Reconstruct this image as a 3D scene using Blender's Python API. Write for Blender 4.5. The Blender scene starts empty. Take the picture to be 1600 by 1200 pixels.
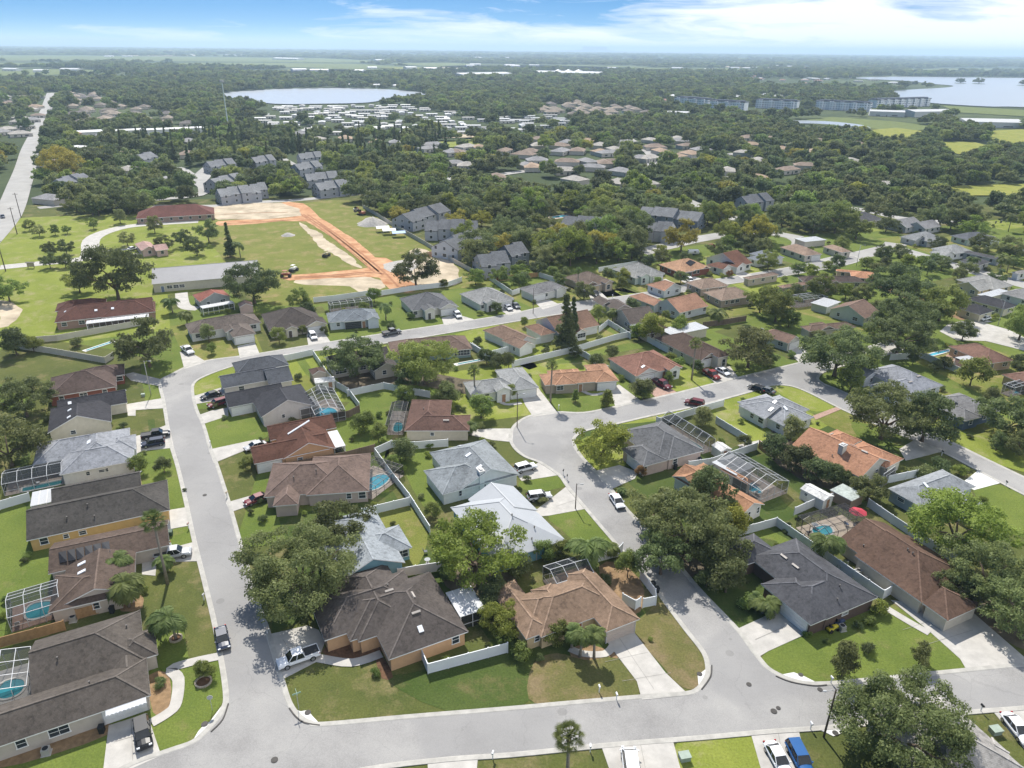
import bpy, math, random
import numpy as np
from mathutils import Vector, Matrix
from mathutils.geometry import tessellate_polygon
R = math.radians
rnd = random.Random(7)
sc = bpy.context.scene
EXPO, HAZE, SKYZ, SKYCLOUD = 0.52, 0.00011, 0.5, (6.7, 7.0, 7.6)
col = sc.collection

# ------------------------------------------------------------------ camera
F, CX, CY, H = 1150.0, 800.0, 600.0, 78.0
PITCH = math.atan((CY - 75) / F); ROLL = math.atan(17 / 1600)
cp, sp, cr, sr = math.cos(PITCH), math.sin(PITCH), math.cos(ROLL), math.sin(ROLL)
cam = bpy.data.objects.new('camera', bpy.data.cameras.new('camera')); col.objects.link(cam)
fw = Vector((0, cp, -sp)); r0 = Vector((1, 0, 0)); u0 = Vector((0, sp, cp))
rr = r0 * cr + u0 * sr; uu = r0 * -sr + u0 * cr
m = Matrix((rr, uu, -fw)).transposed().to_4x4(); m.translation = (0, 0, H)
cam.matrix_world = m
cam.data.lens = F / 1600 * 36; cam.data.sensor_width = 36
cam.data.clip_start = 1; cam.data.clip_end = 60000
sc.camera = cam

# ------------------------------------------------------------------ sun, sky, exposure
SUN_EL, SUN_AZ = R(49), R(-15)          # azimuth clockwise from +Y
sun = bpy.data.objects.new('sun', bpy.data.lights.new('sun', 'SUN')); col.objects.link(sun)
sun.data.energy = 4.6; sun.data.angle = R(0.6); sun.data.color = (1.0, 0.955, 0.88)
sd = Vector((math.sin(SUN_AZ) * math.cos(SUN_EL), math.cos(SUN_AZ) * math.cos(SUN_EL), math.sin(SUN_EL)))
sun.rotation_euler = sd.to_track_quat('Z', 'Y').to_euler(); sun.location = (0, 0, 300)
w = bpy.data.worlds.new('World'); sc.world = w; w.use_nodes = True
nt = w.node_tree; nt.nodes.clear()
def N(nt, t, **k):
    n = nt.nodes.new(t)
    for a, b in k.items():
        if a.startswith('i_'): n.inputs[a[2:].replace('_', ' ')].default_value = b
        else: setattr(n, a, b)
    return n
def L(nt, a, b): nt.links.new(a, b)
def MATH(nt, op, a, b=None, clamp=False):
    n = nt.nodes.new('ShaderNodeMath'); n.operation = op; n.use_clamp = clamp
    for i, v in ((0, a), (1, b)):
        if v is None: continue
        if isinstance(v, (int, float)): n.inputs[i].default_value = v
        else: nt.links.new(v, n.inputs[i])
    return n.outputs[0]
def RAMP(nt, fac, stops):
    n = nt.nodes.new('ShaderNodeValToRGB'); e = n.color_ramp.elements
    while len(e) < len(stops): e.new(0.5)
    for x, (p, c) in zip(e, stops):
        x.position = p; x.color = (*c, 1) if len(c) == 3 else c
    nt.links.new(fac, n.inputs[0]); return n.outputs[0]
def MIX(nt, fac, a, b, mode='MIX'):
    n = nt.nodes.new('ShaderNodeMix'); n.data_type = 'RGBA'; n.blend_type = mode
    for i, v in ((0, fac), (6, a), (7, b)):
        if isinstance(v, (int, float)): n.inputs[i].default_value = v
        elif isinstance(v, tuple): n.inputs[i].default_value = (*v, 1)
        else: nt.links.new(v, n.inputs[i])
    return n.outputs[2]
out = N(nt, 'ShaderNodeOutputWorld'); bg = N(nt, 'ShaderNodeBackground', i_Strength=0.12)
sky = N(nt, 'ShaderNodeTexSky'); sky.sky_type = 'NISHITA'; sky.sun_disc = False
sky.sun_elevation = SUN_EL; sky.sun_rotation = SUN_AZ; sky.altitude = 50; sky.air_density = 1.0; sky.dust_density = 0.35; sky.ozone_density = 2.0
tc = N(nt, 'ShaderNodeTexCoord'); sep = N(nt, 'ShaderNodeSeparateXYZ'); L(nt, tc.outputs['Generated'], sep.inputs[0])
X, Y, Z = sep.outputs
zz = MATH(nt, 'POWER', MATH(nt, 'MAXIMUM', Z, 0.0), SKYZ)
cmb = N(nt, 'ShaderNodeCombineXYZ'); L(nt, X, cmb.inputs[0]); L(nt, Y, cmb.inputs[1]); L(nt, zz, cmb.inputs[2])
nrm = N(nt, 'ShaderNodeVectorMath', operation='NORMALIZE'); L(nt, cmb.outputs[0], nrm.inputs[0]); L(nt, nrm.outputs[0], sky.inputs[0])
az = MATH(nt, 'ARCTAN2', X, Y)
# thin high cloud: long wisps low over the horizon, more of them towards +X
cv = N(nt, 'ShaderNodeCombineXYZ'); L(nt, MATH(nt, 'MULTIPLY', az, 4.2), cv.inputs[0]); L(nt, MATH(nt, 'MULTIPLY', Z, 30.0), cv.inputs[1])
wr = N(nt, 'ShaderNodeTexNoise', i_Scale=0.9, i_Detail=3.0); L(nt, cv.outputs[0], wr.inputs['Vector'])
wv = N(nt, 'ShaderNodeVectorMath', operation='MULTIPLY_ADD'); L(nt, wr.outputs['Color'], wv.inputs[0]); wv.inputs[1].default_value = (1.6, 0.7, 0); L(nt, cv.outputs[0], wv.inputs[2])
c1 = N(nt, 'ShaderNodeTexNoise', i_Scale=1.0, i_Detail=9.0, i_Roughness=0.6); L(nt, wv.outputs[0], c1.inputs['Vector'])
bias = MATH(nt, 'MULTIPLY', az, 0.34)
low = MATH(nt, 'MULTIPLY', MATH(nt, 'SUBTRACT', 0.052, Z), 2.6)
cl = MATH(nt, 'ADD', MATH(nt, 'ADD', c1.outputs[0], bias), MATH(nt, 'MAXIMUM', low, -0.12))
clf = RAMP(nt, cl, [(0.49, (0, 0, 0)), (0.56, (.45, .45, .45)), (0.68, (1, 1, 1))])
shs = N(nt, 'ShaderNodeHueSaturation', i_Saturation=1.55, i_Value=0.60); L(nt, sky.outputs[0], shs.inputs['Color'])
skycol = MIX(nt, MATH(nt, 'MULTIPLY', clf, 0.95), shs.outputs[0], SKYCLOUD)
L(nt, skycol, bg.inputs[0]); L(nt, bg.outputs[0], out.inputs[0])
sc.view_settings.view_transform = 'Standard'; sc.view_settings.look = 'None'; sc.view_settings.gamma = 1; sc.view_settings.exposure = EXPO
sc.view_settings.use_curve_mapping = False
sc.cycles.use_denoising = True; sc.cycles.max_bounces = 6; sc.cycles.volume_bounces = 1; sc.cycles.transparent_max_bounces = 16

# ------------------------------------------------------------------ pixel of the photograph <-> point in the place
def at(x, y, z=0.0):
    u, v = x - CX, CY - y
    a, b = (u * cr - v * sr) / F, (u * sr + v * cr) / F
    dz = -sp + b * cp
    t = (z - H) / dz
    return Vector((a * t, (cp + b * sp) * t, z))
def topx(P):
    P = np.asarray(P, float).reshape(-1, 3); d = P - np.array([0, 0, H])
    zf = d @ np.array(fw); xr = d @ np.array(rr); yu = d @ np.array(uu)
    zf = np.where(zf < 1, 1, zf)
    return np.stack([CX + F * xr / zf, CY - F * yu / zf], 1)
def ppm(p):  # pixels per metre at a point
    return F / max(1.0, (Vector(p) - Vector((0, 0, H))).dot(fw))
def inpoly(px, poly):
    x, y = px[:, 0], px[:, 1]; ins = np.zeros(len(x), bool); n = len(poly)
    for i in range(n):
        x1, y1 = poly[i]; x2, y2 = poly[(i + 1) % n]
        if y1 == y2: continue
        c = ((y1 > y) != (y2 > y)) & (x < (x2 - x1) * (y - y1) / (y2 - y1) + x1)
        ins ^= c
    return ins

# ------------------------------------------------------------------ object helpers
def tag(o, label=None, cat=None, group=None, kind=None):
    if label: o['label'] = label
    if cat: o['category'] = cat
    if group: o['group'] = group
    if kind: o['kind'] = kind
    return o
def empty(name, loc, rz=0.0):
    o = bpy.data.objects.new(name, None); col.objects.link(o); o.location = loc; o.rotation_euler = (0, 0, rz); o.empty_display_size = 0.3; return o
def copy_tree(o, parent=None):
    c = o.copy(); col.objects.link(c); c.parent = parent
    for k in ('label', 'group'):
        if parent is None and k in c: del c[k]
    for ch in KIDS.get(o.name, []): copy_tree_child(ch, c)
    return c
def copy_tree_child(o, parent):
    c = o.copy(); col.objects.link(c); c.parent = parent
    for ch in KIDS.get(o.name, []): copy_tree_child(ch, c)
KIDS = {}
class MB:
    def __init__(s): s.v = []; s.f = []; s.m = []
    def face(s, pts, mi=0):
        n = len(s.v); s.v += [tuple(p) for p in pts]; s.f.append(tuple(range(n, n + len(pts)))); s.m.append(mi)
    def add(s, vs, fs, mi=0):
        n = len(s.v); s.v += [tuple(p) for p in vs]
        for f in fs: s.f.append(tuple(i + n for i in f)); s.m.append(mi)
    def box(s, c, size, mi=0, rz=0.0, mat=None):
        hx, hy, hz = size[0] / 2, size[1] / 2, size[2] / 2; c = Vector(c); co, si = math.cos(rz), math.sin(rz); P = []
        for dz in (-hz, hz):
            for dx, dy in ((-hx, -hy), (hx, -hy), (hx, hy), (-hx, hy)):
                P.append((c.x + dx * co - dy * si, c.y + dx * si + dy * co, c.z + dz))
        s.add(P, [(0, 3, 2, 1), (4, 5, 6, 7), (0, 1, 5, 4), (1, 2, 6, 5), (2, 3, 7, 6), (3, 0, 4, 7)], mi)
    def prism(s, top, th, mi=0, mside=None, up=None):
        top = [Vector(p) for p in top]; n = len(top); d = Vector((0, 0, -th)) if up is None else up * -th
        bot = [p + d for p in top]
        s.face(top, mi); s.face(bot[::-1], mside if mside is not None else mi)
        for i in range(n):
            j = (i + 1) % n; s.face([top[i], bot[i], bot[j], top[j]], mside if mside is not None else mi)
    def bar(s, a, b, wd, ht=None, mi=0, up=Vector((0, 0, 1))):
        a, b = Vector(a), Vector(b); ht = ht or wd; d = (b - a)
        if d.length < 1e-5: return
        d.normalize(); x = d.cross(up)
        if x.length < 1e-3: x = Vector((1, 0, 0))
        x.normalize(); y = x.cross(d).normalized(); x *= wd / 2; y *= ht / 2
        P = [a - x - y, a + x - y, a + x + y, a - x + y, b - x - y, b + x - y, b + x + y, b - x + y]
        s.add(P, [(0, 3, 2, 1), (4, 5, 6, 7), (0, 1, 5, 4), (1, 2, 6, 5), (2, 3, 7, 6), (3, 0, 4, 7)], mi)
    def tube(s, pts, rads, n=8, mi=0, cap=True):
        rings = []; base = len(s.v)
        for i, p in enumerate(pts):
            p = Vector(p); d = (Vector(pts[min(i + 1, len(pts) - 1)]) - Vector(pts[max(i - 1, 0)])).normalized()
            x = d.orthogonal().normalized() if i == 0 else (px_ - d * px_.dot(d)).normalized(); px_ = x; y = d.cross(x)
            for k in range(n):
                a = 2 * math.pi * k / n; s.v.append(tuple(p + (x * math.cos(a) + y * math.sin(a)) * rads[i]))
        for i in range(len(pts) - 1):
            for k in range(n):
                a = base + i * n + k; b = base + i * n + (k + 1) % n; s.f.append((a, b, b + n, a + n)); s.m.append(mi)
        if cap:
            s.f.append(tuple(base + (len(pts) - 1) * n + k for k in range(n))); s.m.append(mi)
            s.f.append(tuple(base + k for k in range(n))[::-1]); s.m.append(mi)
    def build(s, name, mats, parent=None, origin=None, smooth=False):
        me = bpy.data.meshes.new(name); o3 = Vector(origin) if origin is not None else Vector((0, 0, 0))
        vs = np.array(s.v, dtype=np.float64).reshape(-1, 3) - np.array(o3)
        me.from_pydata(vs.tolist(), [], s.f)
        for mt in (mats if isinstance(mats, (list, tuple)) else [mats]): me.materials.append(mt)
        me.polygons.foreach_set('material_index', s.m)
        if smooth: me.polygons.foreach_set('use_smooth', [True] * len(s.f))
        me.validate(); me.update()
        o = bpy.data.objects.new(name, me); col.objects.link(o)
        if parent is not None:
            o.parent = parent; KIDS.setdefault(parent.name, []).append(o)
        elif origin is not None: o.location = o3
        return o

# ------------------------------------------------------------------ materials
MATS = {}
def mat(name, rgb, rough=0.8, var=0.12, scale=1.5, spec=0.3, metal=0.0, bump=0.0, detail=5.0, stretch=None, rgb2=None, objrand=0.0, alpha=1.0, emis=None, world=False):
    if name in MATS: return MATS[name]
    m = bpy.data.materials.new(name); m.use_nodes = True; nt = m.node_tree; b = nt.nodes['Principled BSDF']
    b.inputs['Roughness'].default_value = rough; b.inputs['Metallic'].default_value = metal; b.inputs['Specular IOR Level'].default_value = spec
    if alpha < 1: b.inputs['Alpha'].default_value = alpha
    src = N(nt, 'ShaderNodeNewGeometry').outputs['Position'] if world else N(nt, 'ShaderNodeTexCoord').outputs['Object']
    if stretch:
        mp = N(nt, 'ShaderNodeMapping'); mp.inputs['Scale'].default_value = stretch; L(nt, src, mp.inputs[0]); src = mp.outputs[0]
    n1 = N(nt, 'ShaderNodeTexNoise', i_Scale=scale, i_Detail=detail, i_Roughness=0.62); L(nt, src, n1.inputs['Vector'])
    f = RAMP(nt, n1.outputs[0], [(0.3, (0, 0, 0)), (0.7, (1, 1, 1))])
    lo = tuple(c * (1 - var) for c in rgb); hi = tuple(min(1, c * (1 + var)) for c in (rgb2 or rgb))
    c = MIX(nt, f, lo, hi)
    if objrand:
        oi = N(nt, 'ShaderNodeObjectInfo'); hs = N(nt, 'ShaderNodeHueSaturation')
        L(nt, MATH(nt, 'ADD', MATH(nt, 'MULTIPLY', oi.outputs['Random'], objrand), 1 - objrand / 2), hs.inputs['Value'])
        L(nt, MATH(nt, 'ADD', MATH(nt, 'MULTIPLY', MATH(nt, 'FRACT', MATH(nt, 'MULTIPLY', oi.outputs['Random'], 7.3)), objrand * .12), 0.5 - objrand * .05), hs.inputs['Hue'])
        L(nt, c, hs.inputs['Color']); c = hs.outputs[0]
    L(nt, c, b.inputs['Base Color'])
    if bump:
        bp = N(nt, 'ShaderNodeBump', i_Strength=bump, i_Distance=0.05); L(nt, n1.outputs[0], bp.inputs['Height']); L(nt, bp.outputs[0], b.inputs['Normal'])
    if emis: b.inputs['Emission Color'].default_value = (*emis[0], 1); b.inputs['Emission Strength'].default_value = emis[1]
    MATS[name] = m; return m
def roofmat(rgb):
    lu = sum(rgb) / 3; rgb = tuple(c * (.70 if lu < .13 else .82 if lu < .2 else .92) for c in rgb)
    key = 'shingle_%d_%d_%d' % tuple(int(c * 1000) for c in rgb)
    if key in MATS: return MATS[key]
    m = bpy.data.materials.new(key); m.use_nodes = True; nt = m.node_tree; b = nt.nodes['Principled BSDF']; b.inputs['Roughness'].default_value = 0.9; b.inputs['Specular IOR Level'].default_value = 0.15
    src = N(nt, 'ShaderNodeTexCoord').outputs['Object']
    big = N(nt, 'ShaderNodeTexNoise', i_Scale=0.22, i_Detail=4.0, i_Roughness=0.6); L(nt, src, big.inputs['Vector'])
    vo = N(nt, 'ShaderNodeTexVoronoi', i_Scale=3.2); L(nt, src, vo.inputs['Vector'])
    sm = N(nt, 'ShaderNodeTexNoise', i_Scale=9.0, i_Detail=3.0); L(nt, src, sm.inputs['Vector'])
    sp_ = N(nt, 'ShaderNodeSeparateXYZ'); L(nt, src, sp_.inputs[0])
    course = MATH(nt, 'SINE', MATH(nt, 'MULTIPLY', sp_.outputs[2], 78.0))      # shingle courses follow height
    v = MATH(nt, 'ADD', MATH(nt, 'MULTIPLY', big.outputs[0], 0.75), MATH(nt, 'MULTIPLY', sm.outputs[0], 0.5))
    v = MATH(nt, 'ADD', v, MATH(nt, 'MULTIPLY', course, 0.05))
    sepc = N(nt, 'ShaderNodeSeparateColor'); L(nt, vo.outputs['Color'], sepc.inputs[0])
    v = MATH(nt, 'ADD', v, MATH(nt, 'MULTIPLY', sepc.outputs[0], 0.22))
    # dark algae runs down parts of old shingle
    mp = N(nt, 'ShaderNodeMapping'); mp.inputs['Scale'].default_value = (1.1, 1.1, 0.12); L(nt, src, mp.inputs[0])
    st = N(nt, 'ShaderNodeTexNoise', i_Scale=1.3, i_Detail=3.0); L(nt, mp.outputs[0], st.inputs['Vector'])
    v = MATH(nt, 'SUBTRACT', v, MATH(nt, 'MULTIPLY', MATH(nt, 'MULTIPLY', MATH(nt, 'SUBTRACT', st.outputs[0], 0.5, ), 8.0, clamp=True), 0.16))
    f = MATH(nt, 'MULTIPLY', MATH(nt, 'SUBTRACT', v, 0.40), 1.5, clamp=True)
    L(nt, MIX(nt, f, tuple(c * k_ * .58 for c, k_ in zip(rgb, (1.02, 1, .965))), tuple(min(1, c * k_ * 1.38) for c, k_ in zip(rgb, (1.02, 1, .965)))), b.inputs['Base Color'])
    bp = N(nt, 'ShaderNodeBump', i_Strength=0.35, i_Distance=0.03); L(nt, v, bp.inputs['Height']); L(nt, bp.outputs[0], b.inputs['Normal'])
    MATS[key] = m; return m
def wallmat(rgb): return mat('stucco_%d_%d_%d' % tuple(int(c * 1000) for c in rgb), rgb, 0.9, 0.07, 1.2, 0.2, bump=0.1)
WHITE = mat('white_trim', (.78, .78, .76), 0.6, 0.04, 1.0)
GLASS = mat('window_glass', (.03, .04, .05), 0.12, 0.3, 0.6, 0.6)
CONC = mat('concrete', (.44, .42, .385), 0.9, 0.16, 0.5, 0.2, bump=0.1, world=True, detail=9)
ASPH = None
BARK = mat('bark', (.13, .10, .075), 0.95, 0.35, 4.0, 0.1, stretch=(1, 1, .3))
PBARK = mat('palm_bark', (.26, .23, .19), 0.95, 0.25, 6.0, 0.1, stretch=(.3, .3, 2))
def asphalt():
    m = bpy.data.materials.new('asphalt'); m.use_nodes = True; nt = m.node_tree; b = nt.nodes['Principled BSDF']; b.inputs['Roughness'].default_value = 0.9; b.inputs['Specular IOR Level'].default_value = 0.2
    src = N(nt, 'ShaderNodeNewGeometry').outputs['Position']
    a = N(nt, 'ShaderNodeTexNoise', i_Scale=0.09, i_Detail=6.0, i_Roughness=0.65); L(nt, src, a.inputs['Vector'])
    c = N(nt, 'ShaderNodeTexNoise', i_Scale=6.0, i_Detail=4.0); L(nt, src, c.inputs['Vector'])
    v = MATH(nt, 'ADD', MATH(nt, 'MULTIPLY', a.outputs[0], 0.8), MATH(nt, 'MULTIPLY', c.outputs[0], 0.35))
    base = RAMP(nt, v, [(0.40, (.225, .218, .21)), (0.58, (.30, .292, .28)), (0.76, (.355, .345, .325))])
    # tar-filled cracks and patches
    d = N(nt, 'ShaderNodeTexNoise', i_Scale=0.35, i_Detail=5.0); L(nt, src, d.inputs['Vector'])
    ad = N(nt, 'ShaderNodeVectorMath', operation='MULTIPLY_ADD'); L(nt, d.outputs['Color'], ad.inputs[0]); ad.inputs[1].default_value = (3, 3, 0); L(nt, src, ad.inputs[2])
    vo = N(nt, 'ShaderNodeTexVoronoi', feature='DISTANCE_TO_EDGE', i_Scale=0.11); L(nt, ad.outputs[0], vo.inputs['Vector'])
    ck = MATH(nt, 'MULTIPLY', MATH(nt, 'LESS_THAN', vo.outputs[0], 0.005), 0.13)
    sv_ = N(nt, 'ShaderNodeTexVoronoi', i_Scale=0.16); L(nt, src, sv_.inputs['Vector'])          # oil spots
    spot = MATH(nt, 'MULTIPLY', MATH(nt, 'LESS_THAN', sv_.outputs[0], 0.10), 0.28)
    pt_ = N(nt, 'ShaderNodeTexNoise', i_Scale=0.028, i_Detail=2.0); L(nt, src, pt_.inputs['Vector'])  # resurfaced stretches
    base = MIX(nt, RAMP(nt, pt_.outputs[0], [(0.49, (0, 0, 0)), (0.51, (.5, .5, .5))]), base, (.255, .25, .245))
    L(nt, MIX(nt, spot, MIX(nt, ck, base, (.10, .10, .10)), (.12, .115, .11)), b.inputs['Base Color'])
    return m
ASPH = asphalt()
def grassmat(name, c1, c2, dry, dryamt=0.5):
    m = bpy.data.materials.new(name); m.use_nodes = True; nt = m.node_tree; b = nt.nodes['Principled BSDF']; b.inputs['Roughness'].default_value = 0.95; b.inputs['Specular IOR Level'].default_value = 0.1
    src = N(nt, 'ShaderNodeNewGeometry').outputs['Position']
    a = N(nt, 'ShaderNodeTexNoise', i_Scale=0.10, i_Detail=8.0, i_Roughness=0.65); L(nt, src, a.inputs['Vector'])
    d = N(nt, 'ShaderNodeTexNoise', i_Scale=0.16, i_Detail=9.0, i_Roughness=0.72); ofs = N(nt, 'ShaderNodeVectorMath', operation='ADD'); ofs.inputs[1].default_value = (37, 11, 5); L(nt, src, ofs.inputs[0]); L(nt, ofs.outputs[0], d.inputs['Vector'])
    e = N(nt, 'ShaderNodeTexNoise', i_Scale=3.5, i_Detail=5.0, i_Roughness=0.7); L(nt, src, e.inputs['Vector'])
    g = MIX(nt, RAMP(nt, a.outputs[0], [(0.35, (0, 0, 0)), (0.65, (1, 1, 1))]), c1, c2)
    df = RAMP(nt, d.outputs[0], [(0.62 - 0.2 * dryamt, (0, 0, 0)), (0.78 - 0.2 * dryamt, (1, 1, 1))])
    g = MIX(nt, MATH(nt, 'MULTIPLY', df, 0.85), g, dry)
    g = MIX(nt, 0.7, g, MIX(nt, RAMP(nt, e.outputs[0], [(0.3, (.4, .4, .4)), (0.7, (1, 1, 1))]), (0, 0, 0), (1, 1, 1)), 'MULTIPLY')
    L(nt, g, b.inputs['Base Color'])
    bp = N(nt, 'ShaderNodeBump', i_Strength=0.6, i_Distance=0.08); L(nt, e.outputs[0], bp.inputs['Height']); L(nt, bp.outputs[0], b.inputs['Normal'])
    return m
GR = {
 'mid': grassmat('grass_mid', (0.092, 0.112, 0.032), (0.138, 0.150, 0.043), (0.256, 0.211, 0.103), 0.5),
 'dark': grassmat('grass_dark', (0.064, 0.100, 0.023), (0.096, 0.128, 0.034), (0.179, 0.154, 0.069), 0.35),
 'lush': grassmat('grass_lush', (0.120, 0.168, 0.034), (0.175, 0.218, 0.046), (0.243, 0.218, 0.092), 0.25),
 'sun': grassmat('grass_sun', (0.20, 0.245, 0.04), (0.27, 0.305, 0.06), (0.371, 0.333, 0.169), 0.55),
 'olive': grassmat('grass_olive', (0.166, 0.192, 0.040), (0.218, 0.230, 0.057), (0.346, 0.269, 0.127), 0.6),
 'dry': grassmat('grass_dry', (0.125, 0.135, 0.042), (0.185, 0.165, 0.062), (0.26, 0.195, 0.11), 0.75),
}
DIRT = {
 'sand': mat('sand', (.36, .30, .21), .95, .22, .12, .1, rgb2=(.50, .42, .31), world=True, detail=9, bump=.2),
 'orange': mat('orange_dirt', (.40, .17, .075), .95, .2, .18, .1, rgb2=(.50, .31, .18), world=True, detail=9, bump=.2),
 'mulch': mat('mulch', (.13, .075, .045), .95, .35, 2.0, .1, world=True),
 'bed': mat('planting_bed', (.24, .16, .09), .95, .3, 1.2, .1, world=True),
 'soil': mat('dark_soil', (.12, .10, .07), .95, .35, .5, .1, world=True, detail=8),  # dark bare soil, used under the trees
 'paver': mat('paver_pink', (.36, .24, .19), .9, .2, 2.0, .2, world=True),
 'white': mat('white_concrete', (.66, .65, .62), .85, .08, .7, .2, world=True),
 'gravel': mat('gravel', (.38, .36, .33), .95, .25, 1.0, .1, world=True, detail=8),
 'marsh': grassmat('marsh_grass', (.24, .27, .05), (.34, .33, .08), (.18, .19, .05), .4),
 'farfield': grassmat('far_field', (.15, .19, .06), (.20, .23, .08), (.12, .14, .05), .5),
}
def smooth(pts, n=4, closed=True):
    out = []; k = len(pts)
    rng = range(k) if closed else range(k - 1)
    for i in rng:
        if closed: a, b, c, d = (pts[(i + j - 1) % k] for j in range(4))
        else: a, b, c, d = pts[max(i - 1, 0)], pts[i], pts[i + 1], pts[min(i + 2, k - 1)]
        for q in range(n):
            t = q / n
            out.append(0.5 * ((2 * b) + (c - a) * t + (2 * a - 5 * b + 4 * c - d) * t * t + (3 * b - a - 3 * c + d) * t ** 3))
    if not closed: out.append(pts[-1])
    return out
ZL = [0.0]
def nextz(p):
    ZL[0] += 1; return 0.010 + 0.004 * (ZL[0] % 9) * max(1.0, abs(p.y) / 150.0)
def sheet(name, poly, m, z, kind='structure', label=None):
    mb = MB(); pts = [Vector((p.x, p.y, z)) for p in poly]
    tris = tessellate_polygon([[Vector((p.x, p.y, 0)) for p in pts]])
    nrmz = lambda t: (pts[t[1]] - pts[t[0]]).cross(pts[t[2]] - pts[t[0]]).z
    mb.add(pts, [t if nrmz(t) > 0 else (t[0], t[2], t[1]) for t in tris])
    o = mb.build(name, m); o['kind'] = kind
    if label: o['label'] = label
    return o
def ragged(P, amp, seed=0):
    out = []; rr_ = random.Random(len(P) * 13 + seed)
    for i in range(len(P)):
        a, b = P[i], P[(i + 1) % len(P)]; k = max(1, int((b - a).length / 1.3))
        for q in range(k): out.append(a.lerp(b, q / k))
    n = len(out); off = [0.0] * n
    for wl, am in ((11, 1.0), (5, .6), (2, .35)):
        k = max(2, n // wl); vs = [rr_.uniform(-1, 1) for _ in range(k)]
        for i in range(n):
            t = i / n * k; j = int(t); f = t - j; f = f * f * (3 - 2 * f); off[i] += am * (vs[j % k] * (1 - f) + vs[(j + 1) % k] * f)
    o1 = offset_line(out, 1.0, True)
    return [p + (q - p) * off[i] * amp for i, (p, q) in enumerate(zip(out, o1))]
def patch(name, px, m, z=None, sm=0, rag=0):
    P = [at(*p) for p in px]
    if sm: P = smooth(P, sm)
    if rag: P = ragged(P, rag * min(1.0, (P[0].y / 120)))
    c = sum(P, Vector()) / len(P)
    return sheet(name, P, m, z if z is not None else nextz(c))
def offset_line(P, d, closed=False):
    out = []; n = len(P)
    for i in range(n):
        a = P[(i - 1) % n] if (closed or i > 0) else P[i]; b = P[(i + 1) % n] if (closed or i < n - 1) else P[i]
        t = (b - a); t.z = 0
        if t.length < 1e-6: out.append(P[i].copy()); continue
        t.normalize(); out.append(P[i] + Vector((-t.y, t.x, 0)) * d)
    return out
ROADS = []   # (points, half width) for tree avoidance
def strip(name, px, width, m, z=None, sm=4, kind='structure'):
    P = [at(*p) if not isinstance(p, Vector) else p for p in px]
    P = smooth(P, sm, False) if len(P) > 2 and sm else P
    a = offset_line(P, width / 2); b = offset_line(P, -width / 2)
    zz = z if z is not None else nextz(P[len(P) // 2])
    mb = MB()
    for i in range(len(P) - 1):
        q = [a[i], b[i], b[i + 1], a[i + 1]]; mb.face([Vector((p.x, p.y, zz)) for p in q])
    o = mb.build(name, m); o['kind'] = kind
    ROADS.append((P, width / 2)); return o
# ================================================================== SETTING
# ---- ground: one sheet to the horizon
def groundmat():
    m = bpy.data.materials.new('terrain'); m.use_nodes = True; nt = m.node_tree; b = nt.nodes['Principled BSDF']; b.inputs['Roughness'].default_value = 0.95; b.inputs['Specular IOR Level'].default_value = 0.1
    src = N(nt, 'ShaderNodeNewGeometry').outputs['Position']
    sx = N(nt, 'ShaderNodeSeparateXYZ'); L(nt, src, sx.inputs[0])
    a = N(nt, 'ShaderNodeTexNoise', i_Scale=0.0011, i_Detail=12.0, i_Roughness=0.7); L(nt, src, a.inputs['Vector'])
    c = N(nt, 'ShaderNodeTexNoise', i_Scale=0.02, i_Detail=8.0, i_Roughness=0.7); L(nt, src, c.inputs['Vector'])
    e = N(nt, 'ShaderNodeTexNoise', i_Scale=0.00035, i_Detail=5.0, i_Roughness=0.55); L(nt, src, e.inputs['Vector'])
    v = MATH(nt, 'ADD', MATH(nt, 'MULTIPLY', a.outputs[0], .6), MATH(nt, 'MULTIPLY', c.outputs[0], .4))
    g = RAMP(nt, v, [(0.36, (.035, .05, .02)), (0.5, (.055, .075, .03)), (0.58, (.10, .12, .05)), (0.7, (.18, .18, .09))])
    fld = RAMP(nt, e.outputs[0], [(0.52, (0, 0, 0)), (0.58, (1, 1, 1))])
    g = MIX(nt, MATH(nt, 'MULTIPLY', fld, .55), g, (.14, .17, .07))
    L(nt, g, b.inputs['Base Color']); return m
gm = MB(); S = 42000
gm.face([(-S, -240, -0.3), (S, -240, -0.3), (S, S, -0.3), (-S, S, -0.3)])
g = gm.build('ground', groundmat()); g['kind'] = 'structure'
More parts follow.
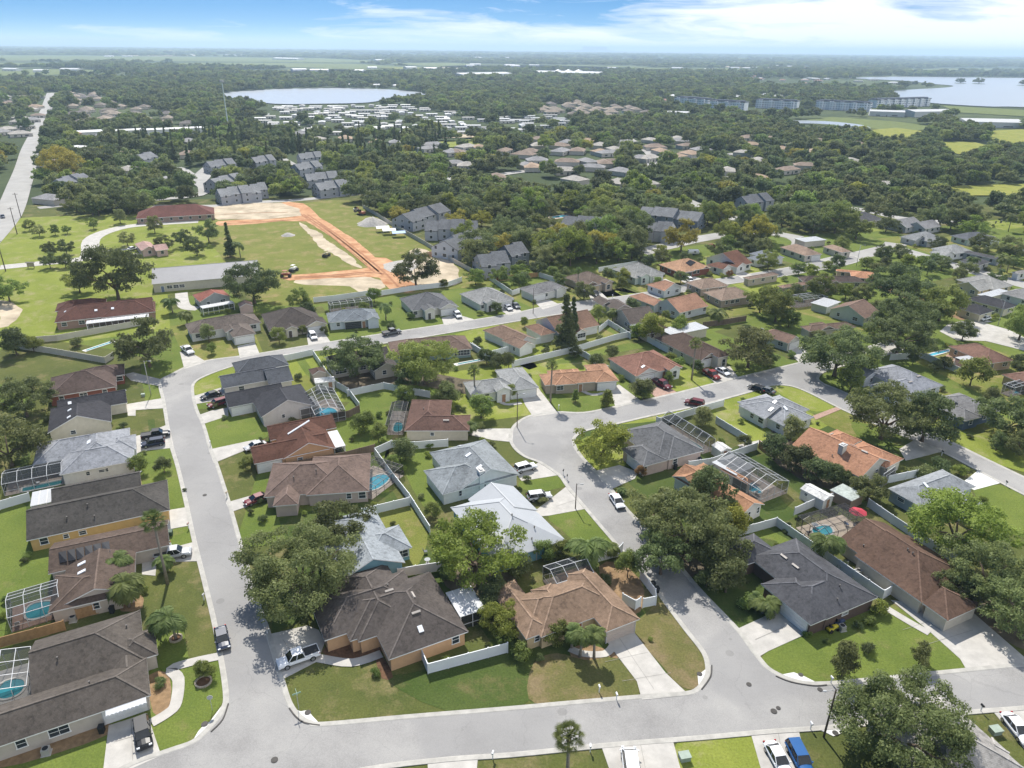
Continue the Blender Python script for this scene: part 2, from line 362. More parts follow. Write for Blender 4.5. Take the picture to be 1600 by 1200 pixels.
# ---- neighbourhood grass bed (everything near stands on it)
near = [at(*p) for p in [(-500, 470), (-420, 395), (0, 322), (640, 300), (1180, 330), (1600, 318), (2100, 330), (2300, 430)]] + [Vector((330, -40, 0)), Vector((-330, -40, 0))]
sheet('grass', near, GR['mid'], 0.0)
for nm, px in {
 'lush': [(-300, 640), (-300, 520), (0, 520), (300, 480), (700, 430), (1200, 370), (1700, 340), (2000, 700), (1600, 700), (1300, 650), (1000, 610), (700, 620), (300, 640)]}.items():
    patch('lawn', px, GR[nm], 0.004)  # farther lawns painted a brighter green, the backlit view put into the colour
for nm, px in [
 ('sun', [(-400, 560), (-200, 430), (0, 352), (40, 340), (210, 335), (262, 335), (330, 342), (345, 400), (362, 440), (250, 462), (180, 470), (85, 485), (80, 520), (0, 545)]),
 ('olive', [(330, 345), (520, 312), (570, 326), (640, 372), (770, 437), (700, 452), (610, 462), (430, 478), (372, 440), (345, 400)]),
 ('mid', [(0, 548), (60, 530), (230, 560), (150, 590), (75, 610), (0, 600)]),
 ('lush', [(1195, 1020), (1255, 995), (1310, 975), (1372, 945), (1395, 945), (1455, 985), (1513, 1045), (1350, 1063), (1292, 1069), (1240, 1062), (1200, 1045)]),
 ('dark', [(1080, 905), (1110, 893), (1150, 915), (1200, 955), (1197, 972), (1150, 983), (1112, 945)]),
 ('lush', [(0, 800), (40, 790), (45, 850), (78, 880), (75, 925), (0, 985)]),
 ('lush', [(222, 705), (271, 700), (292, 790), (238, 800), (224, 770)]),
 ('lush', [(318, 665), (352, 651), (400, 655), (418, 683), (330, 702)]),
 ('sun', [(300, 604), (330, 585), (362, 576), (365, 600), (330, 612), (308, 617)]),
 ('lush', [(622, 705), (665, 700), (692, 778), (662, 792)]),
 ('olive', [(585, 800), (637, 790), (668, 830), (655, 880), (625, 885)]),
 ('lush', [(552, 622), (605, 610), (630, 640), (600, 700), (540, 702), (525, 668)]),
 ('lush', [(857, 806), (917, 796), (962, 850), (912, 855), (880, 830)]),
 ('lush', [(812, 752), (850, 743), (875, 742), (888, 757), (848, 768), (818, 765)]),
 ('sun', [(898, 697), (920, 730), (945, 733), (985, 722), (975, 690), (930, 680)]),
 ('lush', [(843, 592), (867, 605), (890, 620), (962, 615), (985, 628), (912, 645), (872, 645), (850, 625)]),
 ('sun', [(1045, 588), (1070, 575), (1112, 599), (1056, 612)]),
 ('lush', [(946, 575), (995, 592), (1022, 605), (1020, 618), (990, 624), (962, 602)]),
 ('sun', [(962, 663), (1000, 652), (1095, 634), (1170, 614), (1198, 604), (1170, 625), (1090, 642), (1030, 657)]),
 ('sun', [(1112, 645), (1127, 640), (1195, 678), (1187, 695), (1160, 688)]),
 ('mid', [(1180, 722), (1262, 782), (1272, 800), (1232, 792)]),
 ('lush', [(1167, 842), (1200, 826), (1300, 892), (1262, 893), (1212, 845)]),
 ('olive', [(1275, 652), (1330, 641), (1428, 688), (1412, 698), (1350, 690)]),
 ('lush', [(1330, 660), (1375, 668), (1423, 690), (1405, 700), (1350, 690)]),
 ('sun', [(1490, 670), (1600, 702), (1600, 738), (1475, 690)]),
 ('lush', [(1520, 766), (1562, 758), (1600, 776), (1640, 830), (1575, 832)]),
 ('sun', [(1202, 601), (1240, 605), (1303, 633), (1275, 643), (1240, 628)]),
 ('sun', [(1060, 1157), (1175, 1147), (1225, 1230), (1070, 1230)]),
 ('lush', [(280, 1040), (340, 1032), (352, 1085), (330, 1120), (300, 1155), (255, 1175), (240, 1140), (282, 1105)]),
 ('olive', [(1003, 470), (1100, 510), (1010, 520)]),
 ('sun', [(1010, 478), (960, 455), (985, 458), (1040, 465)]),
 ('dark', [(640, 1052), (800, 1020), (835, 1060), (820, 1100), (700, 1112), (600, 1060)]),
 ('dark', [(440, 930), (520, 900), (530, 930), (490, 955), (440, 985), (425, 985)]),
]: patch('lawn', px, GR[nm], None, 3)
for nm, px in [
 ('dry', [(832, 1035), (870, 1020), (915, 1032), (965, 1030), (998, 1090), (880, 1101), (825, 1092)]),
 ('dry', [(988, 985), (1003, 965), (1032, 942), (1052, 960), (1088, 1004), (1106, 1045), (1092, 1076), (1062, 1070), (1035, 1040)]),
]: patch('lawn', px, GR[nm], None, 3, .35)
for nm, px in [
 ('bed', [(935, 885), (965, 878), (1000, 905), (1006, 940), (988, 962), (950, 930)]),
 ('bed', [(890, 1018), (905, 1032), (962, 1030), (968, 1022), (940, 1012), (912, 1006)]),
 ('bed', [(986, 980), (1003, 978), (1013, 992), (1005, 1000), (992, 998)]),
 ('bed', [(233, 1055), (264, 1052), (266, 1105), (245, 1118), (236, 1100)]),
 ('bed', [(0, 1178), (100, 1150), (165, 1128), (170, 1147), (80, 1180), (0, 1200)]),
 ('mulch', [(508, 1012), (552, 998), (558, 1015), (595, 1010), (595, 1020), (550, 1030), (510, 1025)]),
 ('mulch', [(588, 1030), (600, 1030), (614, 1058), (597, 1060)]),
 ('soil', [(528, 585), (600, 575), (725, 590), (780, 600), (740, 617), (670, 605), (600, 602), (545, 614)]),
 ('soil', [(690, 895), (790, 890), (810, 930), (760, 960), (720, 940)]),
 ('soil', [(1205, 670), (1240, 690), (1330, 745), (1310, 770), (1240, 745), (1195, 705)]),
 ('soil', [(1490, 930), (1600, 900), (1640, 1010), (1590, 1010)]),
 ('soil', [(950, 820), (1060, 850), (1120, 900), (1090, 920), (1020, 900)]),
 ('bed', [(180, 930), (218, 925), (222, 950), (190, 955)]),
 ('bed', [(1185, 935), (1215, 945), (1200, 960), (1180, 950)]),
 ('bed', [(1300, 420), (1500, 500), (1480, 480)]),
 ('bed', [(1495, 485), (1525, 493), (1520, 500), (1500, 495)]),
 ('sand', [(332, 324), (440, 317), (470, 337), (340, 344)]),
 ('sand', [(468, 350), (476, 350), (530, 388), (568, 418), (550, 414), (508, 390), (480, 366)]),
 ('sand', [(530, 356), (548, 362), (590, 394), (612, 412), (590, 402), (545, 372)]),
 ('sand', [(404, 402), (428, 400), (444, 424), (428, 432)]),
 ('sand', [(462, 409), (562, 411), (565, 421), (452, 428)]),
 ('sand', [(461, 436), (575, 431), (607, 449), (560, 458), (545, 448), (480, 446)]),
 ('sand', [(0, 470), (30, 485), (25, 500), (0, 512)]),
 ('orange', [(435, 317), (474, 318), (500, 340), (520, 351), (596, 408), (616, 430), (635, 450), (614, 453), (592, 434), (540, 434), (452, 438), (454, 430), (560, 421), (572, 412), (535, 385), (478, 346), (400, 350), (343, 353), (341, 346), (400, 342), (462, 338)]),
 ('orange', [(585, 402), (622, 412), (655, 452), (612, 454), (590, 430)]),
 ('sand', [(640, 392), (665, 390), (705, 408), (722, 440), (690, 448), (655, 446), (628, 424)]),
 ('gravel', [(600, 413), (640, 405), (660, 410), (640, 425), (612, 425)]),
 ('sand', [(675, 430), (690, 425), (722, 442), (700, 450), (680, 445)]),
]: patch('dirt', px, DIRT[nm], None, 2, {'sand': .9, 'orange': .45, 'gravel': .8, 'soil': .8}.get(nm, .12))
# ---- the street network near the camera, one sheet with rounded corners, and its kerb
NET = [(60, 1290), (190, 1205), (262, 1177), (303, 1162), (330, 1138), (352, 1108), (356, 1080), (345, 1010), (335, 960), (320, 900), (305, 840), (292, 780), (280, 730), (268, 690), (262, 655), (257, 625), (252, 605), (253, 594), (268, 586), (292, 574), (325, 564), (400, 554), (485, 540), (600, 522), (692, 508), (794, 492), (870, 476), (955, 466), (1040, 452), (1100, 440), (1200, 424), (1290, 408), (1330, 400),
 (1340, 408), (1300, 418), (1200, 435), (1097, 450), (990, 474), (917, 485), (865, 492), (775, 507), (687, 522), (600, 536), (490, 548), (400, 561), (362, 572), (325, 585), (303, 597), (299, 612), (305, 640), (316, 665), (327, 702), (336, 725), (355, 785), (376, 860), (400, 942), (417, 992), (437, 1062), (450, 1102), (466, 1123), (482, 1132), (505, 1135),
 (640, 1123), (800, 1110), (875, 1103), (1000, 1092), (1070, 1087), (1092, 1080), (1106, 1062), (1109, 1045), (1102, 1020), (1075, 985), (1050, 952), (1015, 905), (965, 850), (917, 794), (890, 762), (875, 742), (845, 722), (822, 713), (806, 700), (799, 685), (802, 671), (812, 660), (832, 650), (870, 645), (912, 646), (960, 637), (1050, 617), (1150, 592), (1200, 580), (1257, 566), (1330, 549), (1400, 534),
 (1408, 546), (1345, 564), (1292, 578), (1276, 590), (1285, 600), (1310, 610), (1380, 642), (1462, 680), (1537, 717), (1600, 747), (1760, 820), (1760, 850), (1600, 772), (1530, 735), (1460, 699), (1412, 681), (1345, 652), (1310, 636), (1262, 612), (1232, 602), (1200, 602), (1170, 612), (1095, 632), (1012, 650), (960, 662), (915, 672), (896, 683), (896, 697), (905, 712), (925, 734), (952, 764), (980, 800), (1030, 850), (1080, 910), (1107, 940), (1150, 985), (1182, 1028), (1205, 1051), (1250, 1069), (1292, 1071),
 (1350, 1066), (1460, 1055), (1600, 1041), (1900, 1012), (1900, 1080), (1600, 1104), (1500, 1112), (1310, 1133), (1200, 1141), (1100, 1150), (950, 1162), (800, 1177), (700, 1184), (570, 1200), (420, 1235), (300, 1300)]
netw = smooth([at(*p) for p in NET], 4)
sheet('road', netw, ASPH, 0.055)
kb = MB(); n = len(netw)
area = sum(netw[i].x * netw[(i + 1) % n].y - netw[(i + 1) % n].x * netw[i].y for i in range(n))
ofs = offset_line(netw, -0.62 if area > 0 else 0.62, True)
inn = offset_line(netw, 0.12 if area > 0 else -0.12, True)
for i in range(n):
    j = (i + 1) % n
    a, b, c, d = inn[i], inn[j], ofs[j], ofs[i]
    kb.face([Vector((p.x, p.y, zz)) for p, zz in ((d, .12), (c, .12), (netw[j], .115), (netw[i], .115))])
    kb.face([Vector((p.x, p.y, zz)) for p, zz in ((netw[i], .115), (netw[j], .115), (b, .058), (a, .058))])
    kb.face([Vector((p.x, p.y, zz)) for p, zz in ((d, .12), (d, .0), (c, .0), (c, .12))])
tag(kb.build('kerb', mat('kerb_concrete', (.40, .385, .35), .9, .18, .8, .2, world=True, detail=8)), kind='structure')
ROADS.append((netw, 5.0))
NETPX = [tuple(p) for p in topx([(p.x, p.y, 0) for p in netw])]
# ---- driveways and walks
DRV = []
for m_, px in [
 (CONC, [(170, 1134), (230, 1115), (237, 1136), (252, 1181), (205, 1202), (160, 1215)]),
 (CONC, [(222, 872), (262, 858), (304, 847), (312, 877), (245, 879), (243, 900), (222, 898)]),
 (CONC, [(217, 805), (291, 793), (299, 821), (250, 830), (220, 822)]),
 (CONC, [(226, 775), (237, 776), (239, 799), (225, 803)]),
 (CONC, [(207, 683), (220, 680), (264, 663), (272, 700), (222, 705), (208, 712)]),
 (CONC, [(198, 632), (257, 622), (260, 638), (212, 641), (212, 650), (200, 650)]),
 (ASPH, [(195, 585), (208, 582), (256, 594), (252, 604), (205, 595)]),
 (CONC, [(300, 620), (345, 606), (360, 608), (345, 625), (303, 632)]),
 (CONC, [(308, 650), (330, 642), (356, 637), (357, 650), (317, 663)]),
 (CONC, [(326, 703), (400, 687), (405, 695), (334, 724)]),
 (CONC, [(353, 786), (402, 772), (410, 783), (360, 801)]),
 (CONC, [(415, 993), (480, 978), (498, 985), (508, 1003), (500, 1024), (497, 1033), (437, 1064)]),
 (CONC, [(946, 1000), (988, 985), (1002, 1003), (1040, 1052), (1077, 1087), (1003, 1094), (995, 1065), (962, 1022)]),
 (CONC, [(832, 808), (838, 797), (888, 758), (918, 795), (857, 806)]),
 (CONC, [(808, 742), (845, 721), (877, 742), (815, 752)]),
 (CONC, [(735, 672), (770, 670), (802, 670), (801, 691), (770, 688), (735, 680)]),
 (CONC, [(812, 612), (840, 605), (845, 612), (872, 646), (833, 652), (820, 632)]),
 (CONC, [(953, 608), (967, 601), (1002, 627), (962, 638)]),
 (DIRT['paver'], [(1016, 598), (1027, 594), (1057, 613), (1024, 621), (1010, 608)]),
 (CONC, [(1098, 582), (1140, 572), (1154, 591), (1120, 601)]),
 (CONC, [(931, 736), (968, 727), (997, 738), (992, 748), (952, 766)]),
 (CONC, [(1150, 984), (1198, 962), (1217, 940), (1268, 978), (1255, 993), (1200, 1018), (1182, 1029)]),
 (CONC, [(1392, 938), (1440, 945), (1470, 952), (1500, 940), (1600, 1027), (1600, 1041), (1512, 1050), (1500, 1030), (1450, 985)]),
 (DIRT['white'], [(1500, 757), (1530, 734), (1563, 755), (1522, 766)]),
 (CONC, [(1405, 702), (1428, 688), (1440, 690), (1473, 705), (1440, 714), (1415, 720)]),
 (DIRT['paver'], [(1270, 650), (1310, 635), (1314, 640), (1275, 656)]),
 (CONC, [(938, 1162), (1050, 1153), (1064, 1205), (1058, 1240), (965, 1240)]),
 (CONC, [(1172, 1143), (1247, 1138), (1262, 1200), (1270, 1240), (1200, 1240)]),
 (CONC, [(1548, 1108), (1602, 1103), (1660, 1160), (1650, 1230)]),
 (CONC, [(668, 1187), (747, 1180), (742, 1240), (670, 1240)]),
 (CONC, [(371, 541), (398, 535), (406, 554), (375, 560)]),
 (CONC, [(281, 550), (300, 552), (323, 566), (288, 577)]),
 (CONC, [(478, 518), (505, 518), (516, 534), (482, 541)]),
 (CONC, [(690, 497), (712, 491), (743, 500), (694, 509)]),
 (CONC, [(775, 480), (800, 472), (816, 488), (794, 493)]),
 (CONC, [(835, 472), (858, 468), (874, 476), (848, 484)]),
 (CONC, [(918, 456), (935, 453), (951, 468), (925, 472)]),
 (CONC, [(1028, 440), (1040, 436), (1066, 448), (1045, 453)]),
 (CONC, [(1060, 437), (1085, 432), (1108, 440), (1078, 447)]),
 (CONC, [(1143, 425), (1157, 422), (1176, 431), (1160, 436)]),
 (CONC, [(1228, 547), (1256, 541), (1268, 563), (1250, 568)]),
 (CONC, [(1458, 708), (1460, 700), (1470, 700), (1472, 706)]),
 (DIRT['white'], [(300, 1160), (310, 1143), (318, 1134), (328, 1128), (346, 1104), (341, 1122), (322, 1146)]),
 (DIRT['white'], [(452, 1106), (470, 1112), (481, 1110), (488, 1119), (503, 1135), (480, 1131), (462, 1121)]),
 (DIRT['white'], [(1090, 1056), (1110, 1040), (1107, 1062), (1092, 1078)]),
 (DIRT['white'], [(1219, 1055), (1240, 1051), (1256, 1057), (1282, 1070), (1250, 1069)]),
 (DIRT['white'], [(1268, 1136), (1312, 1133), (1315, 1146), (1302, 1151), (1290, 1145)]),
 (CONC, [(1468, 518), (1480, 508), (1500, 502), (1530, 503), (1575, 515), (1605, 530), (1660, 560), (1600, 548), (1540, 533), (1495, 532)]),
 (CONC, [(1360, 540), (1395, 530), (1400, 545), (1370, 560)]),
 (CONC, [(1510, 497), (1530, 496), (1550, 503), (1520, 506)]),
 (DIRT['paver'], [(1478, 555), (1500, 548), (1520, 570), (1500, 580), (1480, 575)]),
]:
    DRV.append(px); P = [at(*p) for p in px]; ZL[0] += 1; zt = 0.07 + 0.004 * (ZL[0] % 7); mb = MB()
    tris = tessellate_polygon([[Vector((p.x, p.y, 0)) for p in P]])
    top = [Vector((p.x, p.y, zt)) for p in P]
    mb.add(top, [t if (top[t[1]] - top[t[0]]).cross(top[t[2]] - top[t[0]]).z > 0 else (t[0], t[2], t[1]) for t in tris])
    for i in range(len(P)):
        j = (i + 1) % len(P); mb.face([top[i], top[j], top[j] - Vector((0, 0, zt)), top[i] - Vector((0, 0, zt))])
    # expansion joints
    tag(mb.build('driveway', m_), kind='structure')
JOINT = mat('joint_line', (.25, .24, .22), .9, .2, 1)
for a, b in [((945, 1035), (1012, 1020)), ((972, 1065), (1048, 1052)), ((968, 998), (1022, 1078)), ((442, 1000), (470, 1040)), ((178, 1160), (240, 1142)), ((205, 1125), (208, 1195)), ((1410, 985), (1470, 965)), ((1440, 1010), (1520, 985)), ((868, 792), (905, 780)), ((1180, 1000), (1225, 980)), ((1215, 1140), (1225, 1200)), ((1000, 1160), (1008, 1200))]:
    if a != b: strip('paving_joint', [a, b], 0.05, JOINT, 0.108, 0)
for px, wd in [([(237, 1130), (262, 1115), (275, 1100), (279, 1062), (268, 1046), (300, 1035), (342, 1026)], 1.5), ([(498, 1029), (550, 1036), (596, 1022)], 1.5), ([(1155, 698), (1190, 690)], 1.2), ([(905, 608), (925, 617), (955, 612)], 1.2),
 ([(890, 1014), (912, 1022), (945, 1022), (958, 1010)], 1.2), ([(1380, 948), (1420, 972), (1452, 990)], 1.3), ([(775, 622), (790, 632), (815, 630)], 1.2)]:
    strip('path', px, wd, CONC, 0.10)
for k_, px in enumerate([[(480, 335), (520, 362), (560, 392), (600, 425), (622, 448)], [(470, 335), (508, 362), (548, 394), (585, 425)], [(474, 335), (514, 362), (554, 393), (592, 425)], [(460, 433), (520, 430), (570, 426), (600, 428)], [(460, 435), (520, 432), (570, 428)], [(350, 350), (420, 346), (475, 342)], [(500, 350), (545, 385), (598, 430)], [(350, 335), (400, 333), (450, 332)]]):
    strip('wheel_rut', px, .7, mat('rut_soil', (.36, .18, .10), .95, .25, .5, .1, world=True), .145, 4)
# ---- roads further off
def road(px, wd, m_=None): strip('road', px, wd, m_ or mat('pale_road', (.34, .33, .31), .9, .15, .1, .2, world=True, detail=8))
road([(-60, 415), (0, 352), (17, 325), (30, 290), (40, 262), (48, 232), (62, 200), (72, 172), (80, 145)], 13)
strip('verge', [(36, 262), (46, 235), (58, 205)], 4, GR['sun'], 0.08)
road([(0, 418), (60, 412), (112, 407), (140, 400), (143, 375), (170, 361), (215, 352), (310, 346)], 7, CONC)
road([(140, 402), (155, 425), (225, 455), (300, 449), (352, 443)], 5, CONC)
road([(283, 455), (288, 478), (310, 482)], 4, CONC)
road([(157, 393), (215, 388)], 2.5, CONC); road([(157, 402), (222, 396)], 2.5, CONC)
road([(240, 322), (330, 322), (400, 316), (470, 312), (560, 303)], 7)
road([(60, 325), (130, 318), (240, 312), (320, 300), (290, 268), (275, 262)], 7)
road([(825, 372), (870, 372), (900, 362), (870, 350)], 12)
road([(1000, 395), (1040, 385), (1100, 372), (1180, 362), (1250, 372)], 9)
road([(1000, 310), (1060, 310), (1110, 330), (1160, 345)], 8)
road([(1130, 275), (1180, 285), (1230, 300), (1290, 318), (1360, 330), (1440, 345), (1600, 350)], 9)
road([(1255, 420), (1300, 408), (1345, 398), (1390, 387), (1400, 380)], 9)
road([(1390, 385), (1440, 400), (1490, 415), (1600, 445), (1700, 470)], 9)
road([(1240, 372), (1250, 380), (1240, 400)], 7)
road([(560, 302), (640, 285), (760, 275), (860, 262), (960, 252), (1060, 248), (1150, 240)], 9)
road([(700, 232), (740, 240), (830, 262)], 7); road([(980, 215), (1010, 235), (1020, 250), (1010, 275)], 8); road([(330, 262), (300, 290)], 12); road([(420, 236), (480, 268), (560, 280)], 7)
patch('path', [(1415, 350), (1440, 345), (1470, 352), (1440, 358)], CONC)
# ---- water, fields
def watermat():
    m = bpy.data.materials.new('lake_water'); m.use_nodes = True; nt = m.node_tree; b = nt.nodes['Principled BSDF']
    b.inputs['Base Color'].default_value = (.34, .37, .40, 1); b.inputs['Roughness'].default_value = 0.3; b.inputs['IOR'].default_value = 1.33
    src = N(nt, 'ShaderNodeNewGeometry').outputs['Position']; n1 = N(nt, 'ShaderNodeTexNoise', i_Scale=0.25, i_Detail=6.0); L(nt, src, n1.inputs['Vector'])
    bp = N(nt, 'ShaderNodeBump', i_Strength=0.25, i_Distance=0.3); L(nt, n1.outputs[0], bp.inputs['Height']); L(nt, bp.outputs[0], b.inputs['Normal']); return m
WATER = watermat()
LAKES = [[(338, 149), (365, 144), (430, 140), (520, 138), (600, 140), (650, 144), (672, 148), (640, 150), (610, 154), (575, 161), (500, 163), (430, 163), (370, 156)],
 [(1330, 122), (1400, 120), (1500, 121), (1600, 122), (1760, 122), (1800, 178), (1600, 168), (1540, 167), (1450, 161), (1405, 153), (1385, 144), (1430, 140), (1480, 137), (1487, 134), (1450, 131), (1420, 127), (1360, 124)],
 [(1180, 188), (1250, 189), (1300, 191), (1345, 196), (1360, 202), (1335, 202), (1290, 195), (1230, 193)]]
for px in LAKES: patch('lake', px, WATER, 0.9 if px is LAKES[0] else 0.8, 4)
FIELDS = [[(1340, 205), (1400, 200), (1440, 205), (1430, 215), (1380, 215)], [(1540, 205), (1640, 200), (1700, 230), (1560, 226), (1545, 215)], [(1465, 222), (1520, 222), (1560, 232), (1500, 242), (1480, 236)], [(1482, 291), (1600, 288), (1750, 290), (1750, 308), (1600, 306), (1500, 306)],
 [(1210, 190), (1300, 183), (1400, 190), (1480, 200), (1420, 205), (1340, 200)], [(1470, 165), (1600, 172), (1700, 178), (1600, 182), (1500, 176)]]
for px in FIELDS[:4]: patch('field', px, DIRT['marsh'], 0.3)
for px in FIELDS[4:]: patch('field', px, DIRT['farfield'], 0.25)
FAR_FIELDS = [[(-200, 86), (120, 87), (300, 89), (500, 91), (620, 97), (520, 98), (200, 95), (-200, 93)], [(180, 99), (400, 98), (560, 100), (640, 105), (560, 107), (300, 103)], [(-200, 97), (120, 99), (60, 103), (-200, 103)], [(600, 99), (700, 98), (760, 101), (680, 104)], [(1000, 109), (1045, 109), (1050, 111), (1000, 111)], [(1400, 108), (1700, 108), (1700, 110), (1450, 110)]]
for px in FAR_FIELDS: patch('field', px, DIRT['farfield'], 0.6)
patch('field', [(684, 222), (735, 218), (750, 226), (700, 231)], GR['sun'], 0.3)
patch('field', [(352, 186), (385, 185), (390, 195), (355, 198)], GR['sun'], 0.3)
patch('field', [(680, 208), (745, 206), (752, 215), (690, 216)], DIRT['sand'], 0.28)
# ================================================================== BUILDERS
from mathutils.bvhtree import BVHTree
FOOT = []      # footprints (corner list, world) that trees must keep off
WCACHE = {}
def ray_from(px):
    p = at(px[0], px[1], 0.0); o = Vector((0, 0, H)); return o, (p - o).normalized()
def window_mesh(w_, h_, kind='window', fm=None):
    key = (round(w_, 2), round(h_, 2), kind, fm.name if fm else '')
    if key in WCACHE: return WCACHE[key]
    fr = MB(); t = 0.09
    for c, s in (((0, -.03, h_ / 2 - t / 2), (w_, .10, t)), ((0, -.03, -h_ / 2 + t / 2), (w_ + .12, .14, t)), ((-w_ / 2 + t / 2, -.03, 0), (t, .096, h_ - 2 * t)), ((w_ / 2 - t / 2, -.03, 0), (t, .096, h_ - 2 * t))): fr.box(c, s)
    fr.box((0, -.035, 0), (w_ - 2 * t, .05, .045))
    if w_ > 1.3:
        k = int(w_ / 0.85)
        for i in range(1, k): fr.box((-w_ / 2 + w_ * i / k, -.036, 0), (.045, .055, h_ - 2 * t))
    pn = MB(); pn.box((0, -.012, 0), (w_ - t, .012, h_ - t))
    def me(mb, mt, nm):
        q = bpy.data.meshes.new(nm); q.from_pydata(mb.v, [], mb.f); q.materials.append(mt); q.update(); return q
    WCACHE[key] = (me(fr, fm or WHITE, 'window'), me(pn, GLASS, 'pane')); return WCACHE[key]
def place(name, me, parent, loc, ang):
    o = bpy.data.objects.new(name, me); col.objects.link(o); o.parent = parent; o.location = loc; o.rotation_euler = (0, 0, ang); KIDS.setdefault(parent.name, []).append(o); return o
GDC = {}
def garage_mesh(w_, h_, rgb):
    k = (w_, h_, rgb)
    if k in GDC: return GDC[k]
    mb = MB(); rows = 4
    for i in range(rows): mb.box((0, -.05, -h_ / 2 + h_ * (i + .5) / rows), (w_, .06, h_ / rows - .04), 0)
    mb.box((0, -.02, 0), (w_ - .04, .05, h_ - .02), 1)
    for x in (-w_ / 2 - .06, w_ / 2 + .06): mb.box((x, -.06, 0), (.12, .12, h_), 1)
    mb.box((0, -.06, h_ / 2 + .06), (w_ + .24, .12, .12), 1)
    q = bpy.data.meshes.new('garage_door'); q.from_pydata(mb.v, [], mb.f); q.materials.append(mat('garage_%d_%d' % (int(rgb[0] * 99), int(rgb[2] * 99)), rgb, .6, .04)); q.materials.append(mat('panel_gap', (.45, .45, .44), .7, .05)); q.polygons.foreach_set('material_index', mb.m); q.update(); GDC[k] = q; return q
def door_mesh(rgb):
    k = ('door', rgb)
    if k in GDC: return GDC[k]
    mb = MB(); mb.box((0, -.03, 0), (.95, .06, 2.05), 0); mb.box((-.52, -.05, 0), (.1, .1, 2.1), 1); mb.box((.52, -.05, 0), (.1, .1, 2.1), 1); mb.box((0, -.05, 1.08), (1.14, .1, .1), 1); mb.box((.36, -.08, -.05), (.05, .05, .16), 1)
    q = bpy.data.meshes.new('door'); q.from_pydata(mb.v, [], mb.f); q.materials.append(mat('door_%d_%d_%d' % tuple(int(c * 99) for c in rgb), rgb, .5, .05)); q.materials.append(WHITE); q.polygons.foreach_set('material_index', mb.m); q.update(); GDC[k] = q; return q
OV = 0.42
HN = [0]; HLAB = []
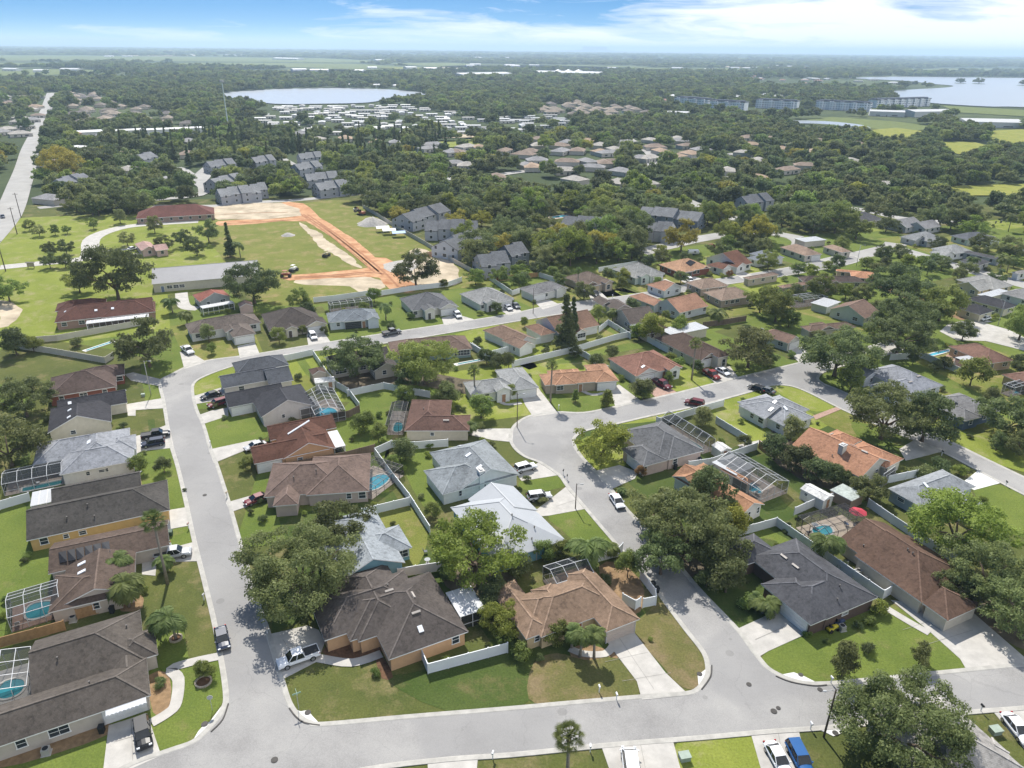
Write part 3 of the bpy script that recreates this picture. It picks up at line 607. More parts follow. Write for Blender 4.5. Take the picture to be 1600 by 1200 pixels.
def house(label, A, B, wallc, roofc, wings, feats=(), name='house', items=(), pitch=0.47, he=2.62, auto=True, group=None, cat='house', fascia=None, winrgb=None, chimney=None, roofm=None, ridge=True, twostorey=False):
    h0 = he
    a, b = at(*A, h0), at(*B, h0); e1 = Vector((b.x - a.x, b.y - a.y, 0)).normalized(); e2 = Vector((-e1.y, e1.x, 0))
    rects = []
    for i, wg in enumerate(wings):
        ty = wg[0]; opt = wg[-1] if isinstance(wg[-1], dict) else {}; core = [x for x in wg[1:] if not isinstance(x, dict)]
        hw = opt.get('he', h0) + 0.006 * i; P = at(*core[0], hw)
        if isinstance(core[1], tuple) and len(core) > 2:
            Q = at(*core[1], hw); p = (P.dot(e1), P.dot(e2)); q = (Q.dot(e1), p[1] + core[2])
        elif isinstance(core[1], tuple):
            Q = at(*core[1], hw); p = (P.dot(e1), P.dot(e2)); q = (Q.dot(e1), Q.dot(e2))
        else:
            p = (P.dot(e1), P.dot(e2)); q = (p[0] + core[1], p[1] + core[2])
        u0, u1 = sorted((p[0], q[0])); v0, v1 = sorted((p[1], q[1]))
        rects.append((ty, u0 + .003 * i, u1 - .003 * i, v0 + .003 * i, v1 - .003 * i, hw, opt.get('pitch', pitch), opt))
    W = lambda u, v, z: e1 * u + e2 * v + Vector((0, 0, z))
    cen = sum((W((r[1] + r[2]) / 2, (r[3] + r[4]) / 2, 0) for r in rects), Vector()) / len(rects)
    root = empty(name, cen); tag(root, label, cat, group)
    near_ = ppm(cen) > 4.2
    wall, roof = MB(), MB(); rm = roofm or roofmat(roofc)
    tops = []
    def rh(r, u, v):
        ty, u0, u1, v0, v1, hw, pt, opt = r
        if not (u0 < u < u1 and v0 < v < v1): return -9
        al = (ty in 'alr') or (ty == 'h' and u1 - u0 >= v1 - v0); half = ((v1 - v0) if al else (u1 - u0)) / 2
        d = [v - v0, v1 - v] if al else [u - u0, u1 - u]; s0, s1 = (u - u0, u1 - u) if al else (v - v0, v1 - v)
        if ty not in ('a', 'b', 'l', 'n'): d.append(s0)
        if ty not in ('a', 'b', 'r', 'm'): d.append(s1)
        return hw + min(d + [half]) * pt
    for ri, (ty, u0, u1, v0, v1, hw, pt, opt) in enumerate(rects):
        if min(u1 - u0, v1 - v0) < 1.2: continue
        inset = opt.get('inset', OV); o = inset if not opt.get('open') else 0.15
        z0 = 0.0
        if not opt.get('open'):
            c = [W(u0 + o, v0 + o, 0), W(u1 - o, v0 + o, 0), W(u1 - o, v1 - o, 0), W(u0 + o, v1 - o, 0)]
            for i in range(4):
                j = (i + 1) % 4; wall.face([c[i], c[j], c[j] + Vector((0, 0, hw - .02)), c[i] + Vector((0, 0, hw - .02))])
        else:
            for u in (u0 + o, u1 - o):
                for v in (v0 + o, v1 - o): wall.bar(W(u, v, 0), W(u, v, hw - .05), .15, .15, 1)
            uu_ = (u0 + u1) / 2
            for (aa, bb) in (((u0 + o, v0 + o), (u1 - o, v0 + o)), ((u1 - o, v0 + o), (u1 - o, v1 - o)), ((u0 + o, v0 + o), (u0 + o, v1 - o))):
                n_ = max(1, int(math.hypot(bb[0] - aa[0], bb[1] - aa[1]) / 1.6))
                for q in range(1, n_):
                    t = q / n_; u = aa[0] + (bb[0] - aa[0]) * t; v = aa[1] + (bb[1] - aa[1]) * t; wall.bar(W(u, v, 0), W(u, v, hw - .05), .07, .07, 1)
                wall.bar(W(*aa, .9), W(*bb, .9), .07, .07, 1)
                wall.face([W(*aa, .05), W(*bb, .05), W(*bb, hw - .1), W(*aa, hw - .1)], 2)
        th = 0.16
        if ty == 'f':
            s = opt.get('slope', 0.0); dz = (v1 - v0) * s
            roof.prism([W(u0, v0, hw), W(u1, v0, hw), W(u1, v1, hw + dz), W(u0, v1, hw + dz)], .12, 3 if opt.get('white') else 0, 1)
            tops.append([W(u0, v0, hw), W(u1, v0, hw), W(u1, v1, hw + dz), W(u0, v1, hw + dz)])
            if opt.get('white'):
                k = int((u1 - u0) / 1.0)
                for q in range(1, k):
                    u = u0 + (u1 - u0) * q / k; roof.bar(W(u, v0, hw + .02), W(u, v1, hw + dz + .02), .06, .04, 1)
            continue
        du, dv = u1 - u0, v1 - v0
        along_u = (ty in 'alr') or (ty == 'h' and du >= dv)
        g0 = ty in ('a', 'b', 'l', 'n'); g1 = ty in ('a', 'b', 'r', 'm')     # gable at the low / high end of the ridge
        half = (dv if along_u else du) / 2; zr = hw + half * pt
        if along_u:
            vm = (v0 + v1) / 2; ra = u0 + (0 if g0 else half); rb = u1 - (0 if g1 else half)
            if rb < ra: ra = rb = (ra + rb) / 2
            r0_, r1_ = W(ra, vm, zr), W(rb, vm, zr)
            c00, c10, c11, c01 = W(u0, v0, hw), W(u1, v0, hw), W(u1, v1, hw), W(u0, v1, hw)
        else:
            um = (u0 + u1) / 2; ra = v0 + (0 if g0 else half); rb = v1 - (0 if g1 else half)
            if rb < ra: ra = rb = (ra + rb) / 2
            r0_, r1_ = W(um, ra, zr), W(um, rb, zr)
            c00, c10, c11, c01 = W(u1, v0, hw), W(u1, v1, hw), W(u0, v1, hw), W(u0, v0, hw)
        flat = (r1_ - r0_).length < .02
        F1 = [c00, c10, r1_] if flat else [c00, c10, r1_, r0_]; F2 = [c11, c01, r0_] if flat else [c11, c01, r0_, r1_]
        fs = [F1, F2]
        if not g1: fs.append([c10, c11, r1_])
        if not g0: fs.append([c01, c00, r0_])
        for f in fs: roof.prism(f, th, 0, 1); tops.append(f)
        for gi, (g, x, y, r) in enumerate(((g0, c01, c00, r0_), (g1, c10, c11, r1_))):
            if g:
                inward = (r1_ - r0_).normalized() * (inset if gi == 0 else -inset)
                xx = x + (y - x).normalized() * inset; yy = y + (x - y).normalized() * inset
                wall.face([xx + inward - Vector((0, 0, .03)), yy + inward - Vector((0, 0, .03)), yy + inward + Vector((0, 0, inset * pt - .1)), r + inward - Vector((0, 0, .12)), xx + inward + Vector((0, 0, inset * pt - .1))])
        if ridge and near_:
            es = [(r0_, r1_)] + ([] if g0 else [(c00, r0_), (c01, r0_)]) + ([] if g1 else [(c10, r1_), (c11, r1_)])
            for p, q in es:
                k = max(1, int((q - p).length / .7)); run = None
                for s in range(k + 1):
                    c = p.lerp(q, min(1, (s + .5) / k)); hid = s == k or any(j != ri and r2[0] != 'f' and rh(r2, c.dot(e1), c.dot(e2)) > c.z - .06 for j, r2 in enumerate(rects))
                    if not hid and run is None: run = s
                    if hid and run is not None: roof.bar(p.lerp(q, run / k) + Vector((0, 0, .0)), p.lerp(q, s / k), .24, .07, 2); run = None
    # walls, roof
    trim = fascia or WHITE
    rcap = roofmat(tuple(min(1, c * 1.22 + .012) for c in roofc)) if not roofm else rm
    wo = wall.build('wall', [wallmat(wallc), trim, SCREEN], root, cen)
    ro = roof.build('roof', [rm, trim, rcap, mat('white_metal_roof', (.42, .43, .44), .5, .06, .6)], root, cen)
    def inother(pt2, skip, m=0.0):
        u, v = pt2
        return any(i != skip and r[0] != 'f' and r[1] + OV - m < u < r[2] - OV + m and r[3] + OV - m < v < r[4] - OV + m for i, r in enumerate(rects))
    sides = []
    for i, r in enumerate(rects):
        if r[0] == 'f' or r[7].get('open'): continue
        o_ = r[7].get('inset', OV); u0, u1, v0, v1 = r[1] + o_, r[2] - o_, r[3] + o_, r[4] - o_
        sides += [((u0, v0), (u1, v0), (0, -1), i), ((u1, v0), (u1, v1), (1, 0), i), ((u1, v1), (u0, v1), (0, 1), i), ((u0, v1), (u0, v0), (-1, 0), i)]
    used = []
    def put(kind, uv, nrm, z, w_, h_, rgb=None):
        nw = e1 * nrm[0] + e2 * nrm[1]; ang = math.atan2(nw.y, nw.x) + math.pi / 2
        loc = W(uv[0], uv[1], z) - cen + nw * 0.012
        if kind == 'w':
            f_, p_ = window_mesh(w_, h_, 'window', winrgb); o = place('window', f_, root, loc, ang)
            if near_: place('pane', p_, o, (0, 0, 0), 0)
            else: o.data = dark_window(w_, h_)
        elif kind == 'g': place('garage_door', garage_mesh(w_, h_, rgb or (.74, .74, .72)), root, loc, ang)
        elif kind == 'd': place('door', door_mesh(rgb or (.35, .2, .12)), root, loc, ang)
        used.append((uv, w_))
    for ft in feats:
        kind, px = ft[0], ft[1]; w_ = ft[2] if len(ft) > 2 and ft[2] else {'g': 4.9, 'w': 1.2, 'd': .95}[kind]; h_ = ft[3] if len(ft) > 3 and ft[3] else {'g': 2.15, 'w': 1.25, 'd': 2.05}[kind]; rgb = ft[4] if len(ft) > 4 else None
        z = {'g': h_ / 2 + .02, 'w': 1.6, 'd': 1.04}[kind]; P = at(px[0], px[1], z); uv = (P.dot(e1), P.dot(e2)); best = None
        for s in sides:
            (a0, a1), (b0, b1), nr, i = s
            nw = e1 * nr[0] + e2 * nr[1]; mid = W((a0 + b0) / 2, (a1 + b1) / 2, z)
            if nw.dot(Vector((0, 0, H)) - mid) < 0: continue
            Ls = math.hypot(b0 - a0, b1 - a1)
            if Ls < w_ + .1: continue
            t = ((uv[0] - a0) * (b0 - a0) + (uv[1] - a1) * (b1 - a1)) / Ls ** 2; t = min(max(t, (w_ / 2 + .15) / Ls), 1 - (w_ / 2 + .15) / Ls)
            q = (a0 + (b0 - a0) * t, a1 + (b1 - a1) * t)
            if inother(q, i, -.3): continue
            d = math.hypot(q[0] - uv[0], q[1] - uv[1])
            if best is None or d < best[0]: best = (d, q, nr)
        if best: put(kind, best[1], best[2], z, w_, h_, rgb)
    if auto:
        for (a0, a1), (b0, b1), nr, i in sides:
            nw = e1 * nr[0] + e2 * nr[1]; mid = W((a0 + b0) / 2, (a1 + b1) / 2, 1)
            if nw.dot((Vector((0, 0, H)) - mid).normalized()) < -.15: continue
            Ls = math.hypot(b0 - a0, b1 - a1); k = int(Ls / 3.8)
            for q in range(k):
                t = (q + .5) / k; uv = (a0 + (b0 - a0) * t, a1 + (b1 - a1) * t)
                if inother(uv, i, .5) or any(math.hypot(uv[0] - x[0][0], uv[1] - x[0][1]) < 1.2 + x[1] / 2 for x in used): continue
                put('w', uv, nr, 1.6, (1.1, 1.7, 1.1)[q % 3], 1.25)
                if twostorey: put('w', uv, nr, 4.3, 1.1, 1.25)
    # things on the roof
    if items or chimney:
        vs = []; fsx = []
        for f in tops:
            n_ = len(vs); vs += list(f); fsx.append(tuple(range(n_, n_ + len(f))))
        bvh = BVHTree.FromPolygons(vs, fsx)
        def hit(px):
            o_, d_ = ray_from(px); loc, nm_, _, _ = bvh.ray_cast(o_, d_)
            if loc is None: return None, None
            return loc, (nm_ if nm_.z > 0 else -nm_)
        for it in items:
            if it[0] == 'panel':
                q = [hit(p)[0] for p in it[1]]
                if None in q: continue
                nm_ = (q[1] - q[0]).cross(q[2] - q[0]).normalized(); nm_ = nm_ if nm_.z > 0 else -nm_
                mb = MB(); n_ = it[2] if len(it) > 2 else 1
                for k in range(n_):
                    t0, t1 = k / n_ + .006 * (n_ > 1), (k + 1) / n_ - .018 * (n_ > 1)
                    A_, B_ = q[0].lerp(q[1], t0), q[0].lerp(q[1], t1); D_, C_ = q[3].lerp(q[2], t0), q[3].lerp(q[2], t1)
                    mb.prism([p + nm_ * .12 for p in (A_, B_, C_, D_)], .06, 0, 0, nm_)
                mb.build('solar_panel', SOLAR, root, cen); continue
            p, nm_ = hit(it[1])
            if p is None: continue
            along = (Vector((0, 0, 1)) - nm_ * nm_.z).normalized(); side = along.cross(nm_)
            mb = MB()
            if it[0] == 'sky':
                s1, s2 = (it[2] if len(it) > 2 else (.35, .6)); mb.prism([p + nm_ * .16 + side * a_ * s1 + along * b_ * s2 for a_, b_ in ((-1, -1), (1, -1), (1, 1), (-1, 1))], .14, 0, 0, nm_); mb.build('skylight', mat('skylight', (.75, .77, .8), .25, .03), root, cen)
            elif it[0] == 'vent':
                mb.tube([p - Vector((0, 0, .1)), p + Vector((0, 0, .35))], [.09, .09], 8); mb.tube([p + Vector((0, 0, .33)), p + Vector((0, 0, .42))], [.15, .13], 8); mb.build('vent_pipe', mat('vent', (.12, .11, .10) if len(it) < 3 else it[2], .6), root, cen)
            elif it[0] == 'ridgevent':
                mb.prism([p + nm_ * .2 + side * a_ * .65 + along * b_ * .16 for a_, b_ in ((-1, -1), (1, -1), (1, 1), (-1, 1))], .2, 0, 0, nm_); mb.build('roof_vent', mat('vent_tan', (.42, .38, .34), .6), root, cen)
            elif it[0] == 'chimney':
                hh = it[2]; c0 = W((p.dot(e1)), (p.dot(e2)), 0); mb.box((p.x, p.y, p.z + hh / 2 - .8), (1.0, 1.4, hh + 1.6), 0, math.atan2(e1.y, e1.x)); mb.box((p.x, p.y, p.z + hh + .06), (1.2, 1.6, .12), 1, math.atan2(e1.y, e1.x)); mb.box((p.x, p.y, p.z + hh + .2), (.5, .8, .2), 1, math.atan2(e1.y, e1.x))
                mb.build('chimney', [wallmat(wallc), mat('chimney_cap', (.5, .49, .47), .7)], root, cen)
    lu0, lu1, lv0, lv1 = min(r[1] for r in rects) - 3.5, max(r[2] for r in rects) + 3.5, min(r[3] for r in rects) - 8, max(r[4] for r in rects) + 8
    if cat == 'house' and cen.y < 420:
        HN[0] += 1; g_ = rnd.choice(['mid', 'lush', 'lush', 'sun', 'olive', 'lush', 'sun']) if cen.y > 150 else rnd.choice(['mid', 'lush', 'dark'])
        sheet('lawn', [W(lu0, lv0, 0), W(lu1, lv0, 0), W(lu1, lv1, 0), W(lu0, lv1, 0)], GR[g_], .0055 + .0013 * (HN[0] % 6))
    HLAB.append((cen, label))
    for r in rects: FOOT.append([W(r[1], r[3], 0), W(r[2], r[3], 0), W(r[2], r[4], 0), W(r[1], r[4], 0)])
    return root
def dark_window(w_, h_):
    k = ('dw', w_, h_)
    if k in GDC: return GDC[k]
    mb = MB(); mb.box((0, -.02, 0), (w_ + .16, .04, h_ + .16), 1); mb.box((0, -.04, 0), (w_, .03, h_), 0)
    q = bpy.data.meshes.new('window'); q.from_pydata(mb.v, [], mb.f); q.materials.append(GLASS); q.materials.append(WHITE); q.polygons.foreach_set('material_index', mb.m); q.update(); GDC[k] = q; return q
SOLAR = mat('solar_glass', (.012, .013, .017), 0.5, .2, 3.0, .2)
def screenmat(name, rgb, a):
    m = bpy.data.materials.new(name); m.use_nodes = True; b = m.node_tree.nodes['Principled BSDF']; b.inputs['Base Color'].default_value = (*rgb, 1); b.inputs['Roughness'].default_value = 1; b.inputs['Specular IOR Level'].default_value = 0; b.inputs['Alpha'].default_value = a; return m
SCREEN = screenmat('screen_mesh', (.05, .055, .06), 0.5)
SCREEN_DARK = screenmat('screen_mesh_dark', (.04, .045, .05), 0.55)
ALU = mat('white_aluminium', (.52, .53, .54), .4, .03)
BRONZE = mat('bronze_aluminium', (.06, .055, .05), .4, .05)
def pool_mat(rgb):
    m = bpy.data.materials.new('pool_water'); m.use_nodes = True; nt = m.node_tree; b = nt.nodes['Principled BSDF']; b.inputs['Roughness'].default_value = 0.08
    src = N(nt, 'ShaderNodeNewGeometry').outputs['Position']; n1 = N(nt, 'ShaderNodeTexNoise', i_Scale=1.2, i_Detail=3.0); L(nt, src, n1.inputs['Vector'])
    L(nt, MIX(nt, n1.outputs[0], tuple(c * .75 for c in rgb), tuple(min(1, c * 1.2) for c in rgb)), b.inputs['Base Color'])
    bp = N(nt, 'ShaderNodeBump', i_Strength=0.15, i_Distance=0.1); L(nt, n1.outputs[0], bp.inputs['Height']); L(nt, bp.outputs[0], b.inputs['Normal']); return m
POOLW = [pool_mat((.06, .36, .42)), pool_mat((.10, .42, .55)), pool_mat((.05, .25, .28))]
def pool(label, cx, cy, e1, e2, lu, lv, wm=0, shape='kidney', z=0.09):
    c = Vector((cx, cy, 0)); n = 28; pts = []
    for k in range(n):
        a = 2 * math.pi * k / n; co, si = math.cos(a), math.sin(a)
        if shape == 'rect': s = 1 / max(abs(co), abs(si)); x, y = co * s * .97, si * s * .97
        else:
            q = (abs(co) ** 2.6 + abs(si) ** 2.6) ** (-1 / 2.6); x, y = co * q, si * q * (1 - .22 * math.cos(a * 1) * (si > 0))
        pts.append(c + e1 * x * lu / 2 + e2 * y * lv / 2)
    root = empty('swimming_pool', c); tag(root, label, 'swimming pool')
    mb = MB(); mb.face([p + Vector((0, 0, z + .02)) for p in pts]); mb.build('water', POOLW[wm], root, c)
    out_ = offset_line(pts, -.3, True); inn_ = offset_line(pts, .02, True); mb = MB()
    for i in range(n):
        j = (i + 1) % n; up = Vector((0, 0, z + .09)); mb.face([inn_[i] + up, out_[i] + up, out_[j] + up, inn_[j] + up]); mb.face([out_[i] + up, out_[i] + Vector((0, 0, z - .02)), out_[j] + Vector((0, 0, z - .02)), out_[j] + up]); mb.face([inn_[i] + up, inn_[j] + up, inn_[j] + Vector((0, 0, z)), inn_[i] + Vector((0, 0, z))])
    mb.build('coping', mat('pool_coping', (.6, .58, .54), .7, .1, 2), root, c)
def cage(label, A, B, P, Q, h=2.7, rise=.9, plabel=None, pfrac=(.5, .45, .55, .4), wm=0, frame=None, scr=None, deck=None, style='mansard', sp=2.3, pshape='kidney', nocage=False):
    a, b = at(*A, h), at(*B, h); e1 = Vector((b.x - a.x, b.y - a.y, 0)).normalized(); e2 = Vector((-e1.y, e1.x, 0))
    p, q = at(*P, h if not nocage else 0), at(*Q, h if not nocage else 0); u0, u1 = sorted((p.dot(e1), q.dot(e1))); v0, v1 = sorted((p.dot(e2), q.dot(e2)))
    W = lambda u, v, z: e1 * u + e2 * v + Vector((0, 0, z)); cen = W((u0 + u1) / 2, (v0 + v1) / 2, 0)
    mb = MB(); mb.prism([W(u0, v0, .08), W(u1, v0, .08), W(u1, v1, .08), W(u0, v1, .08)], .07); tag(mb.build('pool_deck', deck or mat('pool_deck', (.42, .36, .31), .9, .15, 1.0, .2, world=True)), kind='structure')
    FOOT.append([W(u0, v0, 0), W(u1, v0, 0), W(u1, v1, 0), W(u0, v1, 0)])
    if plabel: pool(plabel, *(W(u0 + (u1 - u0) * pfrac[0], v0 + (v1 - v0) * pfrac[1], 0).xy), e1, e2, (u1 - u0) * pfrac[2], (v1 - v0) * pfrac[3], wm, pshape)
    if nocage: return
    root = empty('pool_enclosure', cen); tag(root, label, 'screen enclosure')
    fr, scn = MB(), MB(); t = .07; du, dv = u1 - u0, v1 - v0; nu, nv = max(2, round(du / sp)), max(2, round(dv / sp))
    ins = min(1.3, du * .25, dv * .25)
    def ztop(u, v):
        if style == 'gable':
            return h + rise * (1 - abs((v - v0) / dv * 2 - 1)) if du > dv else h + rise * (1 - abs((u - u0) / du * 2 - 1))
        d = min(u - u0, u1 - u, v - v0, v1 - v); return h + rise * min(1, d / ins)
    us = [u0 + du * i / nu for i in range(nu + 1)]; vs = [v0 + dv * i / nv for i in range(nv + 1)]
    if style != 'gable':
        us = [u0, u0 + ins] + [u0 + ins + (du - 2 * ins) * i / (max(1, nu - 1)) for i in range(1, max(1, nu - 1))] + [u1 - ins, u1]
        vs = [v0, v0 + ins] + [v0 + ins + (dv - 2 * ins) * i / (max(1, nv - 1)) for i in range(1, max(1, nv - 1))] + [v1 - ins, v1]
    elif du > dv: 
        if nv % 2: vs = [v0 + dv * i / (nv + 1) for i in range(nv + 2)]
    else:
        if nu % 2: us = [u0 + du * i / (nu + 1) for i in range(nu + 2)]
    for i, u in enumerate(us):
        for j, v in enumerate(vs):
            z = ztop(u, v)
            if i < len(us) - 1: fr.bar(W(u, v, z), W(us[i + 1], v, ztop(us[i + 1], v)), t)
            if j < len(vs) - 1: fr.bar(W(u, v, z), W(u, vs[j + 1], ztop(u, vs[j + 1])), t)
            if i < len(us) - 1 and j < len(vs) - 1: scn.face([W(u, v, z - .02), W(us[i + 1], v, ztop(us[i + 1], v) - .02), W(us[i + 1], vs[j + 1], ztop(us[i + 1], vs[j + 1]) - .02), W(u, vs[j + 1], ztop(u, vs[j + 1]) - .02)])
            if u in (u0, u1) or v in (v0, v1): fr.bar(W(u, v, .05), W(u, v, h), t)
    cs = [(u0, v0), (u1, v0), (u1, v1), (u0, v1)]
    for i in range(4):
        a_, b_ = cs[i], cs[(i + 1) % 4]; fr.bar(W(*a_, 1.0), W(*b_, 1.0), t * .7); scn.face([W(*a_, .1), W(*b_, .1), W(*b_, h), W(*a_, h)])
    fr.build('frame', frame or ALU, root, cen); scn.build('screen', scr or SCREEN, root, cen)
VINYL = mat('white_vinyl', (.70, .72, .73), .5, .05, .5)
BEIGEF = mat('beige_vinyl', (.52, .49, .42), .7, .08, .5)
WOODF = mat('weathered_wood', (.17, .13, .10), .9, .25, 2.0, .1, stretch=(3, 3, .3))
TANWOOD = mat('new_wood', (.36, .22, .11), .85, .2, 2.0, .1)
def fence(label, px, m_=None, h=1.8, th=.06, name='fence', cat='fence', group=None):
    m_ = m_ or VINYL; P = [at(*p) for p in px]; cen = P[0].copy(); root = empty(name, cen); tag(root, label, cat, group)
    for i in range(len(P) - 1):
        a, b = P[i], P[i + 1]; mb = MB(); d = (b - a); ln = d.length; k = max(1, int(ln / 2.4)); u = d / ln
        mb.bar(a + Vector((0, 0, h / 2 + .03)), b + Vector((0, 0, h / 2 + .03)), th, h - .1)
        mb.bar(a + Vector((0, 0, h)), b + Vector((0, 0, h)), th + .05, .1); mb.bar(a + Vector((0, 0, .15)), b + Vector((0, 0, .15)), th + .05, .12)
        mb.build('panel', m_, root, cen)
        if ppm(a) > 5.0:
            for q in range(k + (i == len(P) - 2)):
                c = a + u * (ln * q / k); pb = MB(); pb.box((c.x, c.y, h / 2 + .05), (.14, .14, h + .1), 0, math.atan2(u.y, u.x)); pb.box((c.x, c.y, h + .12), (.18, .18, .05), 0, math.atan2(u.y, u.x)); pb.build('post', m_, root, cen)
    return root
# ================================================================== HOUSES
CREAM = (.62, .57, .46); BEIGE = (.48, .43, .37); WHT = (.70, .70, .68); TAN = (.55, .34, .19); YEL = (.60, .40, .16); BRICK = (.24, .09, .06); BLUE = (.20, .36, .42); PINKW = (.50, .40, .35); GREYW = (.42, .43, .44); MINT = (.55, .62, .58)
rGB = (.125, .105, .09); rDK = (.045, .047, .058); rSL = (.24, .25, .27); rBR = (.13, .085, .065); rRB = (.17, .075, .05); rOR = (.42, .20, .11); rTC = (.30, .12, .08); rCH = (.085, .08, .078); rLT = (.30, .30, .295); rTAN = (.28, .20, .15); rMB = (.165, .105, .08)
# --- west side of the street, coming from the corner
H1_ = house('long beige corner house with brownish grey roof and white scalloped awning over its garage', (0, 1166), (235.5, 1086), BEIGE, (.125, .11, .098),
 [('l', (49, 1088), (219, 953)), ('h', (235.5, 1086), (-110, 1136)), ('h', (247, 1022), (175, 1000)), ('b', (229, 1066), -4.0, 5.5, {'pitch': .36})],
 [('g', (197, 1124)), ('w', (92, 1146), 2.3, 1.5), ('w', (33, 1164), 1.2, 1.4)], items=[('vent', (90, 1030)), ('vent', (47, 1080)), ('vent', (140, 1068)), ('vent', (198, 980))], auto=False)
def awning(root, a, b, out=1.5):
    A_, B_ = at(*a, 2.35), at(*b, 2.35); d = (B_ - A_).normalized(); nrm_ = Vector((d.y, -d.x, 0)); mb = MB(); o_ = root.location
    mb.prism([A_ + Vector((0, 0, .45)) - nrm_ * .2, B_ + Vector((0, 0, .45)) - nrm_ * .2, B_ + nrm_ * out, A_ + nrm_ * out], .05)
    k = int((B_ - A_).length / .45)
    for i in range(k): p = A_ + (B_ - A_) * ((i + .5) / k) + nrm_ * out; mb.tube([p - nrm_ * .03 - Vector((0, 0, .05)), p + nrm_ * .03 - Vector((0, 0, .05))], [.22, .22], 8)
    mb.build('awning', mat('awning_white', (.6, .61, .62), .6, .05, 1), root, o_)
awning(H1_, (165, 1108), (228, 1087), 1.3)
house('brown roofed house with six black solar panels and a screened pool', (96, 947), (173, 929), (.5, .44, .38), (.135, .10, .082),
 [('b', (92, 949), 10.0, 10.5), ('a', (75, 893), 17.5, 8.0), ('h', (192, 930), -9.8, 9), ('f', (75, 897), 6, 2.5)],
 [('w', (150, 950), 1.0)], items=[('panel', [(91, 864), (172, 846), (174, 863), (93, 881)], 6), ('sky', (128, 881), (.3, .6)), ('sky', (128, 894), (.3, .6))], auto=False, pitch=.36)
house('yellow house with dark grey roof beside the solar panel house', (41, 845), (216, 807), YEL, (.098, .092, .086),
 [('l', (41, 845), 22.0, 11.0), ('a', (222, 767), -14.6, 8.0), ('h', (222, 800), -6, 5)],
 [('w', (68, 850), 1.3, 1.4), ('w', (103, 841), .9, .9), ('w', (129, 835), 1.2, .9), ('d', (222, 790), None, None, (.4, .2, .1))], items=[('vent', (105, 810)), ('vent', (137, 790)), ('vent', (148, 808), ALU)], auto=False)
house('pale blue grey hip roofed house with white walls and a long screened pool', (102, 739), (207, 719), WHT, (.27, .285, .315),
 [('h', (102, 739), (203, 668)), ('h', (51, 727), (203, 668)), ('h', (210, 720), -13, 9), ('h', (213, 702), -6, 7)],
 [('w', (137, 745), .8, .9), ('w', (159, 743), 1.3, .7), ('w', (166, 740), .8, .9), ('g', (211, 700))], items=[('sky', (139, 691), (.7, .35))], auto=False)
house('cream gabled house with dark slate roof and a row of four skylights', (74, 677), (157, 662), CREAM, (.062, .062, .072),
 [('n', (74, 677), 12.2, 13), ('a', (199, 629), -14, 7.5)], [('g', (184, 645), 4.6, 2.1, (.6, .58, .5)), ('w', (115, 668), 1.1, 1)], items=[('sky', (109, 621), (.35, .4)), ('sky', (109, 630), (.35, .4)), ('sky', (109, 641), (.35, .4)), ('sky', (108, 652), (.35, .4))], auto=False)
house('dark brown hip roofed house with red brick walls at the bend of the street', (74, 621), (162, 607), BRICK, (.13, .095, .085),
 [('h', (74, 621), 14.5, 12.5), ('h', (195, 585), -10, 7.5), ('h', (175, 598), -7, 6)], [('d', (170, 602)), ('w', (187, 592), 1.6)], items=[('vent', (108, 582), ALU)])
# --- east side of the same street
house('blue grey house with white garage and screened patio at the inside of the bend', (348, 606), (436, 590), (.58, .55, .5), (.115, .125, .145),
 [('a', (348, 607), 13.5, 7.5), ('h', (452, 570), -13, 8), ('a', (420, 601), 6, 9)], [('w', (437, 589), 3.2, 1.4), ('w', (380, 612), 1.4)], auto=False)
house('dark slate gabled house with white patio roof and light blue screened pool', (357, 637), (437, 621), (.60, .58, .55), (.066, .068, .08),
 [('n', (408, 652), (470, 600)), ('a', (357, 637), 13, 8), ('f', (468, 640), 4.6, 6, {'white': 1, 'open': 1, 'he': 2.5})], [('g', (378, 642), 4.6), ('w', (443, 650), .8, 1.0)], auto=False)
house('orange walled house with reddish brown cross gabled roof and cream patio cover', (397, 724), (446, 714), TAN, (.145, .072, .052),
 [('n', (443, 717), 10.5, 15), ('a', (397, 725), 15, 7.5), ('a', (526, 668), -14, 7), ('f', (540, 696), -4.6, 7.5, {'open': 1, 'he': 2.5, 'white': 1})], [('g', (408, 738), 4.7), ('w', (467, 712), 1.1, .8)], items=[('sky', (467, 668), (.25, 2.6))], auto=False)
house('pinkish brown hip roofed house between the wooden fence and the big oak', (412, 777), (576, 765), PINKW, (.185, .135, .115),
 [('h', (412, 777), (547, 716)), ('h', (577, 767), -11.5, 14.2) , ('h', (466, 788), -4.5, 8)], [('w', (566, 773), 1.4, 1.5), ('w', (545, 778), 1)], items=[('vent', (494, 736)), ('vent', (459, 747), ALU)], auto=False)
house('light blue gabled house half hidden beneath the big oak', (535, 905), (622, 880), BLUE, (.28, .31, .34),
 [('n', (535, 907), 10.2, 17), ('h', (644, 855), -7.5, 7), ('h', (535, 880), -3, 8)], [('w', (578, 893), .7, .7), ('w', (630, 862), 3.0, 1.6)], auto=False)
house('wide brownish grey hip roofed corner house with tan walls behind the white pickup', (607, 1030), (731, 986), TAN, (.120, .105, .098),
 [('h', (607, 1031), (672, 893)), ('h', (507, 1001), (529, 934)), ('h', (507, 1001), 15, 9.5), ('h', (560, 1003), 9, 15), ('h', (672, 893), -15.5, -9)],
 [('w', (710, 996), 1.2, 1.5)], items=[('ridgevent', (645, 930)), ('ridgevent', (650, 957)), ('sky', (657, 983), (.35, .5)), ('ridgevent', (608, 923)), ('vent', (606, 916), ALU)], auto=False)
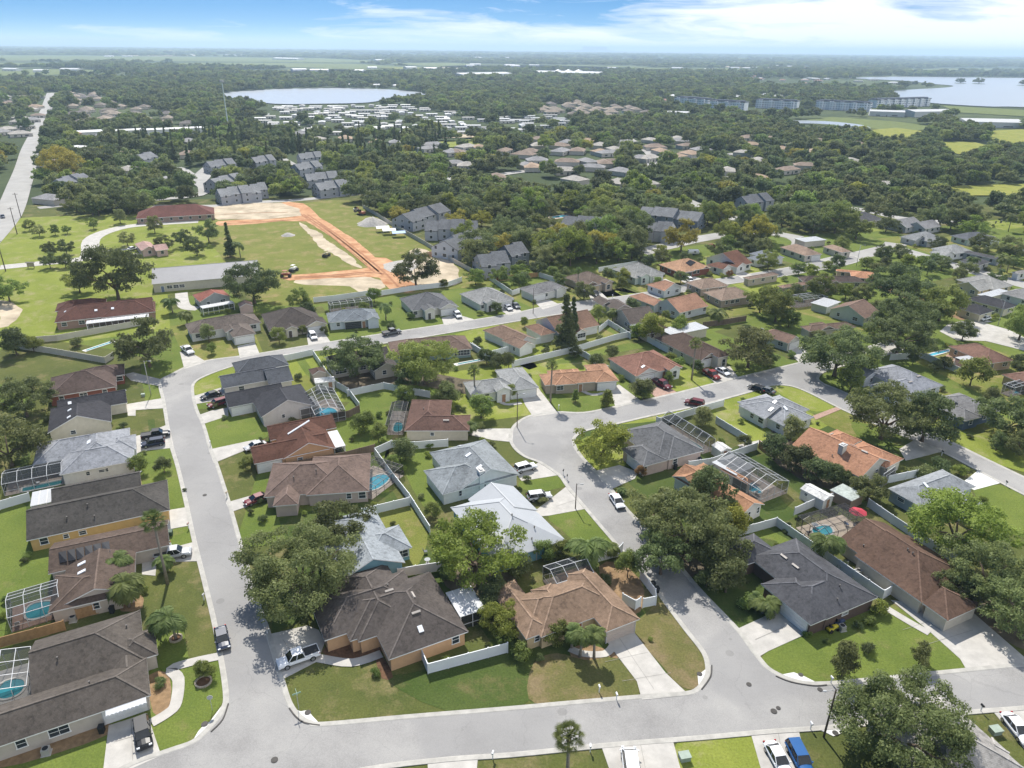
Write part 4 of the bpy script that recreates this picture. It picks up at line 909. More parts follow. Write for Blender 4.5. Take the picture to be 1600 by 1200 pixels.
house('tan brown hip roofed house with royal palms and a flared concrete driveway', (946, 988), (1000, 967), (.58, .45, .27), (.25, .175, .125),
 [('h', (922, 893), (826, 985)), ('h', (1000, 967), -5.9, 14), ('h', (822, 999), 4.4, 12), ('h', (904, 962), -3.6, 8, {'he': 2.9}), ('h', (922, 893), -14, -9)],
 [('g', (975, 988), 4.9, 2.15, (.5, .42, .36)), ('w', (841, 1000), .9, 1.1), ('d', (897, 975), None, None, (.3, .1, .05))], items=[('panel', [(822, 924), (865, 908), (886, 916), (837, 933)], 1)], auto=False)
# --- houses inside the block
house('white metal roofed house with two garage wings', (704, 793), (800, 765), (.16, .33, .40), (.70, .72, .73),
 [('h', (704, 793), (882, 843)), ('b', (840, 797), -9.5, 9), ('h', (883, 843), -10, 9)], [('g', (855, 852), 4.6, 2.1, (.12, .3, .38)), ('w', (831, 800), 1.2)], roofm=mat('white_metal', (.38, .395, .41), .5, .05, .4, .4), items=[('vent', (730, 797)), ('vent', (800, 806)), ('vent', (835, 825)), ('vent', (831, 843))], auto=False)
house('silver grey house with white walls, tall chimney and four skylights', (692, 773), (812, 741), WHT, (.24, .265, .285),
 [('n', (671, 707), (812, 741)), ('h', (691, 773), 11.5, 9.5), ('m', (812, 741), -6, 9)], [('w', (721, 770), 1.2, 1.3), ('w', (740, 765), .6, 1.3), ('w', (758, 762), .7, 1.3)], items=[('sky', (710, 687)), ('sky', (719, 697)), ('sky', (732, 711)), ('sky', (749, 730)), ('chimney', (751, 750), 2.2)], auto=False)
house('brown hip roofed house with a curved concrete drive and turquoise screened pool', (632, 672), (728, 672), (.62, .55, .44), (.175, .105, .085),
 [('h', (632, 673), 14.0, 7.5), ('h', (632, 672), 9.5, 15), ('h', (704, 640), -7, 5)], [('w', (675, 680), .9, .9)], items=[('vent', (662, 640)), ('ridgevent', (697, 657))], auto=False)
house('silver grey hip roofed house with white arched entry beside the cul-de-sac', (735, 617), (841, 604), WHT, (.29, .30, .305),
 [('h', (735, 617), 12.5, 7.5), ('h', (842, 605), -7.5, 13), ('h', (716, 599), (841, 585)), ('n', (775, 612), 4, 6, {'he': 3.2})], [('g', (826, 616), 4.8), ('d', (783, 616)), ('w', (762, 620)), ('w', (746, 623))], auto=False)
house('orange roofed single storey house with clipped hedges on a wide lawn', (867, 601), (967, 594), (.40, .34, .27), (.38, .22, .14),
 [('h', (842, 585), (967, 594)), ('h', (867, 602), 5.6, 9), ('h', (967, 595), -6, 11), ('h', (913, 591), -4.2, 6, {'he': 3.0})], [('g', (953, 606), 4.8, 2.15), ('w', (877, 609), 1.8), ('d', (903, 600))], auto=False)
house('terracotta roofed house with white walls behind the dark red pickup', (997, 587), (1067, 573), WHT, (.27, .145, .11),
 [('h', (950, 560), (1067, 573)), ('n', (996, 588), 7, 9), ('n', (1066, 575), -4.2, 6, {'he': 3.1})], [('g', (1011, 593), 4.8), ('d', (1038, 587)), ('w', (1055, 585), 1.3, 2.0)], items=[('sky', (990, 541), (.35, .5)), ('sky', (1000, 543), (.35, .5)), ('sky', (1005, 573), (.35, .5))], auto=False)
house('dark brown roofed house with tall arched entry beside the roadside palm', (1096, 562), (1140, 552), CREAM, (.125, .088, .072),
 [('h', (1022, 528), (1140, 553)), ('n', (1096, 563), 6.5, 8), ('h', (1141, 555), -4.2, 6, {'he': 3.6}), ('h', (1011, 522), 9, 7), ('f', (1050, 524), 14, 6, {'white': 1, 'he': 2.9})], [('g', (1108, 572), 4.8), ('w', (1133, 568), 1.3, 2.2)])
house('brown roofed house with stepped gables and white lanai near the clipped hedge', (985, 506), (1037, 499), (.55, .5, .44), (.15, .125, .112),
 [('a', (985, 507), 10, 12), ('n', (960, 486), 7, 10), ('b', (940, 478), 5, 7), ('f', (986, 509), 5.5, 2.5, {'white': 1, 'open': 1, 'he': 2.4})], [('w', (1010, 510), 1.8)])
house('brown roofed white house with sunroom behind the tall dark conifer', (870, 522), (937, 508), WHT, (.23, .145, .105),
 [('a', (835, 501), (937, 508)), ('n', (899, 522), 4.6, 9), ('h', (868, 520), -5, 9)], [('w', (911, 524), 3.0, 1.5), ('w', (845, 517), 1.0)], auto=False)
house('white gabled house with tan brown roof backing on the vinyl fence', (790, 545), (840, 530), WHT, (.24, .165, .125),
 [('n', (754, 516), (840, 530)), ('n', (812, 545), 5.5, 8)], [('w', (826, 540), 2.6, 1.5), ('w', (794, 548), .9)], auto=False)
house('brown hip roofed house with dark lanai behind the bright green tree', (682, 548), (738, 543), (.22, .30, .30), (.19, .135, .11),
 [('h', (738, 544), -22, 10), ('h', (738, 545), -8, 6)], [('w', (727, 553), 4.5, 1.7)])
house('grey brown gabled house in the shade of the big dark oak', (585, 580), (618, 574), (.5, .46, .41), (.10, .09, .085),
 [('n', (584, 580), 7.0, 9), ('a', (520, 578), 16, 9)], [('w', (602, 583), 1.2), ('w', (535, 583), 3.0)])
# --- north side of the upper street
house('brown hip roofed house with white garage door and small porch posts', (370, 525), (400, 520), WHT, (.155, .13, .115),
 [('h', (297, 522), 20, 9.5), ('h', (400, 521), -6.5, 10), ('n', (352, 520), 4, 6)], [('g', (384, 532), 5.2), ('w', (310, 526), 1.4), ('w', (350, 527), 1.8)])
house('dark brown hip roofed house behind a rounded green hedge', (425, 516), (505, 505), CREAM, (.105, .09, .083),
 [('h', (408, 491), (506, 505)), ('n', (478, 511), 6.4, 7), ('n', (445, 516), 4, 6)], [('g', (492, 516), 5), ('d', (455, 524), None, None, (.1, .08, .07))], auto=False)
house('blue grey hip roofed house with dark open garage and small white screen roof behind', (537, 501), (592, 496), (.55, .60, .64), (.19, .215, .24),
 [('h', (592, 497), -15, 9), ('h', (536, 503), 7.2, 9), ('n', (573, 500), 4, 6, {'he': 3.0})], [('g', (551, 508), 4.8, 2.2, (.04, .045, .05)), ('d', (578, 500))])  # shade inside the open garage painted as a near-black door panel
house('mid grey hip roofed house with cream garage beside the parked white car', (640, 485), (710, 476), (.62, .60, .54), (.145, .15, .16),
 [('h', (624, 466), (711, 477)), ('n', (687, 483), 6.5, 7), ('n', (663, 486), 4, 6, {'he': 3.1})], [('g', (699, 488), 5), ('d', (670, 493), None, None, (.08, .07, .06)), ('w', (652, 492), 1.4)], auto=False)
house('light grey hip roofed white house beside the fence of the construction site', (740, 478), (803, 466), WHT, (.27, .275, .275),
 [('h', (718, 459), (803, 466)), ('n', (760, 474), 4, 6, {'he': 3.2}), ('h', (803, 468), -7, 8)], [('d', (763, 481), None, None, (.1, .09, .09)), ('w', (774, 478), 1.2, 1.5), ('w', (750, 482), 1.2)], auto=False)
house('small grey hip roofed white house with white garage door facing the street', (832, 461), (888, 450), WHT, (.20, .20, .205),
 [('h', (812, 450), (888, 450)), ('h', (833, 461), 7, 8), ('n', (870, 453), 4, 5, {'he': 3.1})], [('g', (844, 469), 4.8), ('w', (862, 464), 2.2)], auto=False)
house('brown hip roofed house with cream garage beside the slender street palm', (920, 447), (960, 439), (.52, .44, .34), (.175, .135, .11),
 [('h', (881, 433), (960, 440)), ('n', (915, 448), 6, 7), ('n', (946, 443), 4, 5, {'he': 3.2})], [('g', (924, 453), 4.6, 2.1, (.5, .4, .25)), ('w', (950, 448), 1.5, 1.8)], auto=False)
house('pale grey hip roofed house with mint coloured walls', (985, 435), (1038, 426), MINT, (.26, .265, .26),
 [('h', (955, 420), (1039, 427)), ('n', (1002, 433), 4.5, 6, {'he': 3.2}), ('h', (1039, 428), -7, 7)], [('g', (1031, 433), 4.8), ('w', (1005, 438), 1.3, 1.9)])
house('bright orange hip roofed house with brick walls and a roof solar panel', (1065, 425), (1111, 418), BRICK, (.42, .255, .16),
 [('h', (1029, 413), (1111, 418)), ('h', (1066, 426), 6, 6), ('n', (1098, 420), 3.5, 5)], [('g', (1073, 431), 4.4, 2.1, (.03, .03, .03)), ('w', (1095, 426), 1)], items=[('panel', [(1071, 411), (1078, 406), (1087, 410), (1079, 416)], 1)])
house('brown and orange striped gabled white house', (1132, 422), (1176, 411), WHT, (.20, .10, .07),
 [('a', (1102, 403), (1176, 411)), ('n', (1130, 421), 6, 8), ('n', (1152, 418), 6, 8)], [('g', (1140, 428), 4.5)])
house('low blue grey roofed house past the striped gabled one', (1180, 405), (1225, 396), WHT, (.20, .22, .25), [('h', (1170, 396), (1226, 402)), ('h', (1185, 408), 7, 6)])
house('pinkish brown hip roofed house with flat white screen roof', (1245, 402), (1330, 393), (.6, .55, .48), (.30, .22, .17),
 [('h', (1218, 386), (1285, 397)), ('h', (1285, 385), (1331, 393)), ('f', (1258, 378), 12, 7, {'white': 1})], [('g', (1275, 402), 4.6)])
# --- south side of the upper street, going away
house('tan orange gabled house with pale blue side wall', (1062, 488), (1120, 474), (.60, .63, .64), (.33, .19, .13),
 [('a', (1062, 489), 13, 12), ('n', (1038, 455), 9, 9), ('n', (1022, 478), 6, 12)], [('w', (1085, 492), 1.4), ('w', (1108, 486), 1.4)])
house('long low pinkish brown roofed house beside the tan orange gabled one', (1127, 470), (1185, 462), (.40, .33, .27), (.28, .21, .165), [('h', (1127, 470), 14, 10), ('h', (1095, 452), 12, 9)], [('w', (1150, 474), 1.6)])
house('small flat pinkish roofed house among trees south of the upper street', (1225, 452), (1265, 446), (.45, .38, .3), (.30, .2, .16), [('h', (1215, 447), (1265, 444))])
house('dark brown long roofed house near the crooked cul-de-sac entrance', (1245, 440), (1350, 441), (.4, .33, .27), (.13, .10, .088), [('h', (1246, 433), (1352, 441)), ('n', (1290, 446), 7, 8)])
house('orange tile roofed house tucked behind the grove of oaks', (1310, 425), (1365, 430), (.5, .4, .3), (.48, .25, .15), [('h', (1306, 421), (1366, 429)), ('h', (1330, 433), 8, 7)])
house('pinkish roofed house between the upper street and its driveway bushes', (1180, 430), (1230, 422), (.5, .44, .36), (.27, .2, .16), [('h', (1170, 437), (1208, 426))])
house('brown hip roofed house with a flower garden behind the spreading oaks', (1262, 519), (1337, 512), (.5, .45, .38), (.20, .14, .11), [('h', (1250, 510), (1338, 511)), ('n', (1283, 516), 5, 6)])
house('brown gabled house with flat white patio roof among oaks', (1330, 505), (1375, 485), (.55, .58, .52), (.22, .15, .12), [('a', (1295, 483), (1376, 487)), ('f', (1293, 480), 9, 6, {'white': 1})])
house('brown roofed house with cream garage beside the oak at the street corner', (1232, 537), (1257, 528), (.58, .56, .5), (.21, .14, .11), [('n', (1232, 537), 6.5, 10), ('h', (1180, 508), (1240, 526))], [('g', (1246, 538), 4.7)])
house('tan walled brown roofed house with white flat patio roof near the far cul-de-sac', (1482, 541), (1570, 580), (.50, .38, .27), (.22, .13, .10),
 [('h', (1482, 541), (1585, 563)), ('h', (1565, 585), 8, 8), ('f', (1492, 558), (1541, 562), {'white': 1, 'open': 1, 'he': 2.5})], [('w', (1550, 572), 1.3)])
house('blue grey roofed house under the spreading oaks at the street corner', (1400, 622), (1474, 602), (.55, .58, .62), (.26, .275, .31), [('h', (1348, 580), (1474, 602)), ('n', (1352, 592), 6, 7), ('h', (1400, 622), 12, 8)], items=[('ridgevent', (1422, 597)), ('ridgevent', (1435, 588))])
house('grey roofed house with a round turret and dark blue walls', (1500, 655), (1562, 640), (.10, .14, .2), (.20, .20, .205), [('h', (1460, 622), (1562, 642)), ('h', (1508, 658), 5.5, 7), ('n', (1480, 637), 5, 6)], items=[('sky', (1520, 612), (.8, .6))])
house('silver roofed white house beside the two spreading oaks and paver drive', (1225, 665), (1272, 650), WHT, (.29, .305, .33),
 [('h', (1152, 628), (1272, 652)), ('h', (1265, 640), -11, 9), ('n', (1195, 655), 9, 8)], [('w', (1182, 664), 1.6, 1.4), ('w', (1205, 670), 1.2)], items=[('sky', (1210, 629)), ('sky', (1227, 638)), ('sky', (1205, 640))])
house('large orange shingled house with square white chimney', (1237, 694), (1330, 738), (.62, .60, .52), (.38, .205, .13),
 [('a', (1237, 695), (1394, 721)), ('h', (1412, 717), -10.5, -2, {}) if 0 else ('h', (1412, 717), -9.0, -6.5), ('h', (1347, 688), -6, -7), ('a', (1331, 739), -6, 3)],
 [('w', (1365, 735), .9, 1.3), ('w', (1375, 731), .9, 1.3)], items=[('chimney', (1315, 706), 1.6), ('ridgevent', (1282, 670)), ('ridgevent', (1299, 679)), ('ridgevent', (1333, 697)), ('ridgevent', (1351, 706)), ('vent', (1300, 713), ALU)], auto=False)
house('blue grey hip roofed house next to the bright white driveway', (1427, 792), (1478, 773), (.36, .42, .48), (.27, .29, .315),
 [('h', (1387, 763), (1525, 760)), ('h', (1387, 763), (1490, 772)), ('h', (1525, 760), -9, 6.5), ('h', (1536, 786), -6, 6)], [('w', (1402, 783), 1.5, .8)], items=[('sky', (1446, 758), (.3, .6)), ('sky', (1467, 768), (.3, .6))], auto=False)
house('long brown roofed house with brick coloured umbrella by its covered pool', (1335, 867), (1441, 941), (.55, .50, .42), (.165, .105, .078),
 [('l', (1335, 868), (1441, 941), 13.0), ('a', (1309, 843), 6.0, 11.5, {'he': 2.5}), ('l', (1441, 942), 4.2, 7.5)], [('g', (1468, 948), 4.8, 2.15, (.66, .64, .6))], items=[('vent', (1418, 860)), ('vent', (1426, 866)), ('vent', (1349, 854), ALU), ('ridgevent', (1496, 892))], auto=False)
house('charcoal grey cross hipped house with white garage door behind the corner lawn', (1267, 977), (1372, 932), (.13, .09, .075), (.105, .108, .122),
 [('h', (1267, 977), 12.3, 9.0), ('h', (1372, 933), (1167, 868)), ('h', (1267, 977), 7, 10), ('h', (1167, 868), 5, -7), ('h', (1160, 885), 8, 6)], [('g', (1242, 965), 5.0, 2.2), ('w', (1322, 960), 1.3, .6)], items=[('ridgevent', (1225, 870)), ('ridgevent', (1243, 885)), ('vent', (1308, 938)), ('vent', (1312, 917))], auto=False)
house('peach roofed house with white gable half covered by the street oaks', (1050, 743), (1147, 800), (.66, .63, .58), (.34, .19, .115),
 [('a', (1050, 744), (1195, 788)), ('h', (1125, 733), (1178, 752)), ('n', (1050, 744), 6, 9), ('f', (1112, 722), 6, 6, {'white': 1, 'he': 3.0})], [('w', (1168, 803), .8, 1.4), ('w', (1186, 798), .8, 1.4)], auto=False)
house('grey shingled house with pinkish walls at the mouth of the cul-de-sac', (1005, 728), (1100, 703), (.50, .40, .36), (.15, .155, .165),
 [('h', (965, 674), (1100, 703)), ('m', (1100, 704), -9, 8), ('h', (1005, 729), 6, 8)], [('g', (986, 727), 4.9), ('w', (1058, 723), 1.2, 1.2), ('w', (1015, 738), .7)], auto=False)
house('silver roofed corner of a house at the bottom under the big oak', (1400, 1260), (1560, 1195), (.5, .45, .4), (.33, .32, .31), [('h', (1395, 1250), (1550, 1152)), ('h', (1600, 1200), -12, 12)], auto=False)
# --- far side of the right hand streets
for lab, A, B, wc, rc, wg in [
 ('dark roofed house with white edged patio roof by the far cul-de-sac', (1535, 492), (1588, 477), (.6, .55, .42), (.07, .07, .08), [('h', (1510, 467), (1589, 478)), ('h', (1532, 492), 8, 8), ('f', (1545, 465), 14, 4, {'white': 1})]),
 ('light grey roofed yellow house with long hip roof beyond the oaks', (1530, 455), (1590, 442), (.6, .52, .34), (.31, .31, .30), [('h', (1494, 437), (1583, 446)), ('a', (1530, 455), 9, 9)]),
 ('grey roofed house at the frame edge beyond the dark roofed one', (1570, 470), (1600, 462), WHT, (.25, .25, .25), [('h', (1562, 458), (1640, 465))]),
 ('pale roofed white house with wide drive at the turn of the far street', (1470, 398), (1520, 392), WHT, (.30, .31, .31), [('h', (1455, 388), (1521, 393)), ('n', (1475, 400), 7, 7)]),
 ('dark grey hip roofed house opposite the tall palms', (1530, 418), (1565, 408), (.5, .5, .5), (.12, .12, .13), [('h', (1503, 394), (1566, 404)), ('h', (1532, 414), 8, 8)]),
 ('dark angular roofed house with mint gable', (1490, 375), (1550, 370), MINT, (.14, .15, .17), [('h', (1485, 368), (1552, 372)), ('n', (1540, 378), 9, 12)]),
 ('white striped grey gabled house by the far street trees', (1430, 362), (1470, 355), (.5, .5, .5), (.24, .24, .25), [('a', (1416, 356), 14, 12), ('a', (1446, 358), 13, 10)]),
 ('small grey gabled house beyond the white striped one', (1450, 368), (1500, 362), (.5, .5, .5), (.24, .25, .26), [('h', (1412, 368), (1478, 374)), ('n', (1430, 376), 8, 8)]),
 ('orange roofed house at the frame edge beyond the tall palms', (1575, 390), (1620, 384), WHT, (.50, .28, .18), [('h', (1575, 386), (1650, 382))]),
 ('dark flat roofed house half hidden by the distant street oaks', (1330, 348), (1370, 342), (.4, .35, .3), (.12, .12, .13), [('h', (1318, 340), (1378, 343)), ('h', (1345, 346), 16, 12)]),
 ('brown gabled house behind the hedge past the far street', (1315, 330), (1345, 328), (.45, .35, .25), (.16, .13, .11), [('h', (1310, 333), (1345, 331))]),
 ('pale house near the frame edge below the bushy far trees', (1590, 425), (1620, 420), WHT, (.28, .27, .26), [('h', (1580, 425), (1640, 420))]),
 ('grey roofed house across the yard with two palms', (1560, 345), (1600, 340), (.5, .45, .4), (.2, .19, .19), [('h', (1553, 345), (1600, 338))]),
]: house(lab, A, B, wc, rc, wg)
# --- buildings by the meadow
house('long pale grey metal roofed building on the meadow', (236, 444), (364, 433), (.55, .52, .42), (.33, .335, .34), [('a', (237, 444), 35.5, 19.5, {'inset': .3, 'pitch': .30, 'he': 3.2})], [('w', (266, 442), 1.8), ('w', (276, 441), 1.8), ('w', (285, 440), 1.8), ('d', (256, 443), 1.6, 2.3, (.15, .2, .3))], auto=False, cat='building', roofm=mat('pale_metal_roof', (.22, .22, .23), .6, .08, .3, .2), items=[('vent', (273, 408)), ('vent', (322, 405))])
house('long reddish brown roofed house behind the beige fence', (85, 504), (243, 486), (.33, .22, .18), (.145, .07, .055), [('r', (85, 504), 27, 12), ('h', (243, 487), -15, 11), ('h', (165, 478), -14, 8), ('f', (134, 506), 17, 3, {'white': 1, 'open': 1, 'he': 2.4})], [('w', (225, 492), 2), ('w', (100, 508), 1.5)], items=[('sky', (150, 485), (.4, .4)), ('sky', (176, 482), (.4, .4)), ('sky', (102, 487), (.4, .3))])
house('small red roofed cottage with white porch awning', (315, 480), (361, 472), GREYW, (.33, .13, .10), [('n', (312, 472), 10, 9), ('f', (316, 482), 10, 3, {'white': 1, 'open': 1, 'he': 2.4})])
house('pink gabled building with a long white flank beside the round trees', (222, 400), (245, 397), (.52, .38, .34), (.45, .30, .27), [('n', (221, 392), 6, 14), ('a', (243, 392), 5, 7)])
house('wide reddish hip roofed building with shaded porch beyond the meadow', (212, 342), (312, 336), (.3, .22, .18), (.20, .085, .07), [('h', (212, 342), 35, 17)], cat='building')
# --- sheds
house('white garden shed behind the slate roofed house', (491, 607), (525, 603), WHT, (.62, .63, .63), [('a', (492, 599), 4.9, 3.2, {'he': 2.2, 'inset': .15, 'pitch': .25})], [('d', (517, 605)), ('w', (503, 606), .8, .7)], name='shed', cat='shed', auto=False)
house('brown roofed shed beside the white garden shed', (488, 588), (510, 584), (.45, .4, .35), (.15, .1, .085), [('n', (488, 586), 3.6, 4, {'he': 2.2, 'inset': .15, 'pitch': .5})], name='shed', cat='shed', auto=False)
house('small white shed with silver roof behind the grey shingled house', (1128, 703), (1148, 698), (.66, .64, .56), (.6, .6, .6), [('b', (1127, 706), 2.9, 3.2, {'he': 2.1, 'inset': .12, 'pitch': .35})], [('d', (1128, 708))], name='shed', cat='shed', auto=False)
house('long white shed with windows beside the square hot tub deck', (1248, 760), (1278, 776), WHT, (.62, .63, .63), [('a', (1250, 763), 5.2, 3.2, {'he': 2.3, 'inset': .15, 'pitch': .3})], [('w', (1257, 774), .8, .7), ('d', (1283, 782))], name='shed', cat='shed', auto=False)
house('brown low shed with pale flat roof between the long white shed and the fence', (1295, 763), (1318, 775), (.33, .25, .19), (.40, .45, .43), [('f', (1297, 765), 4.6, 4, {'he': 2.2, 'inset': .15})], name='shed', cat='shed', auto=False)
house('pink little shed beside the big oak near the red roofed cottage', (375, 478), (392, 476), (.5, .38, .34), (.4, .28, .25), [('b', (374, 480), 4.2, 4, {'he': 2.3, 'inset': .15})], name='shed', cat='shed', auto=False)
# --- patio covers
house('silver metal patio cover beside the wide hip roofed corner house', (720, 964), (760, 951), WHT, (.5, .55, .6), [('f', (719, 964), (735, 914), {'open': 1, 'white': 1, 'he': 2.7})], name='patio_cover', cat='patio cover', auto=False, roofm=mat('blue_white_metal', (.55, .62, .68), .35, .15, .3, .5))
house('white ribbed patio roof behind the yellow house', (47, 791), (99, 780), WHT, (.6, .6, .6), [('f', (47, 791), (99, 759), {'open': 1, 'white': 1, 'he': 2.7})], name='patio_cover', cat='patio cover', auto=False, roofm=mat('white_metal_roof', (.42, .43, .44), .5, .06, .6))
house('white patio panel inside the cage behind the tan brown house', (828, 926), (870, 906), WHT, (.6, .6, .6), [('f', (829, 915), (869, 894), {'he': 2.9, 'white': 1, 'open': 1})], name='patio_cover', cat='patio cover', auto=False, roofm=mat('aged_white_metal', (.58, .56, .53), .5, .12, .5))
# ---- townhouses (two storeys)
def town(label, A, B, P, n, wc=(.36, .37, .40), rc=(.17, .18, .195), step=6.0, dep=13, dirn=1, group='grey townhouse rows'):
    a = at(*A, 4.3); b = at(*B, 4.3); ln = (b - a).length; step = ln / n; wg = []
    for i in range(n): wg.append(('b' if 0 else 'a', P if 0 else A, None))
    e1 = (b - a); e1.z = 0; e1.normalize(); root_w = []
    for i in range(n):
        q0 = a + e1 * step * i; q1 = a + e1 * (step * (i + 1)); off = (i % 2) * 1.2
        e2 = Vector((-e1.y, e1.x, 0)); p0 = q0 + e2 * off; p1 = q1 + e2 * (off + dep)
        z = 4.3 + (i % 3) * .45; x0 = topx([(p0.x, p0.y, z + .006 * i)])[0]; x1 = topx([(p1.x, p1.y, z + .006 * i)])[0]
        root_w.append(('n' if dirn == 2 else 'a', tuple(x0), tuple(x1), {'he': z, 'inset': .12, 'pitch': .5}))
    return house(label, A, B, wc, rc, root_w, he=4.3, twostorey=True, name='townhouse', cat='townhouse', group=group, fascia=mat('dark_fascia', (.05, .055, .07), .6, .05))
town('stepped grey townhouse row nearest the end of the construction fence', (1408 - 655, 418), (800, 414), None, 2)
town('white and grey townhouse row with stepped roofs by the fence palm', (715, 392), (760, 375), None, 3, (.55, .57, .6))
town('grey townhouse row with white gable beside the parking court', (663, 361), (745, 362), None, 4, (.42, .43, .46))
town('grey sloped townhouse row closest to the gravel heap', (645, 348), (705, 332), None, 3)
town('dark walled townhouse row with stepped slate roofs among yellow trees', (995, 336), (1090, 348), None, 5, (.16, .19, .24), (.2, .21, .225))
town('white gabled townhouse pair in front of the dark walled row', (1008, 362), (1045, 366), None, 3, (.5, .5, .52))
town('slate roofed townhouse behind the oak by the small pool', (875, 352), (935, 358), None, 3, (.35, .34, .36))
town('grey townhouse half hidden by trees near the court driveway', (800, 402), (830, 398), None, 2, (.2, .22, .26))
town('pale roofed townhouse row across the grass from the sand lot', (345, 308), (410, 302), None, 4, (.33, .34, .37), (.26, .27, .285))
town('grey townhouse row behind the pale roofed one', (342, 290), (385, 282), None, 3, (.33, .34, .37), (.25, .26, .275))
town('dark solar striped townhouse row beside the yellow tree', (104, 290), (150, 280), None, 4, (.33, .34, .37), (.2, .21, .24))
town('townhouse row with pale gable end near the round bushes', (500, 298), (560, 292), None, 4, (.36, .37, .4), (.24, .25, .265))
town('grey townhouse row above the pale gable end', (480, 283), (530, 280), None, 3, (.33, .34, .37), (.24, .25, .265))
town('white fronted townhouse row nearest the pines', (470, 249), (505, 247), None, 3, (.42, .43, .46), (.24, .25, .265))
town('grey townhouse row behind the olive trees', (468, 266), (505, 262), None, 3, (.36, .37, .4), (.24, .25, .265))
town('slate townhouse row at the edge of the pine belt', (400, 255), (432, 252), None, 3, (.36, .37, .4), (.24, .25, .265))
town('little grey townhouse pair facing the row of shrubs', (395, 300), (420, 298), None, 2, (.3, .31, .34), (.24, .25, .265))
town('grey townhouse with pale roof east of the olive trees', (225, 250), (250, 246), None, 2, (.36, .37, .4), (.22, .23, .25))
town('slate townhouse row near the far parking lot', (330, 262), (370, 258), None, 3, (.36, .37, .4), (.22, .23, .25))
town('grey townhouse at the end of the far right tree court', (1170, 320), (1210, 316), None, 3, (.36, .37, .4), (.16, .17, .19))
# ================================================================== SCREEN ENCLOSURES AND POOLS
cage('white framed pool enclosure behind the solar panel house', (12, 940), (90, 917), (11, 963 - 22 + 25), (90, 905), 2.7, 1.0, 'turquoise kidney pool inside the white enclosure by the solar panel house', (.55, .55, .58, .62), 0, deck=mat('brick_deck', (.33, .22, .17), .9, .2, 2, .2, world=True), style='gable')
cage('white framed enclosure on the back of the long beige corner house', (0, 1018), (50, 1004), (-55, 1100), (48, 1010), 2.7, .8, 'pale turquoise pool in the enclosure of the beige corner house', (.62, .45, .45, .45), 0, style='gable', deck=mat('pale_deck', (.5, .48, .45), .9, .1, 1, .2, world=True))
cage('long white framed enclosure behind the pale blue grey roofed house', (0, 755), (102, 735), (2, 757), (98, 718), 2.6, .8, 'long deep green pool beside the white vinyl fence', (.62, .18, .7, .32), 2, style='gable', pshape='rect')
cage('white framed enclosure beside the dark slate gabled house', (492, 647), (531, 640), (492, 648), (520, 606), 2.8, 1.4, 'light blue pool beside the white flat patio roof', (.5, .4, .72, .5), 1, style='gable')
cage('dark screened pool cage behind the pinkish brown house', (580, 765), (607, 745), (580, 764), (582, 712), 2.4, .1, 'blue pool under the dark screen by the wooden fence', (.52, .42, .62, .5), 1, frame=BRONZE, scr=screenmat('screen_thin', (.05, .055, .06), .3), style='mansard')
cage('low dark pool cage beside the brown hip roofed house', (603, 664), (633, 664), (602, 664), (638, 628), 2.5, .7, 'turquoise pool in the low dark cage', (.6, .3, .55, .4), 0, style='mansard', frame=BRONZE)
cage('white framed enclosure among palms behind the tan brown house', (828, 918), (920, 890), (870, 912), (905, 868), 2.9, 1.0, None, style='gable', scr=SCREEN_DARK)
cage('white barred screen roof enclosure beside the grey shingled house', (1060, 700), (1118, 682), (1118, 686), (1035, 652), 2.8, 1.3, 'long teal pool beside the grey shingled house', (.35, .5, .4, .75), 0, style='gable', pshape='rect')
cage('large white framed enclosure behind the peach roofed house', (1120, 722), (1190, 765), (1190, 768), (1158, 708), 2.8, 1.4, 'blue pool behind the peach roofed house', (.5, .4, .6, .35), 1, style='gable')
cage('wide dark screened enclosure beside the long brown roofed house', (1250, 812), (1310, 858), (1247, 806), (1362, 815), 2.6, .5, 'teal kidney pool below the red umbrella', (.42, .35, .42, .36), 0, frame=BRONZE, scr=screenmat('screen_pale', (.06, .06, .07), .32), deck=mat('cream_deck', (.55, .46, .36), .9, .1, 1, .2, world=True))
cage('small white framed entry enclosure on the orange shingled house', (1378, 742), (1402, 752), (1378, 744), (1400, 733), 2.4, .6, None, style='gable')
cage('white framed screen roof behind the blue grey hip roofed house', (516, 478), (575, 471), (516, 477), (577, 464), 2.6, .4, None, scr=SCREEN_DARK)
cage('white screen roof enclosure on the pinkish house by the upper street trees', (1243, 468), (1275, 464), (1243, 470), (1275, 456), 2.6, .4, None, scr=SCREEN_DARK)
cage('white framed screen by the frame edge below the far cul-de-sac', (1565, 595), (1600, 585), (1568, 600), (1640, 590), 2.6, .4, 'light blue pool by the frame edge', (.5, .4, .6, .5), 1)
cage('', (128, 545), (180, 528), (128, 548), (182, 534), 2.6, .4, 'long narrow turquoise pool inside the beige fence', (.5, .4, .9, .5), 0, nocage=True, pshape='rect', deck=DIRT['white'])
cage('', (1450, 560), (1480, 552), (1448, 560), (1482, 545), 2.6, .4, 'bright blue pool beyond the spreading oak', (.5, .5, .8, .7), 1, nocage=True)
cage('', (712, 570), (755, 562), (712, 572), (755, 560), 2.6, .4, 'narrow pool behind the brown roofed house with lanai', (.5, .5, .8, .5), 2, nocage=True, pshape='rect', deck=DIRT['white'])
cage('', (866, 343), (884, 340), (864, 343), (886, 334), 2.6, .4, 'townhouse community pool between the trees', (.5, .5, .7, .6), 1, nocage=True)
